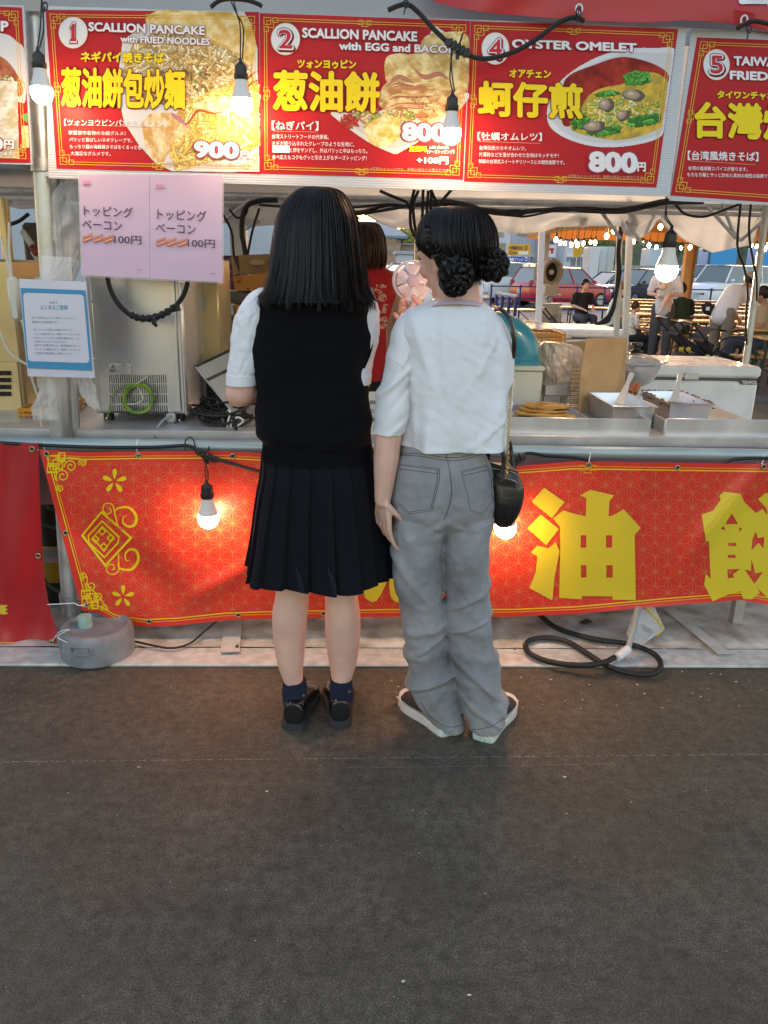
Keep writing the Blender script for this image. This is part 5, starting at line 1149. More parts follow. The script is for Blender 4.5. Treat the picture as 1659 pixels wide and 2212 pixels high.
# ---------------------------------------------------------------- 2. girl with two braided buns
G2 = thing('person', 'girl with two braided buns, oversized white cropped tee and wide grey jeans', 'person', (.30, 2.17, 0))
mb = MB(); h2 = P(974, 536, y=2.17) + Vector((0, 0, -.005)); nk = P(993, 650, y=2.13)
capsule(mb, nk - Vector((0, -.01, .03)), .060, nk + Vector((0, .0, .02)), .054); capsule(mb, nk, .055, h2 + Vector((.0, -.01, -.06)), .050)
HL2, HR2 = head(mb, h2, 42, .98, 18)
ringloft(mb, rowsW([(640, 950, 1035), (668, 900, 1062), (700, 875, 1085), (780, 880, 1085), (900, 890, 1070), (980, 880, 1045), (1060, 872, 1045), (1110, 885, 1030)], 2.155, [.045, .06, .085, .095, .085, .085, .085, .06]), 48, 50, ex=2.2)
sh = P(882, 735, y=2.14); el = P(838, 950, y=2.10); wr = P(827, 1080, y=2.10)
chain(mb, [sh, sh.lerp(el, .5), el], [.036, .038, .036]); chain(mb, [el, el.lerp(wr, .3), wr], [.036, .036, .0235])
hand(mb, wr + Vector((0, 0, .006)), P(829, 1180, y=2.115) - wr, (.85, .45, .05), 1, L=.166, curls=[.22, .34, .44, .54], spread=.16, r=.0064, thumb=(.5, .6))
for q in (((905, 1130), (914, 1340), (948, 1540)), ((1010, 1130), (1014, 1340), (1040, 1545))): chain(mb, [P(*t, y=2.18) for t in q], [.042, .040, .030])
# right arm raised in front, hand round the fan
fc = P(891, 607, y=2.42); hb = P(886, 676, y=2.42); e2 = P(985, 800, y=2.36)
chain(mb, [P(1060, 722, y=2.16), P(1050, 780, y=2.24), e2], [.034, .034, .034]); w2 = P(903, 704, y=2.40); chain(mb, [e2, w2], [.035, .023])
HX = Vector((1, 0, 0)); HZ = Vector((0, 0, 1)); HY = Vector((0, 1, 0)); pc = P(897, 680, y=2.405)
for q in (0, 1, 2, 3): chain(mb, [w2, pc + Vector((-.010 + q * .004, .004 * q, -.012 * q + .008))], [.020, .014])
def fing(pts, rs): chain(mb, [P(a, b, y=c) for a, b, c in pts], rs)
fing([(908, 684, 2.40), (912, 668, 2.392), (904, 653, 2.385), (893, 642, 2.385)], [.017, .0125, .0100, .0086])       # thumb over the handle
fing([(893, 672, 2.43), (878, 662, 2.43), (872, 648, 2.415), (874, 636, 2.405)], [.0098, .009, .0082, .0072])
fing([(892, 679, 2.43), (873, 672, 2.43), (866, 660, 2.41), (869, 650, 2.395)], [.0098, .009, .0082, .0072])
fing([(893, 686, 2.43), (872, 682, 2.42), (865, 672, 2.40), (872, 666, 2.385)], [.0098, .009, .0082, .0072])
fing([(895, 692, 2.42), (875, 694, 2.40), (860, 687, 2.385), (853, 679, 2.378)], [.0088, .0082, .0076, .0068])
skin(mb, 'body', M_skin, G2, .0030, 3); features(HL2, HR2, .98, G2, M_hair)
mb = MB()
mb.tube([P(849.5, 677, y=2.365), P(853, 675.5, y=2.363)], [.005, .0045], 8, flat=.4); mb.make('fingernail', G2, mat('nail', (.66, .42, .36), .25))
# tee: body, drop sleeve, ribbed collar
def tdisp(a, t, x, z):
 w_ = .017 * nz(x * 17, z * 2.2, 4) * smoothstep(0, .3, t) + .005 * nz(x * 34, z * 4, 9) + .006 * nz(x * 10 + z * 9, z * 12, 21) + .0022 * nz(x * 40 + z * 30, z * 45, 2)
 for (x0, z0, sl, wd, am) in ((.19, 1.16, -.35, .012, .006), (.235, 1.13, -.12, .011, .006), (.285, 1.08, -.05, .014, .005), (.33, 1.17, .6, .012, .004), (.20, .96, .05, .010, .006), (.34, .97, .5, .014, .005), (.30, .94, .25, .012, .004), (.39, 1.02, 1.2, .012, .004), (.155, 1.03, .0, .012, .010)):
  w_ += am * gauss((x - x0) - sl * (z - z0), wd) * gauss(z - z0, .11)
 w_ += .012 * t ** 3 * math.sin(a * 6 + 1.2)
 return w_
TR = [(650, 935, 1033), (657, 915, 1050), (664, 895, 1066), (674, 876, 1080), (690, 858, 1092), (715, 853, 1101), (745, 856, 1105), (800, 860, 1107), (850, 862, 1106), (900, 864, 1102), (940, 865, 1098), (957, 865, 1096)]
mt = MB(); ringloft(mt, rowsW(TR, [2.128, 2.13, 2.132, 2.134, 2.137, 2.14, 2.143] + [2.145] * 5, [.055, .064, .073, .083, .096, .107, .115, .122, .125, .128, .13, .132]), 260, 150, disp=tdisp, ex=2.35); mt.make('tee_body', G2, M_tee, ang=80)
def sdisp2(a, t, x, z):
 w_ = .008 * nz(x * 12 + z * 9, z * 15 - x * 8, 14) + .004 * nz(x * 30 - z * 18, z * 24, 2)
 for (x0, z0, sl, wd, am) in ((.13, 1.14, 1.0, .010, .007), (.125, 1.08, .9, .011, -.006), (.12, 1.0, 1.1, .011, .005), (.14, 1.19, .6, .010, .005)): w_ += am * gauss((x - x0) - sl * (z - z0), wd)
 return (w_, 0.0)
mq = MB(); SR = [(676, 872, 900), (690, 858, 905), (715, 848, 905), (745, 842, 902), (780, 834, 900), (815, 826, 897), (860, 818, 892), (900, 808, 886), (922, 804, 880), (931, 803, 876)]
ringloft(mq, rowsW(SR, 2.125, [.03, .045, .056, .062, .066, .070, .072, .072, .071, .071]), 180, 120, disp=sdisp2, ex=2.0); mq.make('tee_sleeve', G2, M_tee, ang=80)
mb = MB(); tt = tree_of(mt, mq)
seam(mb, tt, [(838, 770), (850, 777), (868, 790), (884, 806), (893, 822)], .0013, 10, .0002)
seam(mb, tt, [(905, 974), (940, 975), (1000, 971), (1060, 962), (1095, 955)], .0007, 10, .0002); seam(mb, tt, [(806, 922), (825, 932), (850, 940), (876, 938)], .0007, 8, .0002); mb.make('seam', G2, M_tee)
mb = MB(); cr = [(667, 922), (660, 936), (656, 952), (654.5, 975), (655, 1000), (658, 1022), (664, 1042), (668, 1054)]
top = [(925, 664, 2.12), (938, 655, 2.10), (955, 648, 2.085), (980, 646, 2.078), (1005, 646.5, 2.08), (1028, 650, 2.09), (1044, 657, 2.11)]; bot = [(920, 668, 2.09), (935, 662, 2.072), (955, 658.5, 2.058), (980, 657.5, 2.05), (1006, 658, 2.054), (1030, 661, 2.067), (1050, 668, 2.088)]
A_, B_ = pxs(top, 2, 6), pxs(bot, 2, 6); mb.slab(lambda s, t: A_[int(round(s * (len(A_) - 1)))].lerp(B_[int(round(s * (len(A_) - 1)))], t) + Vector((0, -.004 * math.sin(t * math.pi), 0)), (0, .004, 0), len(A_), 6)
mb.make('collar', G2, mat('pink_collar', (.60, .47, .50), .85, bump=.5, bscale=200))
# wide jeans
def jd(side):
 def d(a, t, x, z):
  w_ = .011 * nz(x * 13 + z * 6, z * 7, 6 + side) + .005 * nz(x * 30, z * 22, 3) + .0028 * nz(x * 60, z * 55, 8)
  if z < .5: w_ += .0055 * gauss(((z * 100 + x * 30 * side) % 9.0) - 4.5, 1.7) * smoothstep(.5, .38, z) * smoothstep(.12, .25, z) * (.5 + nz(x * 8, z * 9, side * 5)) * 1.5
  for (x0, z0, sl, wd, am) in (((.20, .30, 1.1, .016, .010), (.23, .19, 1.9, .018, .012), (.165, .55, -.8, .016, .008), (.30, .36, 1.5, .012, -.008)) if side < 0 else ((.385, .22, -1.0, .014, .013), (.43, .16, -.6, .012, .012), (.35, .50, 1.6, .014, .008), (.37, .42, 2.0, .012, .008), (.41, .1, -1.2, .012, .008))):
   w_ += am * gauss((x - x0) - sl * (z - z0), wd) * gauss(z - z0, .12)
  return w_
 return d
def hipd(a, t, x, z):
 w_ = .006 * nz(x * 12, z * 14, 8) + .0028 * nz(x * 50, z * 50, 2) + .009 * (gauss(x - .185, .055) + gauss(x - .335, .055)) * gauss(z - .78, .09) - .007 * gauss(x - .262, .018) * smoothstep(.86, .76, z)
 for (x0, z0, sl, wd, am) in ((.21, .70, 1.2, .012, .007), (.31, .70, -1.2, .012, .007), (.19, .66, 1.4, .012, .006)): w_ += am * gauss((z - z0) - sl * (x - x0) * .6, wd) * gauss(x - x0, .05)
 return w_
mj = MB(); ringloft(mj, rowsW([(955, 868, 1048), (975, 860, 1052), (1000, 853, 1057), (1040, 847, 1063), (1067, 845, 1065), (1100, 843, 1065), (1125, 852, 1054), (1145, 890, 1020)], 2.15, [.100, .104, .110, .114, .114, .106, .09, .05]), 220, 90, disp=hipd, ex=2.4)
JL = [(1110, 846, 962), (1149, 842, 962), (1203, 846, 958), (1261, 846, 957), (1298, 861, 959), (1353, 869, 966), (1390, 873, 973), (1427, 876, 980), (1472, 880, 987), (1500, 892, 992), (1526, 908, 997), (1549, 926, 1000), (1566, 940, 1002)]
yL = [2.15, 2.15, 2.155, 2.16, 2.165, 2.175, 2.185, 2.19, 2.19, 2.19, 2.19, 2.19, 2.195]; rL = [.106, .106, .100, .092, .084, .077, .074, .074, .076, .074, .070, .066, .060]
JR = [(1110, 958, 1064), (1149, 957, 1060), (1203, 956, 1056), (1261, 957, 1055), (1303, 959, 1057), (1353, 965, 1059), (1390, 972, 1061), (1410, 976, 1074), (1452, 985, 1079), (1487, 990, 1083), (1512, 994, 1094), (1539, 1000, 1093), (1560, 1008, 1086), (1572, 1015, 1078)]
yR = [2.15, 2.15, 2.15, 2.15, 2.15, 2.15, 2.155, 2.155, 2.155, 2.155, 2.155, 2.155, 2.155, 2.155]; rR = [.106, .106, .099, .091, .083, .076, .073, .075, .076, .076, .074, .070, .064, .058]
ringloft(mj, rowsW(JL, yL, rL), 150, 170, disp=jd(-1), ex=2.15); ringloft(mj, rowsW(JR, yR, rR), 150, 170, disp=jd(1), ex=2.15); jo = skin(mj, 'jeans', M_denim, G2, .0034, 3)
tj = tree_of(jo)
def sm(*a, **k): q_ = MB(); seam(q_, *a, **k); q_.v and q_.make('stitching', G2)
q4 = lambda pts: [((1350 + .4973 * x) / 1.8228, (1150 + .4973 * y) / 1.8228) for x, y in pts]
q6 = lambda pts: [((1400 + .4521 * x) / 1.8228, (2150 + .4521 * y) / 1.8228) for x, y in pts]
PKT = ([(425, 1360), (765, 1400), (760, 1500), (705, 1730), (520, 1755), (395, 1650), (410, 1500), (425, 1360)], [(938, 1420), (1150, 1370), (1185, 1500), (1190, 1660), (1105, 1765), (1010, 1730), (985, 1590), (938, 1420)])
for pk_ in PKT:
 c = (sum(p[0] for p in pk_) / len(pk_), sum(p[1] for p in pk_) / len(pk_)); sm(tj, q4(pk_), .0010, 9, .0008, M_stitch, sp=False)
 sm(tj, q4([(c[0] + (x - c[0]) * .93, c[1] + (y - c[1]) * .95) for x, y in pk_]), .0008, 9, .0008, M_stitch, sp=False); sm(tj, q4([(c[0] + (x - c[0]) * .97, c[1] + (y - c[1]) * .98) for x, y in pk_]), .0011, 9, .0010, M_stl, sp=False)
 a, b = pk_[0], pk_[1]; sm(tj, q4([(a[0], a[1] + 38), (b[0] - 6, b[1] + 38)]), .0008, 9, .0008, M_stitch, sp=False)
for pts in ([(440, 1290), (620, 1300), (830, 1335), (980, 1320), (1140, 1265)], [(440, 1275), (620, 1282), (830, 1310), (980, 1298), (1140, 1245)]): sm(tj, q4(pts), .0008, 8, .0008, M_stitch)
sm(tj, q4([(832, 1340), (850, 1450), (860, 1560), (852, 1650), (825, 1740), (800, 1800)]), .0009, 8, .0008, M_stitch); sm(tj, q4([(822, 1260), (820, 1330)]), .0009, 4, .0008, M_stitch); sm(tj, q4([(840, 1345), (838, 1450), (846, 1560), (840, 1650)]), .0009, 8, .0008, M_stl)
sm(tj, q6([(1160, 0), (1140, 220), (1085, 430)]), .0009, 8, .0008, M_stl); sm(tj, q6([(570, 1355), (640, 1470), (760, 1560), (850, 1575), (940, 1555)]), .0009, 8, .0008, M_stitch); sm(tj, q6([(985, 1600), (1100, 1590), (1200, 1560), (1290, 1500)]), .0009, 8, .0008, M_stitch)
# trainers with notched white soles
M_tr = mat('white_trainer_sole', (.66, .64, .60), .5); M_tg = mat('mint_rubber', (.42, .58, .50), .5); M_tu = mat('black_mesh', (.035, .032, .03), .8, bump=.8, bscale=300)
for (u, v, dd) in ((972, 1588, -31), (1042, 1602, 27)):
 h = P(u, v, z=0); h, d, s = shoe(G2, (h.x, h.y, 0), dd, L_=.245, wid=1.12, upper=M_tu, sole=M_tr, sole_h=.034, hcol=.050, sneaker=True, name='trainer')
 mb = MB(); gr = MB()
 for sd_ in (-1, 1):
  for k in range(13):
   t = .02 + k * .078; w_ = np.interp(t, [0, .08, .3, .45, .62, .76, .88, .96, 1], [.022, .033, .035, .038, .046, .049, .043, .030, .015]) * 1.12
   c = h + d * (t * .245) + s * (sd_ * (w_ - .004)); gr.box(c + Vector((0, 0, .009 + .012 * smoothstep(.8, 1, t))), (.010, .014, .014), M_tg if t < .3 else M_tr, rot=-RAD(dd), bev=.002)
   if k < 12: mb.box(c + d * .012 + Vector((0, 0, .026 + .005 * math.sin(k * 1.4) + .012 * smoothstep(.8, 1, t))), (.005, .020, .006), M_tr, rot=-RAD(dd), bev=.0015)
 for k in (-2, -1, 0, 1, 2): gr.box(h + s * (k * .0125) + d * (-.003 + .002 * abs(k)) + Vector((0, 0, .009)), (.0095, .010, .015), M_tg, rot=-RAD(dd), bev=.002)
 pts = [h + d * (t * .245 - .004) + s * (sg * w_ * 1.2) + Vector((0, 0, .030 + .006 * math.sin(t * 22))) for sg, seq in ((-1, [(.5, .041), (.35, .037), (.2, .034), (.08, .032), (.0, .018)]), (1, [(.0, .018), (.08, .032), (.2, .034), (.35, .037), (.5, .041)])) for t, w_ in seq]
 mb.tube([Vector(q) for q in spline([tuple(p) for p in pts], 4)], .0042, 6, M_tr); gr.make('tread', G2); mb.make('sole_wave', G2)
# hair: cap of swept-back strands, face locks, braids and buns
q5 = lambda x, y: ((1400 + .4219 * x) / 1.8228, (750 + .4219 * y) / 1.8228)
H2 = [(447, 968, 1000), (451, 948, 1024), (461, 932, 1041), (478, 919, 1054), (503, 911, 1062), (530, 912, 1063), (548, 928, 1060), (568, 950, 1052), (595, 962, 1038), (618, 966, 1022)]
rows2 = rowsW(H2, [2.16, 2.16, 2.16, 2.155, 2.15, 2.145, 2.14, 2.13, 2.12, 2.115], [.02, .05, .075, .092, .102, .102, .09, .07, .055, .035])
mb = MB(); ringloft(mb, rows2, 160, 60, disp=lambda a, t, x, z: .003 * nz(a * 12, z * 4, 1) - .004 - (.07 if (math.sin(a) > .1 and z < 1.53) else 0), ex=2.1)
strands(mb, rows2, 2300, 23, r0=.0016, clump=34, lift_=.009, tstart=(0, .1), tend=(.80, .98), a_lo=-1.9, a_hi=1.9, wave=.009, pull=.85)
strands(mb, rows2, 420, 29, r0=.0006, clump=200, lift_=.012, tstart=(0, .3), tend=(.5, .98), a_lo=-1.9, a_hi=1.9, wave=.010, pull=.2)
def lock(pts, r0, k=8, nn=7, seed=0, n=22, spread=.004):
 rd = random.Random(seed)
 for i in range(n):
  o = Vector((rd.uniform(-1, 1), rd.uniform(-1, 1), rd.uniform(-1, 1))) * spread
  p = [Vector(q) + o * (1 - .7 * j / max(1, len(pts) - 1)) for j, q in enumerate(pts)]; p = [Vector(q) for q in spline([tuple(q) for q in p], k)]; m_ = len(p); mb.tube(p, [r0 * (1 - .85 * j / m_) for j in range(m_)], 3)
w5 = lambda x, y, d: P(*q5(x, y), y=d)
lock([w5(690, 240, 2.15), w5(620, 380, 2.19), w5(590, 560, 2.23), w5(610, 660, 2.24), (w5(680, 745, 2.235))], .0016, seed=2, n=16, spread=.003)
lock([w5(700, 280, 2.13), w5(650, 420, 2.17), w5(620, 560, 2.20), w5(600, 620, 2.22)], .0018, seed=4, n=34, spread=.010)
lock([w5(740, 600, 2.09), w5(760, 690, 2.08), w5(805, 750, 2.07)], .0012, seed=5, n=8, spread=.003)
lock([w5(1120, 800, 2.07), w5(1150, 870, 2.08), w5(1170, 905, 2.09)], .0006, seed=6, n=7, spread=.006); lock([w5(960, 880, 2.03), w5(1010, 930, 2.05), w5(1000, 900, 2.06)], .0006, seed=8, n=10, spread=.01)
def braid(pts, r_, turns, seed):
 """three-strand plait along pts"""
 C = [Vector(q) for q in spline([tuple(p) for p in pts], 14)]; n = len(C)
 for s3 in range(3):
  for st in range(9):
   rd = random.Random(seed * 31 + s3 * 7 + st); ox, oy = rd.uniform(-1, 1) * r_ * .5, rd.uniform(-1, 1) * r_ * .5; q = []
   for i, c in enumerate(C):
    t = (C[min(i + 1, n - 1)] - C[max(i - 1, 0)]).normalized(); x = t.cross(Vector((0, 1, .2))).normalized(); y = x.cross(t); ph = 2 * math.pi * (turns * i / n + s3 / 3)
    q.append(c + x * (r_ * math.sin(ph) * .85 + ox) + y * (r_ * .5 * math.sin(2 * ph) + oy))
   mb.tube(q, r_ * .24, 4)
braid([w5(700, 250, 2.12), w5(690, 340, 2.09), w5(700, 440, 2.07), w5(730, 540, 2.055), w5(790, 620, 2.05), w5(850, 680, 2.04)], .0105, 4, 3)
braid([w5(1180, 300, 2.10), w5(1225, 420, 2.08), w5(1240, 520, 2.07), w5(1250, 610, 2.06)], .010, 3, 5)
mb.make('hair', G2, M_hair, ang=75)
def bun(c, R_, seed):
 global mb
 mb = MB(); mb.ell(c, (R_ * .78, R_ * .7, R_ * .78), n=16, k=10)
 for lay in range(3):
  rr = R_ * (.78 - .22 * lay); tilt = Matrix.Rotation(.35 * math.sin(seed + lay * 2), 3, 'X') @ Matrix.Rotation(.5 * math.cos(seed * 2 + lay), 3, 'Z'); pts = []
  for k in range(17): a = 2 * math.pi * k / 16 + lay; pts.append(Vector(c) + tilt @ Vector((rr * math.cos(a), -R_ * (.15 + .28 * lay), rr * math.sin(a))))
  braid(pts, R_ * .34, 3, seed + lay)
 for k in range(70):
  rd = random.Random(seed * 9 + k); a = rd.uniform(0, 6.28); p = Vector(c) + Vector((math.cos(a), -.3, math.sin(a))) * R_ * rd.uniform(.7, 1.0)
  mb.tube([p, p + Vector((math.cos(a + .8), -.2, math.sin(a + .8))) * R_ * .25, p + Vector((math.cos(a + 1.7), 0, math.sin(a + 1.7))) * R_ * .42], .0005, 3)
 mb.make('hair_bun', G2, M_hair, ang=75)
bun(w5(925, 800, 2.035), .041, 3); bun(w5(1285, 690, 2.07), .036, 8)
# ---------------------------------------------------------------- handheld fan
FN = thing('handheld_fan', 'pale pink round handheld fan held up by the girl with buns', 'fan', fc); M_fan = mat('pink_plastic', (.74, .64, .66), .35); M_fant = mat('pink_clear', (.80, .76, .78), .3)
t_ = (Vector((0, 0, CAM_H)) - fc).normalized(); fx = Vector((1, .05, 0)).normalized(); fz = fx.cross(t_).normalized() * -1; fz = fz if fz.z > 0 else -fz; fn_ = fz.cross(fx) * -1; fn_ = fn_ if fn_.y < 0 else -fn_; RF = .056
pt2 = lambda r_, a, d=0: fc + fx * (r_ * math.cos(a)) + fz * (r_ * math.sin(a)) + fn_ * d
mb = MB()
for d in (.012, -.012): mb.tube([pt2(RF, 2 * math.pi * k / 48, d) for k in range(48)], .0034, 8, closed=True)
mb.lathe([(RF, -.013), (RF + .002, -.008), (RF + .002, .008), (RF, .013)], fc, 48, axis=fn_, cap=False); mb.make('rim', FN, M_fan)
for k in range(44):
 a = 2 * math.pi * k / 44; mb = MB(); mb.tube([pt2(.017, a, .018), pt2(.035, a + .06, .020), pt2(RF - .001, a + .14, .012)], .00075, 4); mb.make('grille_rib', FN, M_fan)
mb2 = MB(); mb2.lathe([(0, .024), (.012, .0235), (.0165, .021), (.0175, .016), (.0175, .006)], fc, 28, axis=fn_, cap=False); mb2.make('hub', FN, mat('pink_hub', (.62, .50, .54), .4))
for k in range(5):
 a0 = 2 * math.pi * k / 5; mb = MB(); mb.grid(lambda s, t: pt2(.014 + .034 * t, a0 + (s - .2) * (.9 + .25 * t), -.004 + .012 * s), 8, 6); mb.make('blade', FN, M_fant)
mb = MB(); mb.tube([pt2(RF - .002, -math.pi / 2 + .05, 0), pt2(RF + .02, -math.pi / 2 + .02, 0), hb, hb + (hb - fc) * .5], [.012, .0115, .0125, .012], 14); mb.make('handle', FN, M_fan)
# ---------------------------------------------------------------- handbag
z7 = lambda x, y, d: P((1900 + .2938 * x) / 1.8228, (1500 + .2938 * y) / 1.8228, y=d)
bb_ = z7(300, 1900, 2.16); BG = thing('handbag', 'small black leather handbag on a gold chain at the hip of the girl with buns', 'handbag', bb_); M_bag = mat('black_bag_leather', (.012, .011, .010), .38, bump=.35, bscale=90, coat=.2)
mb = MB(); rows = [prow(v, a, b, 2.17, r_) for v, a, b, r_ in ((1010, 1050, 1112, .065), (1030, 1050, 1122, .07), (1050, 1050, 1128, .075), (1075, 1051, 1126, .078), (1100, 1056, 1118, .07), (1122, 1062, 1106, .055), (1131, 1070, 1098, .04))]
ringloft(mb, rows, 60, 40, ex=3.2, disp=lambda a, t, x, z: .002 * nz(a * 2, z * 20)); mbag = mb; mb.make('body', BG, M_bag)
tb = tree_of(mbag); mb = MB(); mb.slab(lambda s, t: z7(60 + 420 * s, 1075 + 145 * s + (110 + 60 * s) * t, 2.115) + Vector((0, .0, 0)), (0, .006, 0), 6, 4); mb.slab(lambda s, t: z7(95 + 350 * s, 1290 + 60 * s + 90 * t, 2.095), (0, .008, 0), 6, 4); mb.make('flap', BG, M_bag)
mb = MB(); M_zip = mat('silver_zip', (.6, .6, .58), .3, .9)
for pts, d in (([(80, 1165), (270, 1195), (430, 1230), (490, 1290)], 2.108), ([(270, 1300), (350, 1315), (420, 1335), (460, 1365)], 2.09), ([(420, 1450), (480, 1450), (535, 1430)], 2.10)): mb.tube([z7(p[0], p[1], d) for p in spline(pts, 6)], .0011, 5)
mb.make('zip', BG, M_zip); mb = MB(); seam(mb, tb, [((1900 + .2938 * x) / 1.8228, (1500 + .2938 * y) / 1.8228) for x, y in ((430, 1450), (400, 1570), (370, 1700), (345, 1850))], .0007, 6); mb.make('seam', BG, mat('brown_thread', (.06, .045, .03), .7))
for pts in ([(70, 1110, 2.12), (90, 900, 2.10), (170, 860, 2.09), (240, 900, 2.085), (285, 1000, 2.08), (280, 1120, 2.08), (250, 1340, 2.075)], [(420, 1220, 2.20), (400, 1100, 2.21), (385, 950, 2.22), (360, 820, 2.22), (330, 790, 2.22)]): mb = MB(); mb.tube([Vector(q) for q in spline([tuple(z7(*p)) for p in pts], 8)], .0062, 8); mb.make('handle', BG, M_bag)
mb = MB(); M_gold = mat('gold_chain', (.62, .46, .22), .28, .95); path = [Vector(q) for q in spline([tuple(z7(*p)) for p in ((395, -60, 2.13), (388, 60, 2.10), (375, 250, 2.075), (358, 450, 2.06), (350, 650, 2.05), (345, 780, 2.045), (340, 900, 2.045), (332, 1100, 2.055), (328, 1310, 2.07))], 60)]
acc = 0; i = 0; last = path[0]; links = []
for p in path[1:]:
 if (p - last).length >= .0078: links.append((last, p)); last = p
for k, (a, b) in enumerate(links):
 t = (b - a).normalized(); x = t.cross(Vector((.3, 1, 0))).normalized(); y = t.cross(x); sd_ = (x + y * (1 if k % 2 else -1)).normalized(); c = (a + b) / 2
 mb.tube([c + t * (.0062 * math.cos(q)) + sd_ * (.0040 * math.sin(q)) for q in [2 * math.pi * j / 10 for j in range(10)]], .00125, 5, closed=True)
mb.make('chain', BG, M_gold); BG_chain = None
mb = MB(); A_ = pxs([(1066, 662, 2.14), (1082, 668, 2.11), (1097, 684, 2.095), (1106, 704, 2.09), (1110, 730, 2.09), (1111, 755, 2.10), (1108, 774, 2.11)], 2, 8); mb.tube(A_, .009, 8, flat=.35, up=(1, 0, 0)); mb.make('strap', BG, M_bag)
# ---------------------------------------------------------------- vendor with her back to us
V_ = thing('person', 'stall worker seen from behind with brown bob and sleeveless red printed top', 'person', (P(795, 700, y=4.2).x, 4.2, 0)); YV = 4.2
mb = MB(); hv = P(790, 527, y=YV); capsule(mb, P(792, 585, y=YV), .058, hv, .05); hL, hR_ = head(mb, hv, 5, 1.0, 10)
ringloft(mb, rowsW([(570, 772, 815), (590, 735, 850), (640, 728, 858), (720, 738, 845), (820, 735, 845), (880, 730, 850)], YV, [.06, .09, .11, .1, .11, .12]), 40, 40)
for sx, sh_, e_, w_ in ((1, (848, 612), (866, 690), (845, 740)), (-1, (732, 612), (716, 695), (740, 745))): chain(mb, [P(*sh_, y=YV), P(*e_, y=YV - .02), P(w_[0], w_[1], y=YV + .2)], [.062, .048, .028]); hand(mb, P(w_[0], w_[1], y=YV + .2), (-.2 * sx, 1, -.1), (0, .2, -1), sx, curl=.3)
for du in (-1, 1): chain(mb, [P(790 + du * 26, 870, y=YV), Vector((P(790 + du * 28, 870, y=YV).x, YV, .5)), Vector((P(790 + du * 28, 870, y=YV).x, YV, .09))], [.09, .065, .045]); mb.ell((P(790 + du * 28, 870, y=YV).x, YV + .07, .05), (.045, .12, .045))
skin(mb, 'body', M_skin2, V_, .009, 4); features(hL, hR_, 1.0, V_, M_hairb)
mr = MB(); ringloft(mr, rowsW([(572, 765, 822), (578, 750, 834), (590, 736, 850), (606, 730, 856), (630, 728, 860), (660, 730, 852), (700, 734, 842), (760, 734, 840), (816, 730, 844)], YV, [.06, .08, .1, .12, .13, .13, .128, .13, .14]), 140, 70, disp=lambda a, t, x, z: .006 * nz(x * 9, z * 5, 3) + .004 * nz(x * 20 + z * 10, z * 8, 6)); mr.make('top', V_, mat('red_cotton', (.46, .012, .014), .85, bump=.2, bscale=150), ang=80)
mb = MB(); ringloft(mb, rowsW([(805, 732, 846), (860, 728, 850), (900, 730, 850)], YV, [.135, .14, .14]), 60, 16); 
for du in (-1, 1): x0 = P(790 + du * 28, 870, y=YV).x; mb.tube([(x0, YV, .72), (x0, YV, .12)], [.1, .08], 16)
mb.make('trousers', V_, mat('black_cloth', (.012, .012, .012), .9))
tr_ = tree_of(mr); mb = MB(); q8 = lambda x, y: ((1340 + .2773 * x) / 1.8228, (780 + .2773 * y) / 1.8228); rd = random.Random(5)
for (x0, y0, x1, y1, n) in ((270, 1250, 380, 1350, 8), (390, 1250, 500, 1370, 9), (480, 1240, 650, 1330, 9), (540, 1360, 660, 1470, 6), (560, 1510, 650, 1640, 8), (560, 1660, 640, 1770, 7), (520, 1790, 620, 1840, 8)):
 for k in range(n):
  cx, cy = rd.uniform(x0, x1), rd.uniform(y0, y1); r_ = rd.uniform(12, 30); a0 = rd.uniform(0, 6); seam(mb, tr_, [q8(cx + r_ * math.cos(a0 + j * .8), cy + r_ * .7 * math.sin(a0 + j * .8)) for j in range(rd.choice((3, 5, 7)))], rd.choice((.0022, .0035, .005)), 3, .002)
seam(mb, tr_, [q8(600 + 55 * math.cos(j * .7), 1415 + 50 * math.sin(j * .7)) for j in range(10)], .002, 4, .002); seam(mb, tr_, [q8(560, 1380), q8(575, 1430), q8(610, 1440)], .006, 4, .002)
mb.make('print', V_, mat('pale_print', (.66, .36, .28), .8))
mb = MB(); HV = [(480, 780, 800), (484, 768, 814), (495, 758, 822), (515, 751, 829), (540, 749, 832), (562, 748, 832), (578, 752, 828)]; rv = rowsW(HV, [YV] * 4 + [YV - .02] * 3, [.03, .07, .1, .118, .115, .1, .08])
ringloft(mb, rv, 120, 40, disp=lambda a, t, x, z: .004 * nz(a * 10, z * 3) - .003); strands(mb, rv, 700, 31, r0=.0045, clump=40, lift_=.006, tend=(.92, 1.05), flare=.012); mb.make('hair', V_, M_hairb, ang=75)
# ================================================================ INSIDE THE STALL
M_steel = mat('brushed_steel', (.66, .66, .67), .30, .8, var=.08, vscale=6, rvar=.08, stretch=(1, 1, .1), bump=.05, bscale=30)
M_steeld = mat('dull_steel', (.50, .49, .47), .42, .5, var=.2, vscale=8)
M_card = mat('cardboard', (.36, .24, .12), .8, var=.12, vscale=14, bump=.2, bscale=60); M_cardd = mat('cardboard_edge', (.22, .14, .07), .85)
M_frz = mat('freezer_enamel', (.80, .80, .80), .30, var=.05, vscale=9, coat=.2, rvar=.1)
M_rubber = mat('rubber_seal', (.10, .10, .10), .7); M_cream = mat('cream_enamel', (.48, .50, .42), .45, var=.08, vscale=7)
M_bagc = mat('clear_bag', (.74, .72, .68), .25, alpha=.42, spec=.7, bump=.9, bscale=22); M_bagw = mat('milky_bag', (.66, .66, .64), .28, alpha=.42, bump=.8, bscale=18)
M_canvas = mat('tent_canvas', (.60, .60, .58), .85, var=.10, vscale=2.2, bump=.3, bscale=9); M_canvasw = mat('white_canvas', (.60, .60, .58), .8, var=.08, vscale=2)
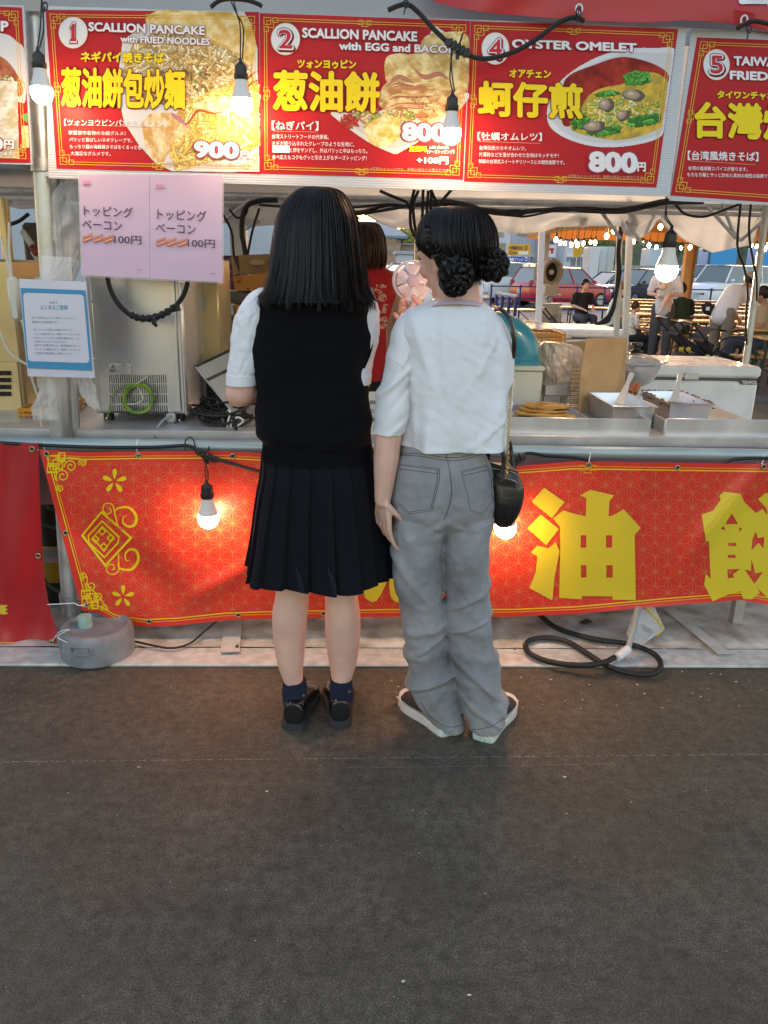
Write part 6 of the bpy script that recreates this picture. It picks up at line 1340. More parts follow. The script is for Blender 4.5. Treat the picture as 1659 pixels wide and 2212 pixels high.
def trans(m, c, a=.35):
 n = m.node_tree.nodes; L = m.node_tree.links; b = n['Principled BSDF']; t = n.new('ShaderNodeBsdfTranslucent'); t.inputs[0].default_value = (*c, 1); x = n.new('ShaderNodeMixShader'); x.inputs[0].default_value = a
 L.new(b.outputs[0], x.inputs[1]); L.new(t.outputs[0], x.inputs[2]); L.new(x.outputs[0], n['Material Output'].inputs[0])
trans(M_canvas, (.62, .64, .66), .5); trans(M_canvasw, (.6, .6, .58), .3)
# tent roof, rear gutter rail, front valances
root = thing('tent_roof', 'beige canvas roof of the food stall with its rolled-up rear curtain', 'tent', (0, 4.5, 2.2))
mb = MB()
def rf(s, t):
 x = -5.2 + 11.2 * s; y = 2.86 + 3.5 * t; z = 2.12 + .9 * (1 - abs(t * 2 - 1)) + .12 * t * -1 + .03 * nz(x * 1.5, y * 1.5); return (x, y, z)
mb.slab(rf, (0, 0, .004), 70, 30, M_canvas); mb.make('roof', root)
HEM = [(-200, 430), (-60, 420), (0, 440), (40, 452), (80, 450), (110, 440), (150, 430), (200, 450), (330, 470), (400, 470), (470, 480), (540, 490), (590, 486), (620, 500), (680, 490), (745, 470), (777, 458), (814, 479), (849, 492), (884, 494), (960, 492), (1060, 498), (1104, 504), (1141, 504), (1176, 500), (1205, 490), (1280, 488), (1343, 489), (1349, 507), (1379, 516), (1400, 506), (1420, 479), (1428, 476), (1439, 493), (1478, 518), (1539, 546), (1585, 536), (1627, 529), (1640, 480), (1700, 470), (1850, 480)]
YR = 6.25; mb = MB()
def vf(s, t):
 u = -180 + 2000 * s; tv_ = 436 + (u - 829) * .0225 - 14; h = pl(HEM, u); v = tv_ + (h - tv_) * t
 w_ = (.05 * math.sin(u * .055 + t * 2 + 3 * nz(u * .01)) + .05 * nz(u * .02, t * 3, 4) + .03 * math.sin(t * 9 + u * .02)) * (.3 + t) + .10 * math.sin(math.pi * t) * .6
 return P(u, v, y=YR - w_)
mb.slab(vf, (0, .01, 0), 420, 26, M_canvas); mb.make('curtain', root)
mb = MB()
def vf2(s, t): u = -180 + 2000 * s; v = 360 + (u - 829) * .02 + (64 + (u - 829) * .0025) * t; return P(u, v, y=YR + .04 + .01 * math.sin(u * .03))
mb.slab(vf2, (0, .01, 0), 100, 4, M_canvas); mb.make('rear_valance', root)
mb = MB(); mb.slab(lambda s, t: P(-200 + 2100 * s, -160 + (178 + 55 * s + 2 * math.sin(s * 30)) * t, y=2.80 + .01 * math.sin(s * 60)), (0, .004, 0), 90, 6, M_canvas); mb.make('front_valance', root)
frame = thing('roof_truss', 'grey pipe frame under the rear edge of the canvas roof', 'frame', (0, YR, 1.9))
for dv, r_, yy in ((-6, .024, YR - .1), (8, .016, YR - .16)):
 mb = MB(); mb.tube([P(-200, 415 + dv, y=yy), P(1850, 415 + 46 + dv, y=yy)], r_, 10, M_galv); mb.make('pipe', frame)
for pts in ([(1290, 445), (1340, 515)], [(1390, 530), (1352, 478)], [(1527, 445), (1590, 515)], [(1560, 440), (1583, 500), (1600, 520)], [(540, 430), (480, 480)], [(560, 475), (515, 505)], [(1600, 520), (1690, 440)]):
 mb = MB(); mb.tube(pxs(pts, YR - .2, 1), .013, 8, M_galv); mb.make('brace', frame)
for (u0, v0, u1, v1, y_, w_) in ((1172, 470, 1160, 760, 7.6, .052), (1363, 440, 1348, 780, 6.7, .046), (1341, 430, 1330, 760, 6.5, .04), (512, 420, 535, 900, 6.3, .12)):
 mb = MB(); a = P(u0, v0, y=y_); b = P(u1, v1, y=y_); b = a.lerp(b, (a.z) / (a.z - b.z)) if a.z > b.z else b; mb.tube([a, b], w_ * .7, 4, mat('white_post', (.55, .56, .57), .5, var=.06), up=(1, 1, 0)); single(mb, 'tent_post', {1172: 'square white tent post left of the drum fan', 1363: 'square white tent post left of the child at the tables', 1341: 'thin grey post wrapped in black cables', 512: 'thick pale wrapped post beside the orange carton'}[u0], 'post')
mb = MB(); a = P(1657, 440, y=5.75); b = P(1617, 741, y=5.75); b = a.lerp(b, 1.28); mb.tube([a, b], .024, 12, M_galv); single(mb, 'tent_pole', 'slanting round grey tent leg at right behind the freezer', 'pole')
# red awning over the boards
AW = [(905, -20), (940, 4), (1000, 20), (1083, 30), (1264, 45), (1400, 49), (1480, 43), (1560, 48), (1659, 66), (1800, 80)]
root = thing('awning', 'red vinyl awning with eyelets along the top right of the stall', 'awning', P(1300, 40, y=2.72))
mb = MB(); awf = lambda u, v: P(u, v, y=2.71 + .012 * math.sin(u * .02) + .02 * nz(u * .01, v * .02)); mb.slab(lambda s, t: awf(905 + 900 * s, -170 + (pl(AW, 905 + 900 * s) + 170) * t), (0, .003, 0), 80, 8, mat('awning_red', (.50, .035, .035), .45, bump=.3, bscale=10)); mb.make('cloth', root)
mb = MB(); write(mb, 'ゴ', lambda x, y: awf(x, y) - Vector((0, .003, 0)), 1600, -60, 1680, 10, WHT, bold=.05); mb.make('lettering', root, M_ink, smooth=False)
for u, v in ((1250, 20), (1606, 44)):
 mb = MB(); p = awf(u, v); pts = [p + Vector((.010 * math.cos(a), -.004, .012 * math.sin(a))) for a in [k * math.pi / 7 for k in range(14)]]; mb.tube(pts, .003, 6, mat('white_eyelet', (.7, .7, .72), .4), closed=True); mb.make('eyelet', root)
# electric cables under the rear frame
random.seed(3)
BP = [(560, 448), (640, 452), (700, 458), (777, 455), (838, 450), (884, 444), (935, 441), (976, 440), (1023, 446), (1057, 456), (1115, 458), (1141, 458), (1212, 452), (1269, 456), (1318, 454), (1354, 449), (1425, 440), (1460, 436), (1520, 440)]
for k in range(5):
 pts = [(u, v + random.uniform(-5, 5) + 2 * k - 4) for u, v in BP[random.randint(0, 2):len(BP) - random.randint(0, 3)]]
 cable('overhead_cable', 'black cable bundled along the rear pipe under the canvas roof', pts, YR - .24 - k * .012, .008 + .003 * (k % 2), 6, group='cables along the rear pipe')
for i, pts in enumerate(([(895, 410), (887, 446), (888, 492), (904, 516), (925, 500), (930, 470), (932, 410)], [(904, 412), (893, 440), (895, 480), (902, 510), (913, 505), (921, 470), (925, 412)], [(914, 410), (912, 470), (905, 498), (898, 508)], [(820, 412), (850, 425), (876, 436), (884, 450)], [(930, 410), (947, 440), (962, 425), (975, 410)])):
 cable('hanging_cable', ('thick knotted black cable loop hanging left of the braided hair', 'inner black cable loop hanging left of the braided hair', 'single black cable dropping into the loops by the braided hair', 'black cable running from the board edge to the hanging loops', 'v-shaped black cable under the board above the braided hair')[i], pts, 5.2, .0095, 6)
for k in range(6):
 o = random.uniform(-4, 4); cable('hanging_cable', 'black cable in the bundle running down the thin grey post', [(1352 + o, 450), (1343 + o, 490), (1336 + o * .6, 540), (1337 + o, 590), (1330 + o * .5, 640), (1322 + o, 672), (1300 + k * 3, 694), (1285 + k * 2, 700)], 6.4, .010, 6, group='cables down the grey post')
for i, pts in enumerate(([(1600, 440), (1594, 500), (1594, 540), (1608, 580), (1615, 630), (1611, 690), (1613, 745)], [(1622, 440), (1618, 500), (1626, 560), (1634, 600), (1634, 650)], [(1458, 440), (1480, 462), (1520, 468), (1560, 455), (1600, 440)], [(-20, 498), (10, 488), (40, 478), (62, 462)], [(1540, 760), (1560, 735), (1590, 728), (1620, 740), (1640, 770)], [(1545, 770), (1575, 745), (1600, 738), (1625, 752), (1636, 780)])):
 cable('loose_cable', ('black cable hanging beside the bent-over man', 'second black cable hanging near the slanting tent leg', 'black cable sagging under the boards at upper right', 'black cable arching at the far left edge', 'grey cable looped round the foot of the slanting tent leg', 'black cable coiled behind the freezer corner')[i], pts, 5.4 if i < 3 else (3.6 if i == 3 else 5.9), .008, 6)
for i, pts in enumerate(([(527, 880), (527, 700), (530, 560), (522, 500), (530, 450), (560, 434), (600, 432)], [(533, 560), (545, 500), (560, 450)], [(495, 452), (512, 470), (530, 464), (536, 440)], [(480, 460), (500, 500), (504, 540), (512, 600)])): cable('loose_cable', ('thick black cable rising by the wrapped post and bending over', 'thin black cable beside the wrapped post', 'tangled black cable at the top of the wrapped post', 'black cable hanging beside the pink sheet')[i], pts, 5.3, (.016, .008, .007, .008)[i], 6)
# counter
root = thing('counter', 'stainless steel counter behind the front rail', 'counter', (0, 3.2, 0))
zc_ = P(400, 930, y=2.9).z; mb = MB(); mb.box((.0, 3.28, zc_ - .02), (3.4, .76, .04), M_steeld, bev=.004); mb.make('top', root)
mb = MB(); mb.box((.0, 2.915, zc_ - .16), (3.4, .012, .27), mat('rosy_reflection_steel', (.55, .46, .46), .3, .6, var=.1, vscale=3), bev=.003); mb.make('front', root)  # pink reflection on the stainless front is put into its colour
for x in (-1.6, -.55, .55, 1.6):
 for y in (2.96, 3.6): mb = MB(); mb.box((x, y, (zc_ - .04) / 2 + .01), (.04, .04, zc_ - .05), M_steeld); mb.make('leg', root)
mb = MB(); mb.box((0, 3.28, .26), (3.3, .6, .02), M_steeld); mb.make('shelf', root)
for i, (a, b) in enumerate((((795, 900), (1407, 901)), ((1439, 903), (1800, 909)))):
 root = thing('splash_guard', ('upright stainless guard plate in front of the pancake tray', 'upright stainless guard plate at right with burnt scraps along its foot')[i], 'guard plate', P(a[0], 962, y=2.95), 'guard plates on the counter'); A = P(a[0], a[1], y=2.95); B = P(b[0], b[1], y=2.95); zb_ = P(1200, 962, y=2.95).z
 mb = MB(); c = (A + B) / 2; mb.box((c.x, 2.95, (c.z + zb_) / 2), (B.x - A.x, .006, c.z - zb_), M_steel, bev=.002); mb.make('plate', root)
 mb = MB(); mb.box((A.x if i else B.x, 3.1, (c.z + zb_) / 2), (.006, .3, c.z - zb_ - .01), M_steeld, bev=.002); mb.make('side', root); mb = MB(); mb.box((c.x, 2.935, zb_ - .004), (B.x - A.x + .04, .06, .006), M_steel, bev=.002); mb.make('lip', root)
mb = MB(); random.seed(8)
for k in range(260):
 u = random.choice((random.uniform(1409, 1437), random.uniform(1480, 1700))); p = P(u, 961 + random.gauss(0, 1.4), y=2.935 if u > 1440 else random.uniform(2.94, 3.0)); s_ = random.uniform(.0015, .0045); mb.ell((p.x, p.y, zb_ + s_ * .6 + (.01 if u < 1440 else 0) * random.random()), (s_, s_, s_ * .6), random.choice((mat('burnt_scrap', (.12, .06, .02), .7), mat('egg_scrap', (.5, .36, .08), .6), mat('red_scrap', (.35, .08, .03), .6))), n=5, k=3)
tag(mb.make('food_scraps', None, smooth=False), 'burnt and yellow food scraps along the guard plates', 'scraps', kind='stuff')
# tall stainless machine on the counter
z4 = lambda x, y, d: P(x * .3307, 356.6 + y * .3307, y=d)
base = P(305, 908, y=3.05); x0, x1 = P(200, 850, y=3.05).x, P(404, 850, y=3.05).x; zt = P(300, 545, y=3.05).z; zb2 = zc_ + .03
root = thing('ice_machine', 'tall stainless machine with slotted vent and green cable on its rear panel', 'machine', ((x0 + x1) / 2, 3.3, zc_))
mb = MB(); mb.box(((x0 + x1) / 2, 3.31, (zt + zb2) / 2), (x1 - x0, .50, zt - zb2), M_steel, bev=.008); mb.make('casing', root)
mb = MB(); mb.box(((x0 + x1) / 2, 3.055, (zt + zb2) / 2 + .0), (x1 - x0 - .05, .010, zt - zb2 - .02), M_steel, bev=.003); mb.make('rear_panel', root)
mb = MB(); mb.box((x1 - .006, 3.05, (zt + zb2) / 2), (.012, .016, zt - zb2), M_steel, bev=.004); mb.make('edge_trim', root)
for x in (x0 + .04, x1 - .04): mb = MB(); mb.cyl((x, 3.10, zc_), (x, 3.10, zb2 + .002), .02, 10, M_blackp); mb.make('foot', root)
mb = MB(); M_slot = mat('vent_shade', (.012, .012, .012), .8)  # dark bars stand in for the shade inside the slots
for (ya, yb) in ((1370, 1425), (1432, 1490), (1500, 1555), (1570, 1622)):
 for k in range(27): xx = 712 + k * 14.1 + (ya - 1370) * .04; a = z4(xx, ya, 3.0485); b = z4(xx + 8.5, yb, 3.0485); mb.box(((a.x + b.x) / 2, 3.0495, (a.z + b.z) / 2), (b.x - a.x, .002, a.z - b.z), M_slot)
o = mb.make('vent_slots', root, smooth=False); o['kind'] = 'stuff'
for (x, y) in ((595, 888), (617, 1267), (1158, 1278), (643, 1655), (696, 1655), (1172, 1667)): mb = MB(); mb.ell(z4(x, y, 3.047), (.0045, .003, .0045), M_steel, n=8, k=5); mb.make('screw', root)
mb = MB(); fm = lambda x, y: z4(x, y, 3.0475); lb = lambda x, y: z4(x, y, 3.0465); shape(mb, fm, [(707, 1292), (855, 1296), (857, 1360), (709, 1356)], (.55, .55, .53)); ink_ = (.06, .06, .06)
stroke(mb, lb, [(738, 1306), (758, 1340), (716, 1340)], 4, ink_, closed=True); stroke(mb, lb, [(740, 1312), (733, 1326), (742, 1324), (736, 1338)], 3, ink_)
write(mb, '感電注意', lb, 716, 1343, 760, 1353, ink_, bold=.02); write(mb, '⚠注意', lb, 786, 1298, 822, 1311, ink_, bold=.02)
for k in range(4): write(mb, ('故障、感電の原因となります', '分解、改造はしないこと', '電源を切ってから行う', '販売店にご連絡下さい')[k], lb, 767, 1315 + k * 11, 850 - k * 6, 1323 + k * 11, ink_)
mb.make('warning_label', root, M_pap, smooth=False)
mb = MB(); p = z4(1118, 1650, 3.045); mb.box(p, (.036, .03, .04), mat('clear_grey', (.5, .5, .5), .3), bev=.008); mb.make('cable_gland', root)
cable('power_cable', 'grey lead from the foot of the stainless machine', [(370, 898, 3.03), (352, 908, 3.0), (336, 930, 2.93), (328, 948, 2.87)], 3.0, .0055, 8, mat('grey_lead', (.35, .36, .36), .5))
root = thing('cable_coil', 'coil of yellow green cable hanging on the vent of the stainless machine', 'cable coil', z4(895, 1525, 3.0)); M_gc = mat('green_yellow_cable', (.30, .42, .03), .45, var=.6, vscale=30, vcol2=(.10, .32, .05))
mb = MB(); rd = random.Random(6)
for k in range(9):
 cx, cy, r_ = 897 + rd.uniform(-12, 12), 1525 + rd.uniform(-8, 8), rd.uniform(74, 100); ph = rd.uniform(0, 6); dd = rd.uniform(3.0, 3.035); mb.tube([z4(cx + r_ * math.cos(a), cy + r_ * 1.0 * math.sin(a), dd + .008 * math.sin(a * 2 + ph)) for a in [2 * math.pi * j / 32 for j in range(32)]], .0024, 5, closed=True)
mb.tube([Vector(q) for q in spline([tuple(z4(*p)) for p in ((860, 1440, 3.01), (780, 1460, 3.02), (730, 1510, 3.03), (715, 1590, 3.03), (700, 1650, 3.03))], 8)], .0024, 5); mb.make('cable', root, M_gc)
mb = MB(); 
for pts in ([(880, 1440), (920, 1410), (965, 1378)], [(885, 1440), (910, 1470), (930, 1530), (880, 1560), (830, 1560)], [(875, 1430), (900, 1455), (890, 1425)]): mb.tube([Vector(q) for q in spline([tuple(z4(a, b, 3.0)) for a, b in pts], 6)], .0022, 5)
mb.make('string', root, M_tie)
# black cable swag in front of the machine, taped
cable('power_cable', 'thick taped black cable sagging before the stainless machine', [(228, 560), (233, 605), (245, 640), (266, 668), (290, 684), (320, 688), (352, 678), (378, 662), (396, 638), (405, 610), (408, 570)], 2.92, .0085, 8)
mb = MB(); pts = pxs([(283, 680), (300, 687), (322, 688), (345, 682), (365, 672), (385, 658)], 2.918, 6); mb.tube(pts, [.012 + .0025 * math.sin(k * 1.7) for k in range(len(pts))], 8, M_blackp); mb.tube([P(330, 684, y=2.91), P(334, 700, y=2.905), P(338, 704, y=2.9)], [.010, .009, .006], 6, M_blackp); mb.tube([P(383, 660, y=2.91), P(386, 672, y=2.91)], [.010, .012], 6, M_blackp); single(mb, 'electrical_tape', 'lumpy black tape wrapped round the sagging cable', 'tape')
# second unit, shelf, cartons, drum, propped screen (between machine and girl)
z3_ = lambda x, y, d: P((650 + .3617 * x) / 1.8228, (1000 + .3617 * y) / 1.8228, y=d)
M_warmlit_s = mat('warm_lit_steel', (.55, .42, .22), .32, .6, var=.15, vscale=5)  # plain steel with the warm lamplight put into its colour
root = thing('steel_cabinet', 'warm-lit metal cabinet right of the stainless machine with loose tape tags', 'cabinet', (P(445, 905, y=3.5).x, 3.6, zc_)); xa, xb = P(405, 800, y=3.45).x, P(478, 800, y=3.45).x
mb = MB(); za = P(440, 560, y=3.45).z; zm = P(440, 795, y=3.45).z; mb.box(((xa + xb) / 2, 3.62, (za + zm) / 2), (xb - xa, .34, za - zm), M_warmlit_s, bev=.006); mb.make('casing', root)
mb = MB(); mb.box(((xa + xb) / 2, 3.62, (zm + zc_) / 2), (xb - xa - .004, .335, zm - zc_ - .006), mat('dark_glass', (.03, .028, .025), .15), bev=.006); mb.make('lower_door', root)
for pts in ([(275, 300), (330, 300), (300, 560), (255, 625), (248, 600)], [(350, 330), (385, 370), (410, 450), (452, 560), (385, 655), (345, 640), (333, 600), (365, 480)]):
 mb = MB()
 A_ = [z3_(x, y, 3.435) for x, y in pts]; n = len(A_); B_ = [p + Vector((0, .002, 0)) for p in A_]; mb.add(A_ + B_, [tuple(range(n)), tuple(reversed(range(n, 2 * n)))] + [(i, (i + 1) % n, (i + 1) % n + n, i + n) for i in range(n)], mat('tape_tag', (.52, .50, .46), .3)); mb.make('tape_tag', root)
root = thing('storage_rack', 'grey panelled rack behind the propped clear board', 'rack', (P(540, 880, y=4.3).x, 4.4, 0)); 
A0 = z3_(470, 400, 4.3); B0 = z3_(1330, 410, 4.3); zz = [z3_(600, y, 4.3).z for y in (400, 545, 700, 790, 1250)]
for i, (a, b) in enumerate(((0, 1), (1, 2), (2, 3), (3, 4))):
 mb = MB(); mb.box(((A0.x + B0.x) / 2 + (0 if i != 1 else .10), 4.45 + (.03 if i == 1 else 0), (zz[a] + zz[b]) / 2), (B0.x - A0.x, .30, zz[a] - zz[b] - .008), mat('grey_brown_panel', (.14, .125, .105), .6, var=.12, vscale=5), bev=.004); mb.make('panel', root)
mb = MB(); mb.box((A0.x - .01, 4.29, zz[0] / 2 + .0), (.025, .03, zz[0]), M_steeld); mb.make('upright', root); mb = MB(); mb.box(((A0.x + B0.x) / 2, 4.4, .3), (B0.x - A0.x, .35, .58), M_steeld); mb.make('base', root)
mb = MB(); fm = lambda x, y: z3_(x, y, 4.288); write(mb, 'Li', fm, 898, 468, 930, 486, (.04, .03, .03), bold=.03); mb.make('lettering', root, M_pap, smooth=False)
def carton(name, lab, corners, d, depth, mt, flap=None, th=.004):
 r = thing(name, lab, 'carton', z3_(*corners[3], d)); A_ = [z3_(*p, d) for p in corners]; B_ = [p + Vector((0, depth, 0)) for p in A_]
 mb = MB(); mb.add(A_ + B_, [(0, 3, 2, 1), (4, 5, 6, 7), (0, 4, 7, 3), (1, 2, 6, 5), (3, 7, 6, 2), (0, 1, 5, 4)], mt); mb.make('box', r, smooth=False)
 for fl in (flap or []):
  q = [z3_(*p[:2], d + p[2]) for p in fl]; mb = MB(); q2 = [p + Vector((0, th, .001)) for p in q]; n = len(q); mb.add(q + q2, [tuple(range(n)), tuple(reversed(range(n, 2 * n)))] + [(i, (i + 1) % n, (i + 1) % n + n, i + n) for i in range(n)], M_card); mb.make('flap', r, smooth=False)
 return r
M_orc = mat('orange_carton', (.56, .22, .035), .6, var=.06, vscale=6)
rc2 = carton('orange_carton', 'orange carton with raised brown flaps on the grey rack', [(738, 245), (1180, 198), (1180, 400), (760, 398)], 4.25, .3, M_orc, [[(800, 15, .28), (1200, 0, .28), (1190, 205, .3), (815, 230, .3)], [(715, 20, .02), (740, 30, .02), (805, 215, .25), (738, 240, 0)]])
mb = MB(); fm = lambda x, y: z3_(x, y, 4.246); rr_ = [(768, 262), (828, 258), (830, 312), (772, 316)]; stroke(mb, fm, rr_, 4, (.12, .06, .02), closed=True); shape(mb, fm, [(785, 290), (815, 288), (816, 306), (788, 308)], (.12, .06, .02)); stroke(mb, fm, [(800, 268), (800, 284)], 5, (.12, .06, .02)); disc(mb, fm, 903, 378, 18, 8, (.12, .05, .02), 12); write(mb, '20', fm, 1068, 325, 1130, 372, (.60, .08, .03), bold=.05); mb.make('print', rc2, M_pap, smooth=False)
mb = MB(); fm = lambda x, y: z3_(x, y, 4.515); disc(mb, fm, 1005, 90, 88, 30, (.46, .36, .18), 20, wob=.1); shape(mb, fm, [(935, 120), (1055, 118), (1010, 165)], (.20, .09, .20)); mb.make('label', rc2, M_pap, smooth=False)
carton('small_carton', 'small brown flap of torn carton on the grey rack edge', [(530, 360), (640, 352), (610, 405), (520, 405)], 4.27, .05, mat('tan_carton', (.48, .25, .08), .7))
root = thing('carton_stack', 'gold-taped brown carton corner standing in the grey rack', 'carton', z3_(610, 700, 4.2)); mb = MB()
for q in ([(525, 425), (640, 420), (700, 485), (600, 490)], [(600, 490), (700, 485), (695, 640), (705, 690), (610, 700)]): A_ = [z3_(x, y, 4.22) for x, y in q]; B_ = [p + Vector((0, .03, 0)) for p in A_]; n = len(q); mb.add(A_ + B_, [tuple(range(n)), tuple(reversed(range(n, 2 * n)))] + [(i, (i + 1) % n, (i + 1) % n + n, i + n) for i in range(n)], mat('gold_tape_card', (.40, .27, .08), .3, coat=.4, bump=.6, bscale=30))
mb.make('box', root, smooth=False); mb = MB(); mb.box(z3_(740, 610, 4.2), (.045, .03, .06), mat('pale_bottle', (.5, .5, .5), .3), bev=.01); mb.box(z3_(800, 640, 4.2), (.05, .03, .08), M_orc, bev=.004); mb.make('jar', root)
root = thing('purple_board', 'purple price board with a pink 60 behind the orange carton', 'board', z3_(700, 400, 5.2)); mb = MB(); A_, B_ = z3_(400, 10, 5.4), z3_(900, 395, 5.4); mb.box(((A_.x + B_.x) / 2, 5.42, (A_.z + B_.z) / 2), (B_.x - A_.x, .02, A_.z - B_.z), mat('purple_print', (.10, .015, .05), .5)); mb.make('sheet', root)
mb = MB(); fm = lambda x, y: z3_(x, y, 5.402); write(mb, '600', fm, 636, 182, 840, 280, (.55, .25, .36), bold=.07); write(mb, '600', lambda x, y: z3_(x, y, 5.396), 636, 182, 840, 280, (.10, .015, .05), bold=.02); shape(mb, fm, [(680, 50), (735, 48), (735, 105), (680, 105)], (.05, .16, .36)); mb.make('lettering', root, M_pap, smooth=False)
# drum with paper label, red crate, clear board
root = thing('paint_tin', 'large tin with black and white instruction label behind the clear board', 'tin', z3_(560, 1720, 3.6)); c0 = z3_(560, 1730, 3.62); r_ = (z3_(710, 1500, 3.62).x - z3_(412, 1500, 3.62).x) / 2; zt_ = z3_(560, 1070, 3.62).z; c0.z = zc_ + .002; c0.y = 3.56
mb = MB(); mb.lathe([(0, 0), (r_, 0), (r_ + .003, .006), (r_, .012), (r_, zt_ - c0.z - .01), (r_ + .004, zt_ - c0.z), (r_ - .004, zt_ - c0.z), (r_ - .008, zt_ - c0.z - .012), (0, zt_ - c0.z - .012)], c0, 32, mat('tin_plate', (.45, .46, .46), .35, .6), cap=False); mb.make('can', root)
mb = MB(); mb.lathe([(r_ + .001, .03), (r_ + .001, .22)], c0, 32, mat('paper_label', (.55, .56, .54), .6), cap=False); mb.make('label', root); tt_ = tree_of(mb); mb = MB()
for pts in ([(420, 1420), (640, 1440)], [(420, 1560), (640, 1580)], [(475, 1440), (475, 1690)], [(625, 1600), (620, 1700)], [(420, 1500), (620, 1520)]): seam(mb, tt_, [((650 + .3617 * x) / 1.8228, (1000 + .3617 * y) / 1.8228) for x, y in pts], .0018, 5, .0006, sp=False)
for k in range(26): rd = random.Random(k); x, y = rd.uniform(430, 610), rd.uniform(1450, 1680); seam(mb, tt_, [((650 + .3617 * a) / 1.8228, (1000 + .3617 * b) / 1.8228) for a, b in ((x, y), (x + rd.uniform(8, 34), y + 3))], .0012, 2, .0006, sp=False)
mb.make('lettering', root, M_blackp)
def lattice(name, lab, cx, y, z0, w_, d_, h, m, nx=7, nz_=4, grp=None):
 r = thing(name, lab, 'crate', (cx, y, z0), grp); mb = MB()
 for sy in (-1, 1):
  for k in range(nx + 1): mb.box((cx - w_ / 2 + w_ * k / nx, y + sy * d_ / 2, z0 + h / 2), (w_ * .018, .008, h), m)
  for k in range(nz_ + 1): mb.box((cx, y + sy * d_ / 2, z0 + h * k / nz_), (w_, .009, h * (.05 if 0 < k < nz_ else .10)), m)
 for sx in (-1, 1):
  for k in range(5): mb.box((cx + sx * w_ / 2, y - d_ / 2 + d_ * k / 4, z0 + h / 2), (.008, .01, h), m)
  for k in range(nz_ + 1): mb.box((cx + sx * w_ / 2, y, z0 + h * k / nz_), (.009, d_, h * .07), m)
 mb.box((cx, y, z0 + .004), (w_, d_, .006), m); mb.make('lattice', r, smooth=False); return r
p = z3_(437, 1180, 4.0); lattice('red_crate', 'bright red plastic crate glimpsed between cabinet and rack', p.x, 4.1, p.z, .10, .2, z3_(437, 860, 4.0).z - p.z, mat('red_plastic', (.62, .02, .012), .35), 3, 5)
root = thing('clear_board', 'clear propped board with black edging leaning beside the girl elbow', 'board', z3_(780, 1780, 3.0)); M_clr = mat('clear_board', (.50, .53, .50), .25, alpha=.75)
mb = MB(); q = [z3_(330, 1230, 3.15), z3_(690, 1055, 3.4), z3_(900, 1640, 3.3), z3_(790, 1790, 3.0)]; mb.slab(lambda s, t: (q[0] * (1 - s) + q[1] * s) * (1 - t) + (q[3] * (1 - s) + q[2] * s) * t, (.0, .005, .002), 4, 4, M_clr); mb.make('sheet', root)
mb = MB(); mb.tube([q[0], q[1]], .006, 6, M_blackp); mb.tube([q[0].lerp(q[3], .27), q[1].lerp(q[2], .30)], .007, 6, M_blackp); mb.tube([q[0], q[3]], .004, 6, M_steeld); mb.make('edging', root)
mb = MB(); mb.tube([z3_(560, 1570, 3.2), z3_(640, 1860, 2.98)], .004, 6, M_steeld); mb.make('prop', root)
root = thing('cable_heap', 'heap of coiled black leads on the counter left of the vest', 'cable heap', z3_(600, 1900, 3.05)); mb = MB(); rd = random.Random(2)
for k in range(13):
 cx, rr, ry_ = rd.uniform(480, 760), rd.uniform(70, 150), rd.uniform(.06, .12); c = z3_(cx, 1850, 3.1); R_ = rr * .00037 * 2.0; y_ = rd.uniform(3.02, 3.16); mb.tube([Vector((c.x + R_ * math.cos(a), y_ + ry_ * .8 * math.sin(a), zc_ + .008 + .006 * k + .012 * math.sin(a * 2 + k))) for a in [2 * math.pi * j / 26 for j in range(26)]], .0048, 6, closed=True)
mb.make('lead', root, M_black); 
for i, pts in enumerate(([(690, 1690), (705, 1740), (680, 1850), (685, 1950), (690, 1990)], [(740, 1800), (800, 1780), (850, 1820), (790, 1870), (730, 1900), (715, 1840), (760, 1790)], [(780, 1915), (870, 1930), (940, 1950), (1020, 1960)])): mb = MB(); mb.tube([Vector(q_) for q_ in spline([tuple(z3_(a, b, 2.98)) for a, b in pts], 8)], .0042, 6, M_white); single(mb, 'white_lead', ('white lead hanging down to a small plug over the rail', 'white lead bent in a loop on the black cable heap', 'double white lead running behind the navy vest')[i], 'cable')
mb = MB(); mb.box(z3_(680, 2000, 2.95), (.020, .012, .032), M_white, bev=.003); single(mb, 'plug', 'small white plug resting above the rail', 'plug'); cable('power_cable', 'black cable dropping over the rail left of the vest', [((650 + .3617 * a) / 1.8228, (1000 + .3617 * b) / 1.8228) for a, b in ((740, 1780), (765, 1860), (775, 1950), (782, 2035))], 2.92, .007, 6)
# plastic bags on the pole
def bag(lab, pts, d, m, seed=0, th=.05):
 r = thing('plastic_bag', lab, 'bag', P((pts[-1][1] + pts[-1][2]) / 2, pts[-1][0], y=d)); mb = MB(); rows = [prow(v, a, b, d, th * k_) for v, a, b, k_ in pts]
 ringloft(mb, rows, 70, 50, ex=2.0, disp=lambda a, t, x, z: .014 * nz(a * 1.6, z * 16, seed) + .006 * nz(a * 3, z * 40, seed)); mb.make('film', r, m, ang=35); return r
bag('crumpled clear bag hanging under the blue framed sheet left of the pole', [(810, 88, 118, .4), (835, 84, 120, .7), (870, 76, 122, .9), (900, 72, 124, .9), (908, 70, 122, .5)], 2.78, M_bagw, 1, .03)
bag('white bag corner pointing down right of the pole under the blue framed sheet', [(812, 165, 196, .4), (830, 170, 202, .7), (860, 182, 208, .8), (880, 196, 212, .6), (888, 208, 214, .2)], 2.80, M_bagw, 4, .03)
bag('clear bag wrapped round the steel pole beside the pink sheets', [(395, 128, 186, .3), (430, 110, 184, .7), (490, 106, 182, .9), (540, 118, 178, .8), (575, 112, 172, .9), (612, 68, 160, .8), (640, 66, 150, .5)], 2.86, M_bagw, 7, .045)
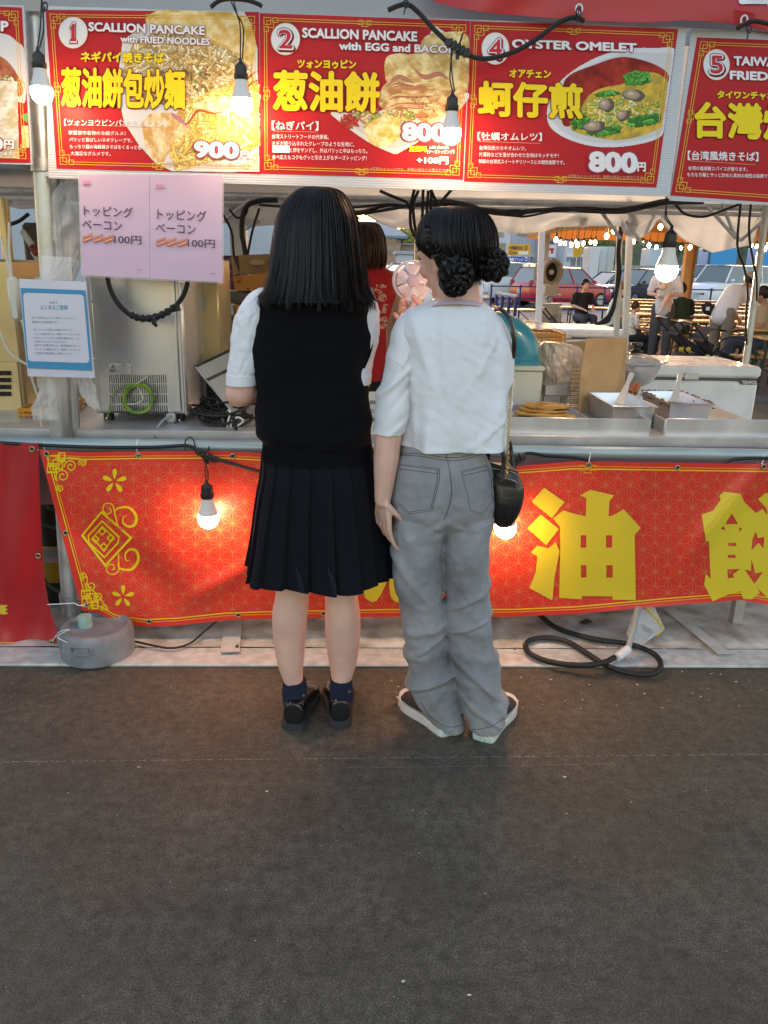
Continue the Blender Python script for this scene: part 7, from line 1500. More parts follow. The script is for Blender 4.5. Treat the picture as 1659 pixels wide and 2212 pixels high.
# ---------------- left neighbour's corner
root = thing('kitchen_machine', 'warm-lit metal machine with side vent at the far left edge', 'machine', (P(0, 900, y=3.3).x, 3.5, .8)); xa, xb = P(-160, 700, y=3.3).x, P(38, 700, y=3.3).x
mb = MB(); mb.box(((xa + xb) / 2, 3.55, (P(0, 895, y=3.3).z + P(0, 560, y=3.3).z) / 2), (xb - xa, .5, P(0, 560, y=3.3).z - P(0, 895, y=3.3).z), M_warmlit_s, bev=.01); mb.make('casing', root)
mb = MB(); mb.box(((xa + xb) / 2, 3.295, (P(0, 885, y=3.3).z + P(0, 780, y=3.3).z) / 2), (xb - xa - .03, .012, P(0, 780, y=3.3).z - P(0, 885, y=3.3).z), M_warmlit_s, bev=.003); mb.make('service_panel', root)
mb = MB()
for j in range(4):
 for k in range(9): p = P(22 - k * 4.0, 806 + j * 15, y=3.285); mb.box(p, (.0045, .004, .018), M_slot)
o = mb.make('vent_slots', root, smooth=False); o['kind'] = 'stuff'
mb = MB(); a, b = P(6, 430, y=3.5), P(30, 700, y=3.5); mb.tube([a, b], .022, 10, M_warmlit_s); mb.make('post', root)
mb = MB(); mb.box((P(0, 920, y=3.3).x - .1, 3.5, P(0, 915, y=3.3).z), (1.1, .5, .03), M_steeld, bev=.004); mb.make('worktop', root)
root = thing('power_box', 'white inline power strip hanging on white leads at the far left', 'power strip', P(30, 650, y=2.95)); mb = MB(); mb.box(P(32, 646, y=2.95), (.042, .03, .155), mat('old_white', (.58, .56, .48), .4), bev=.012); mb.make('housing', root)
for pts in ([(20, 480), (20, 540), (26, 600)], [(0, 510), (14, 560), (24, 604)], [(32, 686), (50, 700), (58, 760), (64, 800), (88, 880), (90, 940)], [(0, 716), (20, 760), (60, 788), (86, 790)]): mb = MB(); mb.tube(pxs(pts, 2.95, 6), .0046, 6, mat('old_white', (.58, .56, .48), .4)); mb.make('lead', root)
p = P(92, 948, y=3.1); lattice('orange_crate', 'small orange lattice crate behind the left steel pole', p.x, 3.25, p.z, .16, .3, .115, mat('orange_plastic', (.62, .24, .02), .4), 8, 6)
for i, (u0, v0, u1, v1, d, c, lab, cat) in enumerate(((44, 480, 118, 640, 5.5, (.05, .035, .035), 'dark equipment stack seen behind the left steel pole', 'equipment'), (70, 425, 130, 530, 5.2, (.45, .45, .42), 'pale blind behind the left steel pole', 'panel'), (40, 610, 84, 690, 4.0, (.22, .21, .19), 'grey box with dark slots behind the blue framed sheet', 'box'), (56, 770, 90, 820, 3.9, (.05, .07, .12), 'dark blue sack behind the blue framed sheet corner', 'sack'), (66, 800, 88, 850, 3.8, (.50, .22, .12), 'pinkish orange parcel behind the left clear bag', 'parcel'), (120, 440, 190, 560, 6.0, (.42, .46, .48), 'pale sheet behind the left pole and pink sheets', 'panel'))):
 A_, B_ = P(u0, v0, y=d), P(u1, v1, y=d); mb = MB(); mb.box(((A_.x + B_.x) / 2, d + .1, (A_.z + B_.z) / 2), (B_.x - A_.x, .2, A_.z - B_.z), mat('stock_%d' % i, c, .6, var=.25, vscale=7), bev=.02)
 if i == 0:
  for k in range(5): mb.tube([P(48 + k * 12, 500 + k * 22, y=d - .12), P(70 + k * 10, 530 + k * 20, y=d - .15)], .02, 8, mat('stock_red', (.2, .02, .02), .5) if k % 2 else M_steeld)
 single(mb, ('equipment_stack', 'pale_blind', 'slotted_box', 'sack', 'parcel', 'pale_sheet')[i], lab, cat)
# dark gear under the left corner with the yellow container
root = thing('gas_bottle', 'dark bottle with a yellow label glimpsed in the gap between the two banners', 'bottle', (P(122, 1300, y=3.1).x, 3.15, .02)); c = Vector((P(124, 1300, y=3.1).x, 3.2, .02)); mb = MB(); mb.lathe([(0, 0), (.10, 0), (.105, .02), (.105, .42), (.09, .5), (.04, .54), (.04, .6), (0, .6)], c, 24, mat('dark_green', (.012, .02, .014), .4), cap=False); mb.make('cylinder', root)
mb = MB(); za_, zb_2 = P(118, 1180, y=3.1).z, P(118, 1258, y=3.1).z; mb.lathe([(.1065, zb_2 - .02), (.1065, za_ - .02)], c, 24, mat('yellow_label', (.50, .32, .03), .4, var=.2, vscale=12), cap=False); mb.make('label', root)
for i, pts in enumerate(([(88, 1080), (110, 1100), (132, 1092), (146, 1110)], [(90, 1130), (118, 1140), (142, 1128), (150, 1140)], [(86, 1240), (110, 1268), (140, 1285), (160, 1296)])): cable('hose', ('green hose high in the gap between the banners', 'green hose crossing the gap between the banners', 'green hose low in the gap between the banners')[i], pts, 2.95, .007, 6, mat('green_hose', (.03, .11, .05), .4), 'hose')
# ---------------- right side: pans, cartons, freezers
z8 = lambda x, y, d=None, z=None: P(1069.8 + .3552 * x, 685.8 + .3552 * y, y=d, z=z)
zr = z8(715, 540, 3.05).z
def pan(name, lab, fl, fr_, bl, br, food=None):
 c = [z8(*p, z=zr) for p in (fl, fr_, br, bl)]; ctr = sum(c, Vector()) / 4; r = thing(name, lab, 'pan', (ctr.x, ctr.y, zr - .1)); mb = MB()
 def ring(k, dz): return [ctr + (p - ctr) * k + Vector((0, 0, dz)) for p in c]
 R = [ring(1.0, -.004), ring(1.02, 0), ring(1.0, .003), ring(.93, .001), ring(.92, -.006), ring(.80, -.090), ring(.80, -.094)]; out = [ring(.95, -.004), ring(.83, -.098)]
 vs = [p for q in R for p in q]; fs = [(i * 4 + k, i * 4 + (k + 1) % 4, (i + 1) * 4 + (k + 1) % 4, (i + 1) * 4 + k) for i in range(len(R) - 1) for k in range(4)] + [tuple(range(24, 28))]
 mb.add(vs, fs, M_steel); o = len(vs); mb.add([p for q in out for p in q], [(k, (k + 1) % 4, 4 + (k + 1) % 4, 4 + k) for k in range(4)] + [(4, 5, 6, 7)], M_steel); mb.make('pan', r, ang=30)
 if food:
  mb = MB(); q = ring(.86, -.045); mb.grid(lambda s, t: (q[0] * (1 - s) + q[1] * s) * (1 - t) + (q[3] * (1 - s) + q[2] * s) * t + Vector((0, 0, .006 * nz(s * 9, t * 9))), 24, 24, food); mb.make('filling', r)
  mb = MB(); rd = random.Random(4)
  for k in range(150):
   e = rd.choice((1, 2, 3)); t = rd.random(); p = c[e].lerp(c[(e + 1) % 4], t) + Vector((rd.uniform(-.004, .004), rd.uniform(-.004, .004), .003)); s_ = rd.uniform(.0015, .005); mb.ell(p + (ctr - p) * rd.choice((0, .03, .06)) - Vector((0, 0, rd.choice((0, .0, .02)))), (s_ * 1.5, s_, s_ * .7), mat('sauce_crumb', (.16, .06, .02), .5), n=5, k=3)
  o = mb.make('crumbs', r, smooth=False); o['kind'] = 'stuff'
 return r
pan('steel_pan', 'empty deep steel pan with an upright spatula in front of the carton', (715, 540), (988, 545), (560, 455), (800, 457))
pan('steel_pan', 'deep steel pan of brown sauce with crumbs along its rim', (1065, 522), (1340, 530), (885, 445), (1130, 448), mat('brown_sauce', (.24, .09, .025), .35, var=.5, vscale=30, bump=.8, bscale=60))
for a, b, lab in (((832, 338, 3.25), (752, 528, 3.1), 'steel spatula standing in the empty pan'), ((1127, 342, 3.25), (1088, 512, 3.12), 'steel spatula standing in the brown sauce pan')):
 A_, B_ = z8(*a), z8(*b); mb = MB(); t = (B_ - A_).normalized(); s_ = Vector((1, 0, 0)); s_ = (s_ - t * s_.dot(t)).normalized(); n_ = t.cross(s_); L_ = (B_ - A_).length; poly = [(-.008, 0), (.008, 0), (.011, .012), (.008, L_ * .35), (.012, L_ * .6), (.017, L_), (-.017, L_), (-.012, L_ * .6), (-.008, L_ * .35), (-.011, .012)]
 mb.prism(poly, A_, s_, t, n_, .003, mat('pale_metal', (.55, .57, .55), .35, .5)); single(mb, 'spatula', lab, 'spatula', smooth=False)
root = thing('baking_tray', 'shallow steel tray holding a stack of golden scallion pancakes', 'tray', z8(300, 600, 3.1)); mb = MB(); c = z8(295, 590, 3.15); mb.box((c.x, 3.2, zb_ + .06), (.30, .28, .006), M_steel, bev=.002)
for sx in (-1, 1): mb.box((c.x + sx * .15, 3.2, zb_ + .075), (.005, .28, .035), M_steel, bev=.001)
mb.box((c.x, 3.34, zb_ + .075), (.30, .005, .035), M_steel, bev=.001); mb.make('tray', root)
M_pk = mat('fried_pancake', (.62, .38, .10), .5, var=.4, vscale=22, bump=1, bscale=60, vcol2=(.34, .15, .03))
grp = 'scallion pancakes stacked on the tray'
for k in range(5):
 cc = Vector((c.x - .0 + .02 * math.sin(k * 2.1), 3.16 + .02 * math.cos(k * 1.7), zb_ + .069 + .0125 * k)); mb = MB(); R_ = .118 - .006 * k
 def pf(s, t, k=k): a = s * 2 * math.pi; rr = R_ * t * (1 + .07 * nz(math.cos(a) * 2 + k, math.sin(a) * 2)); return cc + Vector((rr * math.cos(a), rr * math.sin(a) * .8, .006 * nz(rr * 60 + k, a * 2) + .006 * (1 - t * t)))
 mb.grid(pf, 40, 8, M_pk, closed=True); mb.grid(lambda s, t: pf(s, 1.0) - Vector((0, 0, .006 * t)), 40, 2, M_pk, closed=True); single(mb, 'pancake', ('lowest golden pancake lying on the steel tray', 'second golden pancake from the bottom of the stack', 'middle golden pancake of the stack', 'golden pancake just under the topmost one', 'topmost golden pancake of the stack on the tray')[k], 'pancake', group=None)
root = thing('cardboard_box', 'tall brown cardboard box with its flap standing up before the clear bag', 'carton', z8(600, 600, 3.5)); mb = MB()
q = [z8(555, 128, 3.5), z8(804, 124, 3.55), z8(785, 442, 3.5), z8(700, 600, 3.42), z8(500, 600, 3.42), z8(520, 330, 3.46)]
def slabpoly(mb, q, th, m): q2 = [p + Vector(th) for p in q]; n = len(q); mb.add(q + q2, [tuple(range(n)), tuple(reversed(range(n, 2 * n)))] + [(i, (i + 1) % n, (i + 1) % n + n, i + n) for i in range(n)], m)
slabpoly(mb, q, (0, .006, 0), M_card); mb.make('flap', root, smooth=False)
mb = MB(); slabpoly(mb, [z8(785, 442, 3.5), z8(790, 600, 3.44), z8(700, 600, 3.42), z8(640, 520, 3.44)], (0, .006, 0), M_card); mb.make('front', root, smooth=False)
mb = MB()
for k in range(22): mb.box(z8(487 - k * .6, 312 + k * 12.5, 3.46), (.038, .012, .0045), M_cardd if k % 2 else M_card)
mb.make('corrugated_edge', root, smooth=False)
mb = MB(); slabpoly(mb, [z8(378, 155, 3.9), z8(548, 142, 3.9), z8(540, 320, 3.9), z8(400, 320, 3.9)], (0, .006, 0), M_card); mb.make('rear_flap', root, smooth=False)
root = thing('plastic_bag', 'bulging clear bag of brown food next to the cardboard box', 'bag', z8(400, 440, 3.8)); mb = MB(); ringloft(mb, [prow(685.8 + .3552 * v, 1069.8 + .3552 * a, 1069.8 + .3552 * b, 3.75, .1 * k) for v, a, b, k in ((150, 300, 380, .4), (175, 278, 500, .8), (240, 270, 528, 1), (340, 280, 525, 1), (400, 300, 505, .9), (440, 370, 490, .5))], 90, 60, ex=2.3, disp=lambda a, t, x, z: .020 * nz(a * 2.4, z * 14, 3) + .008 * nz(a * 8, z * 40, 3)); mb.make('film', root, mat('hazy_film', (.62, .54, .44), .22, alpha=.85, spec=.7, bump=1, bscale=16), ang=35)
root = thing('steel_stand', 'low steel stand under the clear bag', 'stand', z8(370, 550, 3.65)); a, b = z8(295, 425, 3.6), z8(455, 425, 3.6); mb = MB(); mb.box(((a.x + b.x) / 2, 3.75, a.z - .01), (b.x - a.x, .36, .05), M_steeld, bev=.004); mb.make('top', root)
for x in (a.x + .02, b.x - .02): mb = MB(); mb.box((x, 3.62, (a.z - .03 + .81) / 2), (.025, .025, a.z - .03 - .81), M_steeld); mb.make('leg', root)
c = z8(800, 300, 4.0); rz_ = (z8(1010, 270, 4.0).x - c.x); zt_ = z8(1000, 275, 4.0).z
root = thing('steamer_pot', 'round steel bowl with a glass lid and black knob behind the box', 'pot', (c.x, 4.0, z8(800, 425, 4.0).z)); dz = zt_ - z8(900, 420, 4.0).z
mb = MB(); mb.lathe([(0, -dz), (rz_ * .45, -dz), (rz_ * .7, -dz * .8), (rz_ * .88, -dz * .45), (rz_ * .93, -.02), (rz_ * .95, -.004), (rz_ * 1.02, 0)], (c.x, 4.0, zt_), 40, M_steel, cap=False); mb.make('bowl', root)
mb = MB(); mb.lathe([(rz_ * 1.0, .002), (rz_ * .98, .010), (rz_ * .8, .026), (rz_ * .5, .042), (rz_ * .12, .05), (0, .05)], (c.x, 4.0, zt_), 40, mat('glass_lid', (.5, .52, .5), .1, alpha=.55, spec=.8), cap=False); mb.make('lid', root)
mb = MB(); mb.tube([(c.x + rz_ * .99 * math.cos(a), 4.0 + rz_ * .99 * math.sin(a), zt_ + .006) for a in [k * math.pi / 20 for k in range(40)]], .005, 6, M_steel, closed=True); mb.make('rim', root)
mb = MB(); mb.lathe([(0, .05), (.03, .052), (.034, .058), (.018, .066), (.018, .08), (.030, .088), (.028, .10), (0, .104)], (c.x + .03, 3.97, zt_), 18, M_blackp, cap=False); mb.make('knob', root)
mb = MB(); mb.tube([(c.x + rz_ + .0, 3.97, zt_), (c.x + rz_ + .025, 3.98, zt_ + .006), (c.x + rz_ + .025, 4.03, zt_ + .006), (c.x + rz_, 4.04, zt_)], .005, 6, M_steel); mb.make('handle', root)
root = thing('wooden_blocks', 'two reddish wooden handles lying behind the empty pan', 'handle', z8(850, 460, 3.45)); 
for a, b in (((820, 455), (845, 405)), ((850, 462), (875, 405))): mb = MB(); mb.tube([z8(*a, 3.45), z8(*b, 3.5)], .011, 8, mat('red_wood', (.34, .12, .05), .5, var=.2, vscale=20)); mb.make('handle', root)
# freezers
yf = 4.72; xr_ = P(1648, 800, y=yf).x; xl_ = xr_ - 1.15
def freezer(lab, xl, xr, yf, dep, ztop):
 r = thing('chest_freezer', lab, 'freezer', ((xl + xr) / 2, yf + dep / 2, 0)); cx, cy = (xl + xr) / 2, yf + dep / 2; w_ = xr - xl
 mb = MB(); mb.box((cx, cy, (ztop - .09 + .05) / 2), (w_ * .985, dep * .97, ztop - .09 - .05), M_frz, bev=.015); mb.make('body', r)
 mb = MB(); mb.box((cx, cy, ztop - .082), (w_ * .965, dep * .94, .018), M_rubber); mb.make('seal', r)
 mb = MB(); mb.box((cx, cy, ztop - .038), (w_, dep, .07), M_frz, bev=.018); mb.make('lid', r)
 mb = MB(); mb.box((cx + w_ * .12, yf - .008, ztop - .065), (.09, .014, .036), M_steeld, bev=.003); mb.make('latch', r)
 for sx in (-1, 1):
  for sy in (-1, 1): mb = MB(); mb.cyl((cx + sx * w_ * .42, cy + sy * dep * .38, 0), (cx + sx * w_ * .42, cy + sy * dep * .38, .05), .025, 10, M_blackp); mb.make('foot', r)
 return r
zt1 = P(1640, 792, y=yf).z; fr1 = freezer('long white chest freezer with a small shop badge at right', xl_, xr_, yf, .62, zt1)
mb = MB(); q = z8(1157, 340, yf + .005); mb.box((q.x, yf + .004, q.z), (.058, .012, .045), M_frz, bev=.003); mb.lathe([(0, -.004), (.008, -.004), (.008, .004), (0, .004)], (q.x, yf - .004, q.z), 10, M_steeld, axis=(0, 1, 0)); mb.make('lock_plate', fr1)
mb = MB(); fm = lambda x, y: z8(x, y, yf + .006); shape(mb, fm, [(1488, 382), (1512, 382), (1540, 368), (1568, 384), (1592, 390), (1590, 410), (1488, 408)], (.07, .08, .09)); write(mb, 'TENPOS', lambda x, y: z8(x, y, yf + .004), 1500, 385, 1588, 404, (.62, .62, .60), bold=.05, slope=.02); mb.make('badge', fr1, M_pap, smooth=False)
xr2 = P(1350, 722, y=6.9).x; zt2 = P(1345, 712, y=6.9).z; fr2 = freezer('second white chest freezer behind the orange crate', xr2 - 1.35, xr2, 6.9, .75, zt2)
p = P(1152, 752, y=4.3); lattice('orange_crate', 'orange lattice crate covered by clear film left of the clear bag', p.x, 4.5, p.z - .1, .36, .3, P(1152, 724, y=4.3).z - p.z + .1, mat('orange_plastic', (.62, .24, .02), .4), 12, 7)
root = thing('plastic_cover', 'hazy film draped over the orange crate', 'film', (p.x, 4.5, p.z)); zt_ = P(1152, 722, y=4.3).z; mb = MB(); mb.grid(lambda s, t: (p.x - .2 + .4 * s, 4.33 + .34 * t, zt_ + .065 * math.sin(math.pi * s) * math.sin(math.pi * min(1, t + .25)) + .012 * nz(s * 6, t * 6)), 30, 16, M_bagw); mb.make('film', root)
mb = MB(); mb.box((p.x + .1, 4.5, (p.z - .1 + .02) / 2), (.8, .4, p.z - .12), M_steeld, bev=.01); single(mb, 'side_table', 'grey steel side table carrying the orange crate', 'table')
a, b = z8(60, 320, 3.5), z8(292, 330, 3.5); root = thing('cream_cabinet', 'small cream enamel cabinet under the teal elbow duct', 'cabinet', ((a.x + b.x) / 2, 3.65, .8)); mb = MB(); mb.box(((a.x + b.x) / 2, 3.68, (a.z + zc_) / 2), (b.x - a.x, .36, a.z - zc_), M_cream, bev=.008); mb.make('body', root); mb = MB(); mb.box(((a.x + b.x) / 2, 3.68, a.z + .008), (b.x - a.x + .012, .38, .022), M_cream, bev=.005); mb.make('top', root)
root = thing('duct_elbow', 'teal blue plastic elbow duct on the cream cabinet', 'duct', (z8(170, 325, 3.55).x, 3.6, a.z)); M_teal = mat('teal_plastic', (.012, .22, .30), .3, coat=.3); cc = z8(165, 320, 3.6); mb = MB()
mb.tube([Vector(q) for q in spline([(cc.x, 3.62, a.z + .03), (cc.x, 3.62, a.z + .07), (cc.x - .03, 3.62, a.z + .125), (cc.x - .10, 3.62, a.z + .165), (cc.x - .2, 3.62, a.z + .17)], 8)], .075, 28); mb.make('pipe', root, M_teal)
mb = MB(); mb.lathe([(.076, .018), (.088, .018), (.088, .034), (.078, .038)], (cc.x, 3.62, a.z), 28); mb.make('flange', root, M_teal)
# handwritten notice between the two girls
root = thing('paper_notice', 'white handwritten notice standing between the two girls', 'notice', P(806, 955, y=2.9)); A_, B_ = P(770, 846, y=2.92), P(830, 962, y=2.92); mb = MB(); mb.box(((A_.x + B_.x) / 2, 2.925, (A_.z + B_.z) / 2), (B_.x - A_.x, .004, A_.z - B_.z), mat('paper', (.62, .63, .58), .6)); mb.make('sheet', root)
mb = MB(); fm = lambda x, y: P(x, y, y=2.921); write(mb, '自由に', fm, 800, 864, 840, 873, (.05, .05, .05), bold=.01); write(mb, 'お取り下さい', fm, 799, 883, 860, 893, (.05, .05, .05), bold=.01); write(mb, '願い', fm, 804, 902, 824, 910, (.05, .05, .05), bold=.01); mb.make('lettering', root, M_pap, smooth=False)
# on the floor in front: black hose with a white joint in a clear bag, lead
def ground_tube(name, lab, pts, r_, m, z0, cat):
 mb = MB(); q = [P(u, v, z=z_) for u, v, z_ in pts]; mb.tube([Vector(t) for t in spline([tuple(t) for t in q], 10)], r_, 10, m); return single(mb, name, lab, cat)
zz_ = lambda x, y, z=.034: (1042.4 + x * .3717, 960 + y * .3717, z)
ground_tube('floor_hose', 'thick black hose looped on the floor sheet below the yellow characters', [zz_(320, 980), zz_(420, 1060), zz_(560, 1110), zz_(700, 1140), zz_(820, 1155), zz_(930, 1185, .034), zz_(1010, 1230, .028), zz_(1035, 1290, .024), zz_(980, 1335, .022), zz_(860, 1330, .02), zz_(730, 1290, .022), zz_(600, 1210, .030), zz_(500, 1150, .034), zz_(400, 1125, .034), zz_(300, 1130, .034), zz_(250, 1160, .034), zz_(270, 1210, .034), zz_(360, 1255, .03), zz_(480, 1278, .034), zz_(620, 1282, .044), zz_(720, 1262, .036), zz_(800, 1215, .034)], .0105, M_black, 0, 'hose')
mb = MB(); a, b = P(*zz_(780, 1240)[:2], z=.036), P(*zz_(845, 1190)[:2], z=.05); mb.tube([a, b], .0165, 14, M_white); mb.tube([b, P(*zz_(880, 1060)[:2], z=.12), P(*zz_(905, 950)[:2], z=.2)], .011, 10, mat('grey_conduit', (.35, .33, .30), .4)); single(mb, 'hose_joint', 'white sleeve joint and grey conduit at the end of the black hose', 'joint')
root = thing('plastic_bag', 'clear bag round a yellow-edged box hanging below the banner at right', 'bag', P(*zz_(930, 1200)[:2], z=.02)); q = [P(*zz_(910, 940)[:2], y=2.80), P(*zz_(1000, 945)[:2], y=2.80), P(*zz_(1060, 1070)[:2], y=2.78), P(*zz_(885, 1200)[:2], y=2.72), P(*zz_(850, 1120)[:2], y=2.74)]; mb = MB(); slabpoly(mb, q, (0, .03, .0), mat('thin_film', (.7, .7, .7), .12, alpha=.32, spec=.8, bump=1, bscale=14)); mb.make('film', root)
mb = MB(); mb.tube([P(*zz_(945, 940)[:2], y=2.79), P(*zz_(1010, 1010)[:2], y=2.785), P(*zz_(1050, 1075)[:2], y=2.78), P(*zz_(1010, 1110)[:2], y=2.78)], .005, 6, mat('yellow_edge', (.6, .42, .02), .4)); mb.make('yellow_edge', root)
mb = MB(); mb.box(P(*zz_(930, 1100)[:2], y=2.80), (.06, .03, .07), mat('dark_plug', (.05, .045, .05), .3), rot=Matrix.Rotation(.5, 3, 'Y'), bev=.006); mb.make('socket_box', root)
ground_tube('floor_lead', 'thin black lead sagging on the floor right of the grey weight', [(268, 1380, .03), (320, 1392, .03), (370, 1400, .026), (410, 1390, .03), (440, 1365, .05), (470, 1340, .1)], .0042, M_black, 0, 'cable')
for i, (u, v, s_) in enumerate(((1266, 1343, .03), (512, 1396, .012))): mb = MB(); p = P(u, v, z=.03); mb.box(p, (s_ * 1.6, s_, .006), mat('brown_scrap', (.08, .045, .02), .7), rot=.6 + i, bev=.002); single(mb, 'scrap', ('brown scrap under the banner below the first yellow character', 'small brown scrap on the floor sheet left of the bare legs')[i], 'scrap')
mb = MB(); mb.box(P(690, 1335, y=3.2), (.05, .05, .2), M_blackp); single(mb, 'table_foot', 'dark foot seen under the banner between the bare legs', 'foot')
# ================================================================ BEYOND THE STALL
M_glass = mat('car_glass', (.13, .16, .16), .07, spec=.9, coat=.6); M_tyre = mat('tyre', (.02, .02, .02), .8); M_rim = mat('wheel_rim', (.45, .46, .48), .3, .8)
M_hl = mat('headlight', (.7, .72, .75), .1, coat=.8); M_tl = mat('tail_light', (.45, .02, .02), .2, coat=.5)
def car(lab, col, L_, W, H_, kind, grp='cars parked in the lot beyond the tables'):
 """nose towards +X; kind = (bonnet length, screen rake, rear rake, belt height)"""
 bl, fr, rr, belt = kind; r = thing('parked_car', lab, 'car', (0, 0, 0), grp); M = mat('paint_' + '_'.join('%02d' % int(c * 99) for c in col), col, .25, coat=.7, spec=.6)
 hl = L_ / 2; st = [(-hl, .34, .62, .84), (-hl + .05, .26, belt - .04, .93), (-hl + .3, .22, belt, .98), (0, .2, belt, 1), (hl - bl - .2, .2, belt - .01, 1), (hl - bl * .5, .21, belt - .09, .97), (hl - .2, .24, belt - .18, .90), (hl - .03, .30, belt - .32, .78), (hl, .36, belt - .42, .70)]
 mb = MB(); vs = []; R = spline(st, 4)
 for x, z0, z1, wk in R:
  w_ = W / 2 * wk
  for (yy, zz) in ((-w_ * .9, z0), (-w_, z0 + .12), (-w_ * 1.0, (z0 + z1) / 2 + .02), (-w_ * .96, z1 - .03), (-w_ * .86, z1), (0, z1 + .03), (w_ * .86, z1), (w_ * .96, z1 - .03), (w_ * 1.0, (z0 + z1) / 2 + .02), (w_, z0 + .12), (w_ * .9, z0)): vs.append((x, yy, zz))
 n = len(R); fs = [(i * 11 + k, (i + 1) * 11 + k, (i + 1) * 11 + (k + 1) % 11, i * 11 + (k + 1) % 11) for i in range(n - 1) for k in range(11)] + [tuple(range(11)), tuple(reversed(range((n - 1) * 11, n * 11)))]
 mb.add(vs, fs, M); mb.make('body', r, ang=35, recalc=True)
 xf, xr, xft, xrt = hl - bl, -hl + .06, hl - bl - fr, -hl + .06 + rr; wb, wt = W / 2 * .9, W / 2 * .74; zb, zt = belt - .01, H_ - .05
 def gh(k, x0, x1, x2, x3, za, zc): mb = MB(); q = [(x0, -wb * k, za), (x1, -wb * k, za), (x1, wb * k, za), (x0, wb * k, za), (x2, -wt * k, zc), (x3, -wt * k, zc), (x3, wt * k, zc), (x2, wt * k, zc)]; mb.add(q, [(0, 1, 5, 4), (1, 2, 6, 5), (2, 3, 7, 6), (3, 0, 4, 7), (4, 5, 6, 7)]); return mb
 gh(1, xr, xf, xrt, xft, zb, zt).make('windows', r, M_glass, smooth=False)
 mb = MB(); mb.grid(lambda s, t: (xrt - .04 + (xft - xrt + .08) * s, (t - .5) * 2 * (wt + .02), zt + .05 * math.sin(math.pi * (.1 + .8 * s)) ** .5 * (1 - (2 * t - 1) ** 4 * .8)), 14, 10); mb.make('roof', r, M)
 for sy in (-1, 1):
  for (a, b) in ((xf, xft), (xf - (xf - xr) * .36, xft - (xft - xrt) * .30), (xf - (xf - xr) * .70, xft - (xft - xrt) * .68), (xr, xrt)): mb = MB(); mb.tube([(a, sy * (wb + .004), zb), (b, sy * (wt + .006), zt + .01)], .035, 4); mb.make('pillar', r, M)
  mb = MB(); mb.box((xf - .25, sy * (W / 2 + .06), belt + .08), (.12, .16, .12), M, bev=.03); mb.make('mirror', r)
  mb = MB(); mb.ell((hl - .14, sy * W * .36, belt - .30), (.16, .17, .09)); mb.make('headlight', r, M_hl); mb = MB(); mb.box((-hl + .06, sy * W * .40, belt - .02), (.12, .16, .26), M_tl, bev=.03); mb.make('tail_light', r)
  for x in (hl - .75, -hl + .7):
   c = (x, sy * (W / 2 - .09), .31); wh = MB(); wh.lathe([(.17, -.1), (.29, -.1), (.31, -.06), (.31, .06), (.29, .1), (.17, .1)], c, 22, M_tyre, axis=(0, 1, 0)); o = wh.make('wheel', r); rm = MB(); rm.lathe([(0, -.02), (.06, -.04), (.19, -.02), (.2, .02)], Vector(c) + Vector((0, sy * .09, 0)), 14, M_rim, axis=(0, sy * 1, 0)); q = rm.make('rim', None); q.parent = o
 mb = MB(); mb.box((hl - .02, 0, .5), (.05, .36, .16), mat('number_plate', (.6, .6, .55), .5)); mb.box((-hl + .02, 0, .62), (.05, .36, .16), mat('number_plate', (.6, .6, .55), .5)); mb.make('number_plate', r)
 mb = MB(); mb.box((hl - .03, 0, .62), (.06, W * .5, .12), M_blackp, bev=.02); mb.make('grille', r); return r
VAN = (.85, .5, .15, 1.12); HAT = (.95, .75, .35, .96); SED = (1.2, .8, .7, .88)
CARS = [('red hatchback showing its rear and side beyond the drum fan', (.55, .02, .04), 4.2, 1.75, 1.6, HAT, 1216, 34, 22), ('silver van with its rear towards us left of the red car', (.62, .62, .60), 4.3, 1.7, 1.75, VAN, 1128, 37, 60), ('white van left of the yellow direction sign', (.84, .84, .84), 4.6, 1.75, 1.85, VAN, 1075, 43, 20),
  ('dark sedan behind the post with hanging cables', (.03, .035, .045), 4.5, 1.75, 1.5, SED, 1325, 42, -160), ('black wagon facing left beyond the lit bulb', (.02, .02, .024), 4.6, 1.8, 1.65, HAT, 1392, 38, -150), ('white minivan right behind the lit bulb', (.86, .86, .86), 4.5, 1.75, 1.9, VAN, 1480, 46, -145), ('white boxy van facing us left of the bent-over man', (.86, .87, .87), 4.2, 1.7, 1.88, VAN, 1515, 39, -138),
  ('pale van behind the bent-over man', (.82, .84, .85), 4.6, 1.75, 1.85, VAN, 1580, 36, -150), ('white van cut by the right edge', (.86, .86, .86), 4.6, 1.75, 1.9, VAN, 1672, 40, -145), ('white car beyond the pink fan', (.84, .85, .86), 4.4, 1.75, 1.6, HAT, 895, 27, 200), ('blue car behind the stall worker', (.05, .16, .42), 4.2, 1.7, 1.5, SED, 838, 31, 190), ('silver car far behind the stall worker', (.55, .58, .6), 4.4, 1.75, 1.5, HAT, 870, 40, 175)]
for lab, col, L_, W, H_, kd, u, y, rz in CARS: c = car(lab, col, L_, W, H_, kd); p = P(u, 600, y=y); place(c, (p.x, y, .01), RAD(rz))
# painted bay lines
mb = MB(); 
for k in range(14): x = 2 + k * 2.7; mb.add([(x, 30, .012), (x + .15, 30, .012), (x + 2.2, 36, .012), (x + 2.05, 36, .012)], [(0, 1, 2, 3)])
mb.add([(3, 19.5, .012), (9, 17.0, .012), (9, 17.25, .012), (3, 19.75, .012)], [(0, 1, 2, 3)]); tag(mb.make('road_marking', None, M_paint, smooth=False), kind='structure')
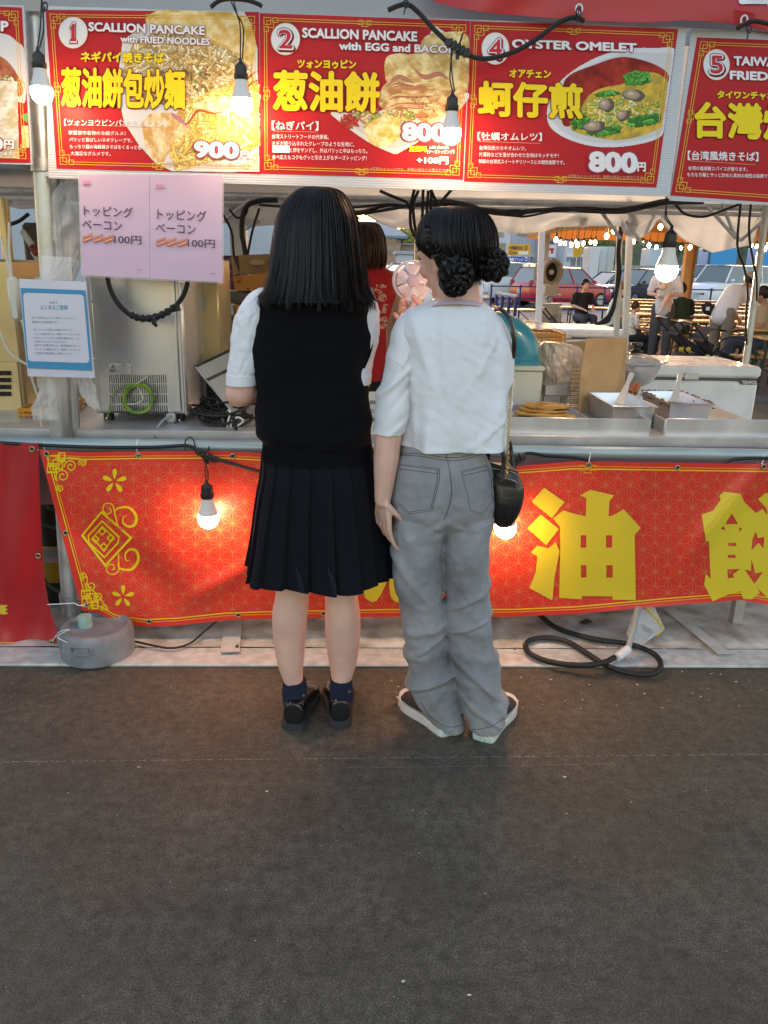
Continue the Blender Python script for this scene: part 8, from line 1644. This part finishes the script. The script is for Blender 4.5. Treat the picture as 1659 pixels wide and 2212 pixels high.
# houses
def house(lab, u0, u1, ve, vb, y, col, roofc, windows, apex=None, depth=9, cat='building'):
 a, b = P(u0, ve, y=y), P(u1, ve, y=y); r = thing('house', lab, cat, ((a.x + b.x) / 2, y + depth / 2, 0)); H_ = a.z; mw = mat('wall_%d' % u0, col, .85, var=.08, vscale=.6, bump=.3, bscale=6)
 mb = MB(); mb.box(((a.x + b.x) / 2, y + depth / 2, H_ / 2), (b.x - a.x, depth, H_), mw); mb.make('wall', r)
 if apex:
  t = P(apex[0], apex[1], y=y + depth / 2); o = .7; x0, x1, y0, y1 = a.x - o, b.x + o, y - o, y + depth + o; rx = (x1 - x0) * .22; mb = MB(); mb.add([(x0, y0, H_), (x1, y0, H_), (x1, y1, H_), (x0, y1, H_), (t.x - rx, y + depth / 2, t.z), (t.x + rx, y + depth / 2, t.z), (x0, y0, H_ - .25), (x1, y0, H_ - .25), (x1, y1, H_ - .25), (x0, y1, H_ - .25)], [(0, 1, 5, 4), (2, 3, 4, 5), (1, 2, 5), (3, 0, 4), (6, 7, 1, 0), (7, 8, 2, 1), (8, 9, 3, 2), (9, 6, 0, 3), (9, 8, 7, 6)]); mb.make('roof', r, mat('roof_%d' % u0, roofc, .6, var=.1, vscale=2), smooth=False)
 else: mb = MB(); mb.box(((a.x + b.x) / 2, y + depth / 2, H_ + .1), (b.x - a.x + .5, depth + .5, .25), mat('roof_%d' % u0, roofc, .6)); mb.make('roof', r)
 for (wu0, wv0, wu1, wv1) in windows:
  p, q = P(wu0, wv0, y=y - .03), P(wu1, wv1, y=y - .03); c = (p + q) / 2; w_, h_ = q.x - p.x, p.z - q.z; mb = MB(); mb.box(c, (w_ + .16, .10, h_ + .16), mat('window_frame', (.30, .31, .33), .5)); o = mb.make('window', r); mb = MB()
  for k in (-1, 1): mb.box(c + Vector((k * w_ * .25, -.055, 0)), (w_ * .47, .02, h_), M_glass)
  g = mb.make('pane', None); g.parent = o; g.location = -Vector(r['_w'])
 return r
house('salmon brick two-storey building with a blue grey hip roof', 735, 866, 507, 580, 88, (.44, .27, .19), (.16, .24, .30), [(829, 511, 855, 523), (829, 537, 850, 550), (805, 510, 817, 522), (795, 537, 808, 552)], (806, 478), 14)
house('low tan annex right of the hip-roofed building', 862, 905, 529, 570, 95, (.40, .27, .20), (.3, .28, .26), [(868, 541, 884, 549)]); house('small pale hut beyond the parked cars', 860, 892, 548, 572, 70, (.50, .52, .54), (.35, .38, .42), [], None, 4)
for i, (u0, u1, ve, y, wn) in enumerate(((1050, 1105, 486, 74, [(1072, 497, 1086, 510), (1075, 526, 1090, 540)]), (1106, 1166, 492, 78, [(1120, 501, 1138, 508)]), (1168, 1222, 500, 76, [(1178, 520, 1192, 545)]), (1223, 1262, 498, 72, [(1232, 518, 1246, 531), (1235, 560, 1252, 573)]))):
 h_ = house(('white prefabricated building behind the yellow sign', 'white cabin with a panel right of the yellow sign', 'white cabin with a dark window left of the bulbs', 'white cabin with framed windows under the first bulbs')[i], u0, u1, ve, 580, y, (.60, .60, .64), (.5, .5, .52), wn, None, 6)
 mb = MB()
 for k in range(5): mb.box(P(u0 + (u1 - u0) * (k + .5) / 5, 560, y=y - .1), (.12, .12, .3), mat('blue_trim', (.10, .16, .32), .5)); 
 mb.box((P(u0, 548, y=y).x / 2 + P(u1, 548, y=y).x / 2, y - .06, P((u0 + u1) / 2, 552, y=y).z), (P(u1, 500, y=y).x - P(u0, 500, y=y).x, .1, .25), M_white); mb.make('ledge', h_)
def signboard(lab, u0, v0, u1, v1, y, col, lines, post=True):
 a, b = P(u0, v0, y=y), P(u1, v1, y=y); r = thing('direction_sign', lab, 'sign', ((a.x + b.x) / 2, y, 0)); mb = MB(); mb.box(((a.x + b.x) / 2, y + .04, (a.z + b.z) / 2), (b.x - a.x, .06, a.z - b.z), mat('sign_%d' % v0, col, .5)); mb.make('panel', r); fm = lambda x, v: P(x, v, y=y)
 mb = MB()
 for s, x0, y0, x1, y1, c, bo in lines:
  if s == '>': disc(mb, fm, (x0 + x1) / 2, (y0 + y1) / 2, (x1 - x0) / 2, (y1 - y0) / 2, c, 16); write(mb, '➡' if bo > 0 else '⬅', lambda x, v: P(x, v, y=y - .02), x0 + 1, y0 + 2.5, x1 - 1, y1 - 2.5, col)
  elif s == '#': shape(mb, fm, [(x0, y0), (x1, y0), (x1, y1), (x0, y1)], c)
  else: write(mb, s, lambda x, v: P(x, v, y=y - .02), x0, y0, x1, y1, c, bold=bo, slope=.02)
 mb.make('lettering', r, M_pap, smooth=False)
 if post: mb = MB(); mb.tube([((a.x + b.x) / 2, y + .1, 0), ((a.x + b.x) / 2, y + .1, a.z)], .05, 8, M_galv); mb.make('post', r)
BK = (.06, .05, .04); signboard('yellow direction sign with two arrows above the blue one', 1098, 527, 1144, 552, 40, (.72, .36, .01), [('大和高田 出口', 1101, 531, 1129, 539, BK, .03), ('>', 1132, 531, 1141, 540, BK, 1), ('>', 1100, 542, 1108, 550, BK, -1), ('出口', 1109, 543, 1117, 549, BK, .03), ('#', 1120, 543, 1141, 550, (.72, .7, .66), 0)])
signboard('blue direction sign with one arrow under the yellow one', 1097, 554, 1142, 566, 39.9, (.02, .06, .38), [('連絡ブリッジ', 1100, 556.5, 1130, 563.5, WHT, .03), ('>', 1132, 555, 1141, 564, WHT, 1)], False)
signboard('white board with a red ring mark near the hanging bulbs', 1240, 527, 1256, 555, 60, (.68, .68, .70), [('>', 1244, 528, 1252, 536, (.55, .06, .05), 1), ('お知らせ', 1242, 541, 1254, 544, (.4, .2, .2), 0)]); signboard('white panel printed with a red shape on the cabin wall', 1182, 528, 1200, 556, 71, (.66, .64, .66), [('#', 1186, 536, 1197, 541, (.5, .04, .05), 0), ('#', 1190, 540, 1195, 548, (.5, .04, .05), 0)], False)
# hill with trees, hedges
mb = MB(); mb.grid(lambda s, t: (-60 + 330 * s, 125 + 90 * t, -.3 + 12.5 * smoothstep(0, .8, t) * (1 + .3 * nz(s * 6, t * 2)) * (.55 + .45 * smoothstep(0, .35, s))), 60, 14); tag(mb.make('hillside', None, mat('hill_green', (.05, .075, .03), .9, var=.3, vscale=.2)), kind='structure')
M_leaf = mat('foliage', (.065, .11, .035), .7, var=.45, vscale=.35, vcol2=(.13, .17, .045)); trans(M_leaf, (.16, .22, .04), .35); M_bark = mat('bark', (.09, .065, .045), .9)
def tree(h, w_, seed, n=620):
 rd = random.Random(seed); r = thing('tree', 'tree', 'tree'); mb = MB(); mb.tube([(0, 0, 0), (.1, 0, h * .3), (-.1, .1, h * .62)], [w_ * .05, w_ * .04, w_ * .015], 7)
 for k in range(6): a = k * 1.05 + seed; mb.tube([(0, 0, h * (.25 + .05 * k)), (w_ * .16 * math.cos(a), w_ * .16 * math.sin(a), h * (.42 + .06 * k)), (w_ * .3 * math.cos(a), w_ * .3 * math.sin(a), h * (.5 + .06 * k))], [w_ * .02, w_ * .012, w_ * .005], 5)
 mb.make('trunk', r, M_bark); mb = MB(); cl = [(rd.gauss(0, .22) * w_, rd.gauss(0, .22) * w_, h * rd.uniform(.32, .95), w_ * rd.uniform(.12, .24)) for _ in range(16)]
 for k in range(n):
  cx, cy, cz, cr = rd.choice(cl); v = Vector((rd.gauss(0, 1), rd.gauss(0, 1), rd.gauss(0, .8))); v = v.normalized() * cr * rd.uniform(.6, 1.1); p = Vector((cx, cy, cz)) + v; s_ = rd.uniform(.05, .11) * w_ ** .5; x = Vector((rd.gauss(0, 1), rd.gauss(0, 1), rd.gauss(0, 1))).normalized(); y = x.orthogonal().normalized()
  mb.add([p - x * s_, p + y * s_ * .7, p + x * s_, p - y * s_ * .7], [(0, 1, 2, 3)])
 mb.make('crown', r, M_leaf, smooth=False); return r
TR_ = [tree(9, 7, 1), tree(7, 8, 2), tree(11, 7.5, 3), tree(4, 5, 5)]; rd = random.Random(12); used = set(); k = 0
for j in range(64):
 kd = rd.randrange(3) if j < 56 else 3; o = TR_[kd] if kd not in used else copy_tree(TR_[kd]); used.add(kd)
 if j < 56: x = rd.uniform(-45, 125); y = rd.uniform(118, 175); z = 10 * smoothstep(125, 200, y) * .6 - .3
 else: u = (872, 882, 893, 903, 835, 910, 1290, 1310)[j - 56]; y = 98 if u < 1000 else 90; x = P(u, 560, y=y).x; z = 0
 place(o, (x, y, z), rd.uniform(0, 6), rd.uniform(.8, 1.25)); tag(o, 'bushy green tree on the slope beyond the car park' if j < 56 else 'small round tree between the far buildings', 'tree', 'trees on the far slope' if j < 56 else 'small trees by the far buildings')
mb = MB(); a, b = P(1275, 566, y=62), P(1480, 566, y=62); mb.box(((a.x + b.x) / 2, 62, .9), (b.x - a.x, .3, 2.2), mat('grey_wall', (.34, .36, .37), .8, var=.15, vscale=.8)); single(mb, 'block_wall', 'long grey wall beyond the parked cars under the trees', 'wall')
for i, (u0, u1, c, y) in enumerate(((1268, 1286, (.62, .62, .62), 60), (1288, 1302, (.55, .57, .58), 61), (1304, 1318, (.5, .5, .47), 61), (1520, 1580, (.02, .30, .62), 66), (1628, 1680, (.02, .30, .62), 66), (1395, 1440, (.45, .55, .6), 66))):
 a, b = P(u0, 533 if i < 3 else 536, y=y), P(u1, 560, y=y); mb = MB(); mb.box(((a.x + b.x) / 2, y, a.z / 2 + .3), (b.x - a.x, 2, a.z - .6), mat('box_%d' % i, c, .5, var=.06), bev=.08); single(mb, 'container' if i < 3 else 'truck_box', ('white rounded container beyond the dark sedan', 'grey container second in the row by the wall', 'beige container third in the row by the wall', 'bright blue truck box left of the bent-over man', 'bright blue truck box right of the bent-over man', 'pale blue truck box behind the lit bulb')[i], 'container' if i < 3 else 'truck')
mb = MB(); a = P(1537, 522, y=55); mb.box(a, (1.0, .2, 1.3), M_blackp); mb.box(a + Vector((0, -.12, .3)), (.5, .05, .4), M_white); mb.box(a + Vector((0, -.12, -.3)), (.5, .05, .3), M_white); mb.tube([(a.x, 55, 0), a], .06, 6); single(mb, 'lot_sign', 'black sign with white squares above the blue truck box', 'sign')
# steel guard fences
def railing(lab, pts, h, m, n, ys):
 r = thing('guard_rail', lab, 'railing', (*pts[0], 0)); a, b = Vector((*pts[0], 0)), Vector((*pts[1], 0))
 for k in range(n + 1): mb = MB(); p = a.lerp(b, k / n); mb.tube([p, p + Vector((0, 0, h))], .03, 6, m); mb.make('post', r)
 for z in ys: mb = MB(); mb.tube([a + Vector((0, 0, z)), b + Vector((0, 0, z))], .022, 6, m); mb.make('rail', r)
M_bl = mat('blue_paint', (.02, .025, .14), .45); railing('long dark blue guard rail between the tables and the parked cars', ((P(1060, 650, y=25).x, 25), (P(1750, 650, y=27).x, 27)), 1.0, M_bl, 12, (.95, .6, .28))
root = thing('blue_trolley', 'blue post-and-rail trolley left of the drum fan', 'trolley', (P(1098, 690, y=13).x, 13, 0)); a, b = P(1073, 634, y=13.2), P(1117, 640, y=13)
mb = MB(); mb.tube([a, b], .035, 6, M_paint); mb.make('top_rail', root)
for t in (0, .3, .62, .95): p = a.lerp(b, t); mb = MB(); mb.tube([p, (p.x, p.y, .1)], .028, 6, M_bl); mb.make('post', root)
for z in (.12, .55): mb = MB(); mb.tube([(a.x, a.y, z), (b.x, b.y, z)], .03, 6, M_bl); mb.make('crossbar', root)
# seating tent with string lights
Mc2 = mat('warm_lit_canvas', (.62, .42, .22), .8, var=.06, vscale=1); trans(Mc2, (.7, .42, .18), .4); xl, xr, y0, y1, ze = P(1178, 500, y=19).x, 26, 9.0, 21.0, 2.42  # canvas colour carries part of the orange bulb light
root = thing('seating_tent', 'warm-lit canvas tent over the rows of tables', 'tent', ((xl + xr) / 2, 15, 0)); mb = MB(); mb.slab(lambda s, t: (xl + (xr - xl) * s, y0 + (y1 - y0) * t, ze + 1.2 * (1 - abs(2 * t - 1)) + .05 * nz(s * 8, t * 3)), (0, 0, .01), 30, 14, Mc2); mb.make('canopy', root)
for y in (y0, y1): mb = MB(); mb.slab(lambda s, t: (xl + (xr - xl) * s, y + .02 * math.sin(s * 90), ze - (.22 if y == y1 else .1) * t), (0, .01, 0), 90, 3, Mc2); mb.make('valance', root)
mb = MB(); mb.slab(lambda s, t: (xl, y0 + (y1 - y0) * s, ze + (1.2 * (1 - abs(2 * s - 1))) * (1 - t) - .2 * t), (.01, 0, 0), 30, 3, Mc2); mb.make('end_panel', root)
M_wood = mat('orange_lit_wood', (.50, .30, .14), .5, var=.1, vscale=3)  # orange light falling on the posts is mixed into the wood colour
for (u, y) in ((1496, 21), (1486, 14.9), (1178, 20.9)): x = P(u, 560, y=y).x; mb = MB(); mb.box((x, y, ze / 2), (.13, .13, ze), M_wood if u > 1200 else mat('white_post', (.5, .5, .5))); mb.make('post', root)
for y in (12.5, 17): mb = MB(); mb.tube([(xl, y, ze + .55), (xr, y, ze + .55)], .03, 6, M_galv); mb.make('purlin', root)
M_st = mat('string_bulb', (1, .7, .35), .4, emis=16, ecol=(1, .60, .24))
root = thing('string_lights', 'string of small warm bulbs under the seating tent', 'string lights', (xl, 14, ze)); z7_ = lambda x, y, d: P(1069.8 + .3552 * x, 411.5 + .3552 * y, y=d)
SB = [(370, 300), (395, 318), (425, 322), (462, 330), (492, 312), (500, 330), (537, 322), (580, 315), (608, 318), (678, 278), (720, 245), (843, 310), (895, 320), (935, 333), (980, 345), (1005, 222), (1082, 355), (1130, 350), (1185, 345), (1590, 340), (1640, 355), (1660, 330), (1560, 335)]; w_ = []
for i, (x, y) in enumerate(SB):
 d = 11 + 6 * ((i * 7) % 5) / 5 if y > 290 else 10; p = z7_(x, y, d); b = MB(); b.ell(p, (.026, .026, .036), M_st, n=7, k=5); o = b.make('bulb', root); b = MB(); b.cyl(p + Vector((0, 0, .04)), p + Vector((0, 0, .09)), .018, 6, M_blackp); q = b.make('socket', root)
 b = MB(); b.tube([p + Vector((0, 0, .09)), p + Vector((.02, 0, .3))], .004, 4, M_black); b.make('flex', root)
mb = MB()
for seq in ([0, 1, 2, 3, 5, 6, 7, 8], [11, 12, 13, 14, 16, 17, 18]): mb.tube([z7_(SB[k][0], SB[k][1] - 26, 13) for k in seq], .008, 5, M_black)
mb.make('wire', root); mb = MB(); mb.slab(lambda s, t: (P(1080, 500, y=17).x + (xl - P(1080, 500, y=17).x) * s, 16 + 5 * t, 2.5 + .5 * t + .1 * math.sin(s * 9)), (0, 0, .01), 12, 6, M_canvasw); single(mb, 'white_canopy', 'pale canopy corner left of the warm-lit seating tent', 'canopy')
# tables and benches
M_top = mat('orange_wood', (.50, .25, .09), .22, var=.15, vscale=4, stretch=(.3, 3, 1), coat=.5); M_tf = mat('green_black_frame', (.015, .03, .025), .5)
def bt(name, lab, w_, d_, h, cat):
 r = thing(name, lab, cat); mb = MB(); mb.box((0, 0, h - .015), (w_, d_, .03), M_top, bev=.006); mb.make('top', r)
 for sx in (-1, 1):
  for sy in (-1, 1): mb = MB(); mb.tube([(sx * w_ * .38, sy * d_ * .4, h - .03), (sx * w_ * .40, sy * d_ * .45, 0)], .016, 5, M_tf); mb.make('leg', r)
  mb = MB(); mb.tube([(sx * w_ * .38, 0, h - .04), (sx * w_ * .18, 0, h - .04)], .012, 5, M_tf); mb.tube([(sx * w_ * .39, -d_ * .42, h * .45), (sx * w_ * .39, d_ * .42, h * .45)], .012, 5, M_tf); mb.tube([(sx * w_ * .39, 0, h * .45), (sx * w_ * .15, 0, h - .04)], .010, 5, M_tf); mb.make('brace', r)
 return r
T0 = bt('beer_table', 'orange wooden folding table in the rows under the seating tent', 1.8, .56, .72, 'table'); B0_ = bt('bench', 'orange wooden folding bench beside the long tables', 1.8, .26, .45, 'bench'); ft = fb = True
for j, y in enumerate((9.3, 10.9, 12.6, 14.4, 16.3, 18.3, 20.4, 22.6)):
 for i in range(5):
  x = P(1340 + (j % 2) * 12, 600, y=y).x + .95 + i * 1.95 + (1.7 if j < 2 else (.9 if j == 2 else 0)) - (2.4 if 3 < j < 7 and False else 0)
  if x > P(1720, 600, y=y).x + 1: continue
  o = T0 if ft else copy_tree(T0); ft = False; place(o, (x, y, 0), RAD(-3)); tag(o, group='tables in rows')
  for s in (-1, 1): o = B0_ if fb else copy_tree(B0_); fb = False; place(o, (x, y + s * .58, 0), RAD(-3)); tag(o, group='benches in rows')
for i, (u, y) in enumerate(((1300, 17.5), (1095, 16), (1225, 14.5))):
 o = copy_tree(T0 if i != 2 else B0_); place(o, (P(u, 640, y=y).x, y, 0), RAD((-8, 0, -35)[i]), .95); o['label'] = ('single orange table beside the woman seated in black', 'orange table by the blue trolley', 'short orange bench below the drum fan')[i]; o.pop('group', None)
# drum fan on a beige cart
p = P(1194, 588, y=20); root = thing('drum_fan', 'beige drum fan on a wheeled cart before the red car', 'fan', (p.x, 20, 0)); M_bg = mat('beige_metal', (.44, .41, .33), .5); ax = Vector((.45, -.9, 0)).normalized()
mb = MB(); mb.lathe([(.30, -.36), (.27, -.34), (.27, .0), (.31, .03), (.24, .03), (.22, -.1)], p, 26, M_bg, axis=ax, cap=False); mb.make('drum', root); mb = MB(); mb.lathe([(0, -.12), (.23, -.12), (.23, -.10), (0, -.10)], p, 20, M_blackp, axis=ax); mb.make('grille', root); mb = MB(); mb.lathe([(0, -.02), (.06, -.02), (.06, -.10), (0, -.1)], p, 12, M_white, axis=ax); mb.make('hub', root)
mb = MB(); mb.box((p.x - .02, 20, .98), (.34, .3, .22), M_bg, bev=.02); mb.box((p.x, 20, .86), (.46, .4, .05), M_bg); mb.tube([(p.x, 20, .7), (p.x, 20, .9)], .05, 8, M_bg); mb.make('mount', root); mb = MB(); mb.box((p.x - .02, 20, .40), (.56, .42, .52), M_bg, bev=.03); mb.make('cart', root)
for sx in (-1, 1): mb = MB(); mb.lathe([(0, -.04), (.10, -.04), (.12, 0), (.10, .04), (0, .04)], (p.x + sx * .28, 19.75, .12), 16, mat('red_wheel', (.35, .03, .03), .5), axis=(1, 0, 0)); mb.make('wheel', root)
# far people
def fig(lab, u, y, top, pose, skc, shirt, trou, hairm, face=180, hold=None, s=1.0, build=1.0):
 """standing / seated / bending figure; face = heading of the nose (0 = away from us)"""
 x = P(u, 600, y=y).x; r = thing('person', lab, 'person', (x, y, 0)); F_ = Matrix.Rotation(RAD(face), 3, 'Z'); V = lambda a, b, c: Vector((x, y, 0)) + F_ @ Vector((a * s * build, b * s, c * s))
 seat = pose == 'sit'; hip = .50 if seat else .88; lean = .62 if pose == 'bend' else (.06 if seat else 0); nb = V(0, .0 + lean * .62, hip + .50 * math.cos(lean * 1.3)); hd = nb + F_ @ Vector((0, (.05 + lean * .16) * s, .17 * s * (1 - lean * .5))); sh = [nb + F_ @ Vector((q * .17 * s * build, 0, -.05 * s)) for q in (-1, 1)]
 mb = MB(); L, R = head(mb, hd, face, s * .98, 20 if pose != 'sit' else 0); capsule(mb, nb, .05 * s, hd, .045 * s); chain(mb, [V(0, 0, hip), V(0, lean * .3, hip + .26), nb - Vector((0, 0, .06 * s))], [.12 * s, .11 * s, .10 * s]); lg = []; ar = []
 for i, q in enumerate((-1, 1)):
  if seat: L_ = [V(q * .09, 0, hip), V(q * .11, .40, .50), V(q * .11, .42, .08), V(q * .11, .56, .04)]
  else: L_ = [V(q * .09, 0, hip), V(q * .10, .03, .48), V(q * .11, 0, .08), V(q * .11, .14, .04)]
  chain(mb, L_, [.082 * s, .058 * s, .042 * s, .035 * s]); lg.append(L_[:3])
  if hold: E_ = [sh[i], V(q * .24, .05, hip + .22), V(q * .02, .26, hip + .20)]
  elif pose == 'bend': E_ = [sh[i], nb + F_ @ Vector((q * .2, .06, -.30)) * s, nb + F_ @ Vector((q * .10, .20, -.50)) * s]
  else: E_ = [sh[i], V(q * .23, .04, hip + .24), V(q * .12, .30, hip + .18)]
  chain(mb, E_, [.045 * s, .036 * s, .026 * s]); hand(mb, E_[2], E_[2] - E_[1], (0, 0, -1), q, L=.15 * s, r=.010); ar.append(E_)
 skin(mb, 'body', skc, r, .014 * max(.7, s), 4); features(L, R, s, r, hairm)
 mb = MB(); chain(mb, [V(0, -.0, hip - .02), V(0, lean * .3, hip + .26), nb - Vector((0, 0, .09 * s))], [.150 * s * build, .135 * s * build, .125 * s * build]); chain(mb, [sh[0], sh[1]], [.062 * s] * 2)
 for E_ in ar: chain(mb, [E_[0], E_[0].lerp(E_[1], .75)], [.066 * s, .062 * s])
 skin(mb, 'shirt', shirt, r, .016, 3, disp=lambda c, n: .008 * nz(c.x * 9, c.z * 14, c.y * 5)); mb = MB()
 for q in lg: chain(mb, [q[0], q[1], q[1].lerp(q[2], .95)], [.100 * s, .076 * s, .060 * s])
 skin(mb, 'trousers', trou, r, .016, 3, disp=lambda c, n: .006 * nz(c.x * 12, c.z * 12)); mb = MB(); C = F_ @ Vector((0, -.018 * s, .022 * s)); mb.ell(hd + C, (.086 * s, .100 * s, .098 * s), n=18, k=12, rot=F_); mb.make('hair', r, hairm); return r, hd, nb, V
M_blk = mat('black_tshirt', (.015, .016, .022), .9); M_wt2 = mat('white_tshirt', (.68, .70, .78), .85); M_jn = mat('dark_denim', (.05, .06, .09), .9); M_gt = mat('grey_trousers', (.07, .075, .085), .9); M_bei = mat('beige_trousers', (.24, .20, .15), .9); M_gr = mat('dark_green_shirt', (.012, .03, .018), .9)
fig('woman in a black top seated at a table before the red car', 1262, 17, 0, 'sit', M_skin, M_blk, M_jn, M_hair, 190); fig('woman with orange-brown hair seated behind the white post', 1334, 13.5, 0, 'sit', M_skin, mat('mint_top', (.45, .60, .52), .9), M_jn, mat('ginger_hair', (.22, .08, .03), .5), -110)
r, hd, nb, V = fig('child with dark hair in a white patterned shirt seated at the table', 1372, 13.2, 0, 'sit', M_skin, mat('pattern_shirt', (.62, .60, .56), .9, var=.5, vscale=30), M_blk, M_hairb, -80, s=.76)
r, hd, nb, V = fig('adult in white tee and grey trousers carrying a baby behind the lit bulb', 1441, 13, 0, 'stand', M_skin, M_wt2, M_gt, M_hair, 150, True)
bx = V(-.06, .30, 1.12); bb = thing('person', 'baby in a pale outfit held in the arms of the adult behind the bulb', 'person', bx); mb = MB(); bh = bx + Vector((-.08, -.02, .22)); L, R = head(mb, bh, 110, .72, 0); chain(mb, [bx, bx + Vector((-.04, 0, .13)), bh], [.085, .075, .035])
for q in (-1, 1): chain(mb, [bx + Vector((.02, q * .06, -.02)), bx + Vector((-.06 + .16 * (q > 0), q * .1 - .05, -.14)), bx + Vector((-.10 + .2 * (q > 0), q * .1 - .06, -.27))], [.045, .035, .024]); chain(mb, [bx + Vector((-.04, q * .08, .13)), bx + Vector((-.12, q * .12 - .03, .06)), bx + Vector((-.16, q * .08 - .06, .08))], [.03, .024, .018])
skin(mb, 'body', M_skin, bb, .011, 3); features(L, R, .72, bb, M_hairb); mb = MB(); chain(mb, [bx, bx + Vector((-.04, 0, .14))], [.098, .085]); skin(mb, 'outfit', mat('pale_outfit', (.55, .60, .55), .9), bb, .012, 2); mb = MB(); mb.ell(bh + Vector((.012, 0, .018)), (.064, .062, .068)); mb.make('hair', bb, M_hair)
fig('person in a dark green top seated with back to us near the pushchair', 1482, 13.6, 0, 'sit', M_skin, M_gr, M_jn, M_hair, 20, build=1.15)
r, hd, nb, V = fig('man in a white tee bending over a table with a black waist bag', 1572, 11.6, 0, 'bend', M_skin2, M_wt2, M_bei, M_hair, -62, build=1.1)
mb = MB(); mb.ell(hd + Vector((.0, 0, .05)), (.11, .11, .08), mat('grey_cap', (.30, .29, .28), .9)); mb.box(hd + Vector((.10, .03, .02)), (.12, .13, .012), mat('grey_cap', (.3, .3, .3)), bev=.004); mb.make('cap', r)
c = V(-.13, -.13, .93); wb_ = thing('waist_bag', 'black crossbody bag with a small white mark on the bent-over man', 'bag', c); mb = MB(); mb.ell(c, (.12, .06, .085), M_blk, rot=Matrix.Rotation(.5, 3, 'Y')); mb.make('pouch', wb_); mb = MB(); mb.box(c + Vector((-.05, -.075, .01)), (.05, .01, .05), M_white); mb.make('mark', wb_); mb = MB(); mb.tube([c + Vector((.12, 0, 0)), V(.1, .25, 1.2), nb], .012, 5, M_blk); mb.make('strap', wb_)
fig('seated person at the right edge reaching over a table', 1668, 11.2, 0, 'sit', M_skin2, mat('tan_top', (.40, .28, .18), .9), M_jn, M_hair, 60)
# pushchairs
def pram(lab, u, y, flip, acc):
 x = P(u, 700, y=y).x; r = thing('pushchair', lab, 'pushchair', (x, y, 0)); f = -1 if flip else 1; q = lambda a, b, c: (x + f * a * .85, y + b, c * .82); mb = MB()
 mb.grid(lambda s, t: q(-.12 + .24 * math.cos(2.9 - 1.9 * s), (t - .5) * .40, .66 + .26 * math.sin(2.9 - 1.9 * s)), 12, 8, M_blk); mb.make('hood', r)
 mb = MB(); mb.slab(lambda s, t: q(-.34 + .42 * s + .25 * s * s, (t - .5) * .40, .80 - .40 * s), (0, 0, -.06), 8, 4, M_blk); mb.make('seat', r)
 for sy in (-.22, .22): mb = MB(); mb.tube([q(-.55, sy, 1.0), q(-.2, sy, .62), q(.35, sy, .12)], .014, 6, M_blackp); mb.tube([q(-.3, sy, .12), q(.0, sy, .48)], .014, 6, M_blackp); mb.make('frame', r)
 mb = MB(); mb.tube([q(-.55, -.22, 1.0), q(-.58, 0, 1.02), q(-.55, .22, 1.0)], .018, 6, M_blackp); mb.make('handle', r)
 for a, b in ((-.3, -.24), (-.3, .24), (.36, -.22), (.36, .22)): mb = MB(); mb.lathe([(0, -.02), (.07, -.02), (.1, -.015), (.1, .015), (.07, .02), (0, .02)], q(a, b, .1), 14, M_blackp, axis=(0, 1, 0)); mb.make('wheel', r)
 mb = MB(); mb.box(q(-.02, 0, .3), (.4, .34, .16), M_blk, bev=.04); mb.make('basket', r)
 for k in range(2): mb = MB(); mb.ell(q(-.28 + .12 * k, -.24, .5), (.035, .02, .035), mat('acc_' + lab[:6], acc, .4)); mb.make('toy', r)
pram('black pushchair with yellow toys before the woman seated in black', 1228, 13.5, False, (.6, .45, .03)); pram('black pushchair beside the adult carrying a baby', 1500, 11.2, False, (.5, .55, .55)); pram('second black pushchair low behind the freezer at right', 1560, 10.2, False, (.35, .45, .1))
# yellow-lit post (the light is put into its colour), boxes and backdrop at left
mb = MB(); a = P(905, 600, y=9.5); mb.box((a.x, 9.5, 1.0), (.12, .12, 2.0), mat('yellow_lit_wood', (.62, .48, .22), .6)); mb.box(P(918, 548, y=9.4), (.16, .1, .3), M_card, rot=Matrix.Rotation(-.3, 3, 'Y')); single(mb, 'marker_post', 'yellow-lit wooden post with a carton behind the pink fan', 'post')
mb = MB(); a, b = P(918, 660, y=7.5), P(952, 720, y=7.5); mb.box(((a.x + b.x) / 2, 7.6, a.z / 2), (b.x - a.x + .1, .2, a.z), mat('gold_locker', (.26, .18, .07), .5)); mb.box(((a.x + b.x) / 2, 7.48, a.z / 2), (.012, .02, a.z - .1), M_blackp); single(mb, 'locker', 'brown double-door locker between the pink fan and the neck', 'locker')
mb = MB(); a, b = P(-150, 400, y=10), P(745, 400, y=10); mb.slab(lambda s, t: (a.x + (b.x - a.x) * s, 10 + .06 * math.sin(s * 40), 2.3 * (1 - t)), (0, .01, 0), 90, 4, mat('pale_blue_sheet', (.46, .52, .55), .7, var=.06, vscale=1)); single(mb, 'tent_wall', 'pale blue grey sheet wall of the next tent at left', 'tent wall')
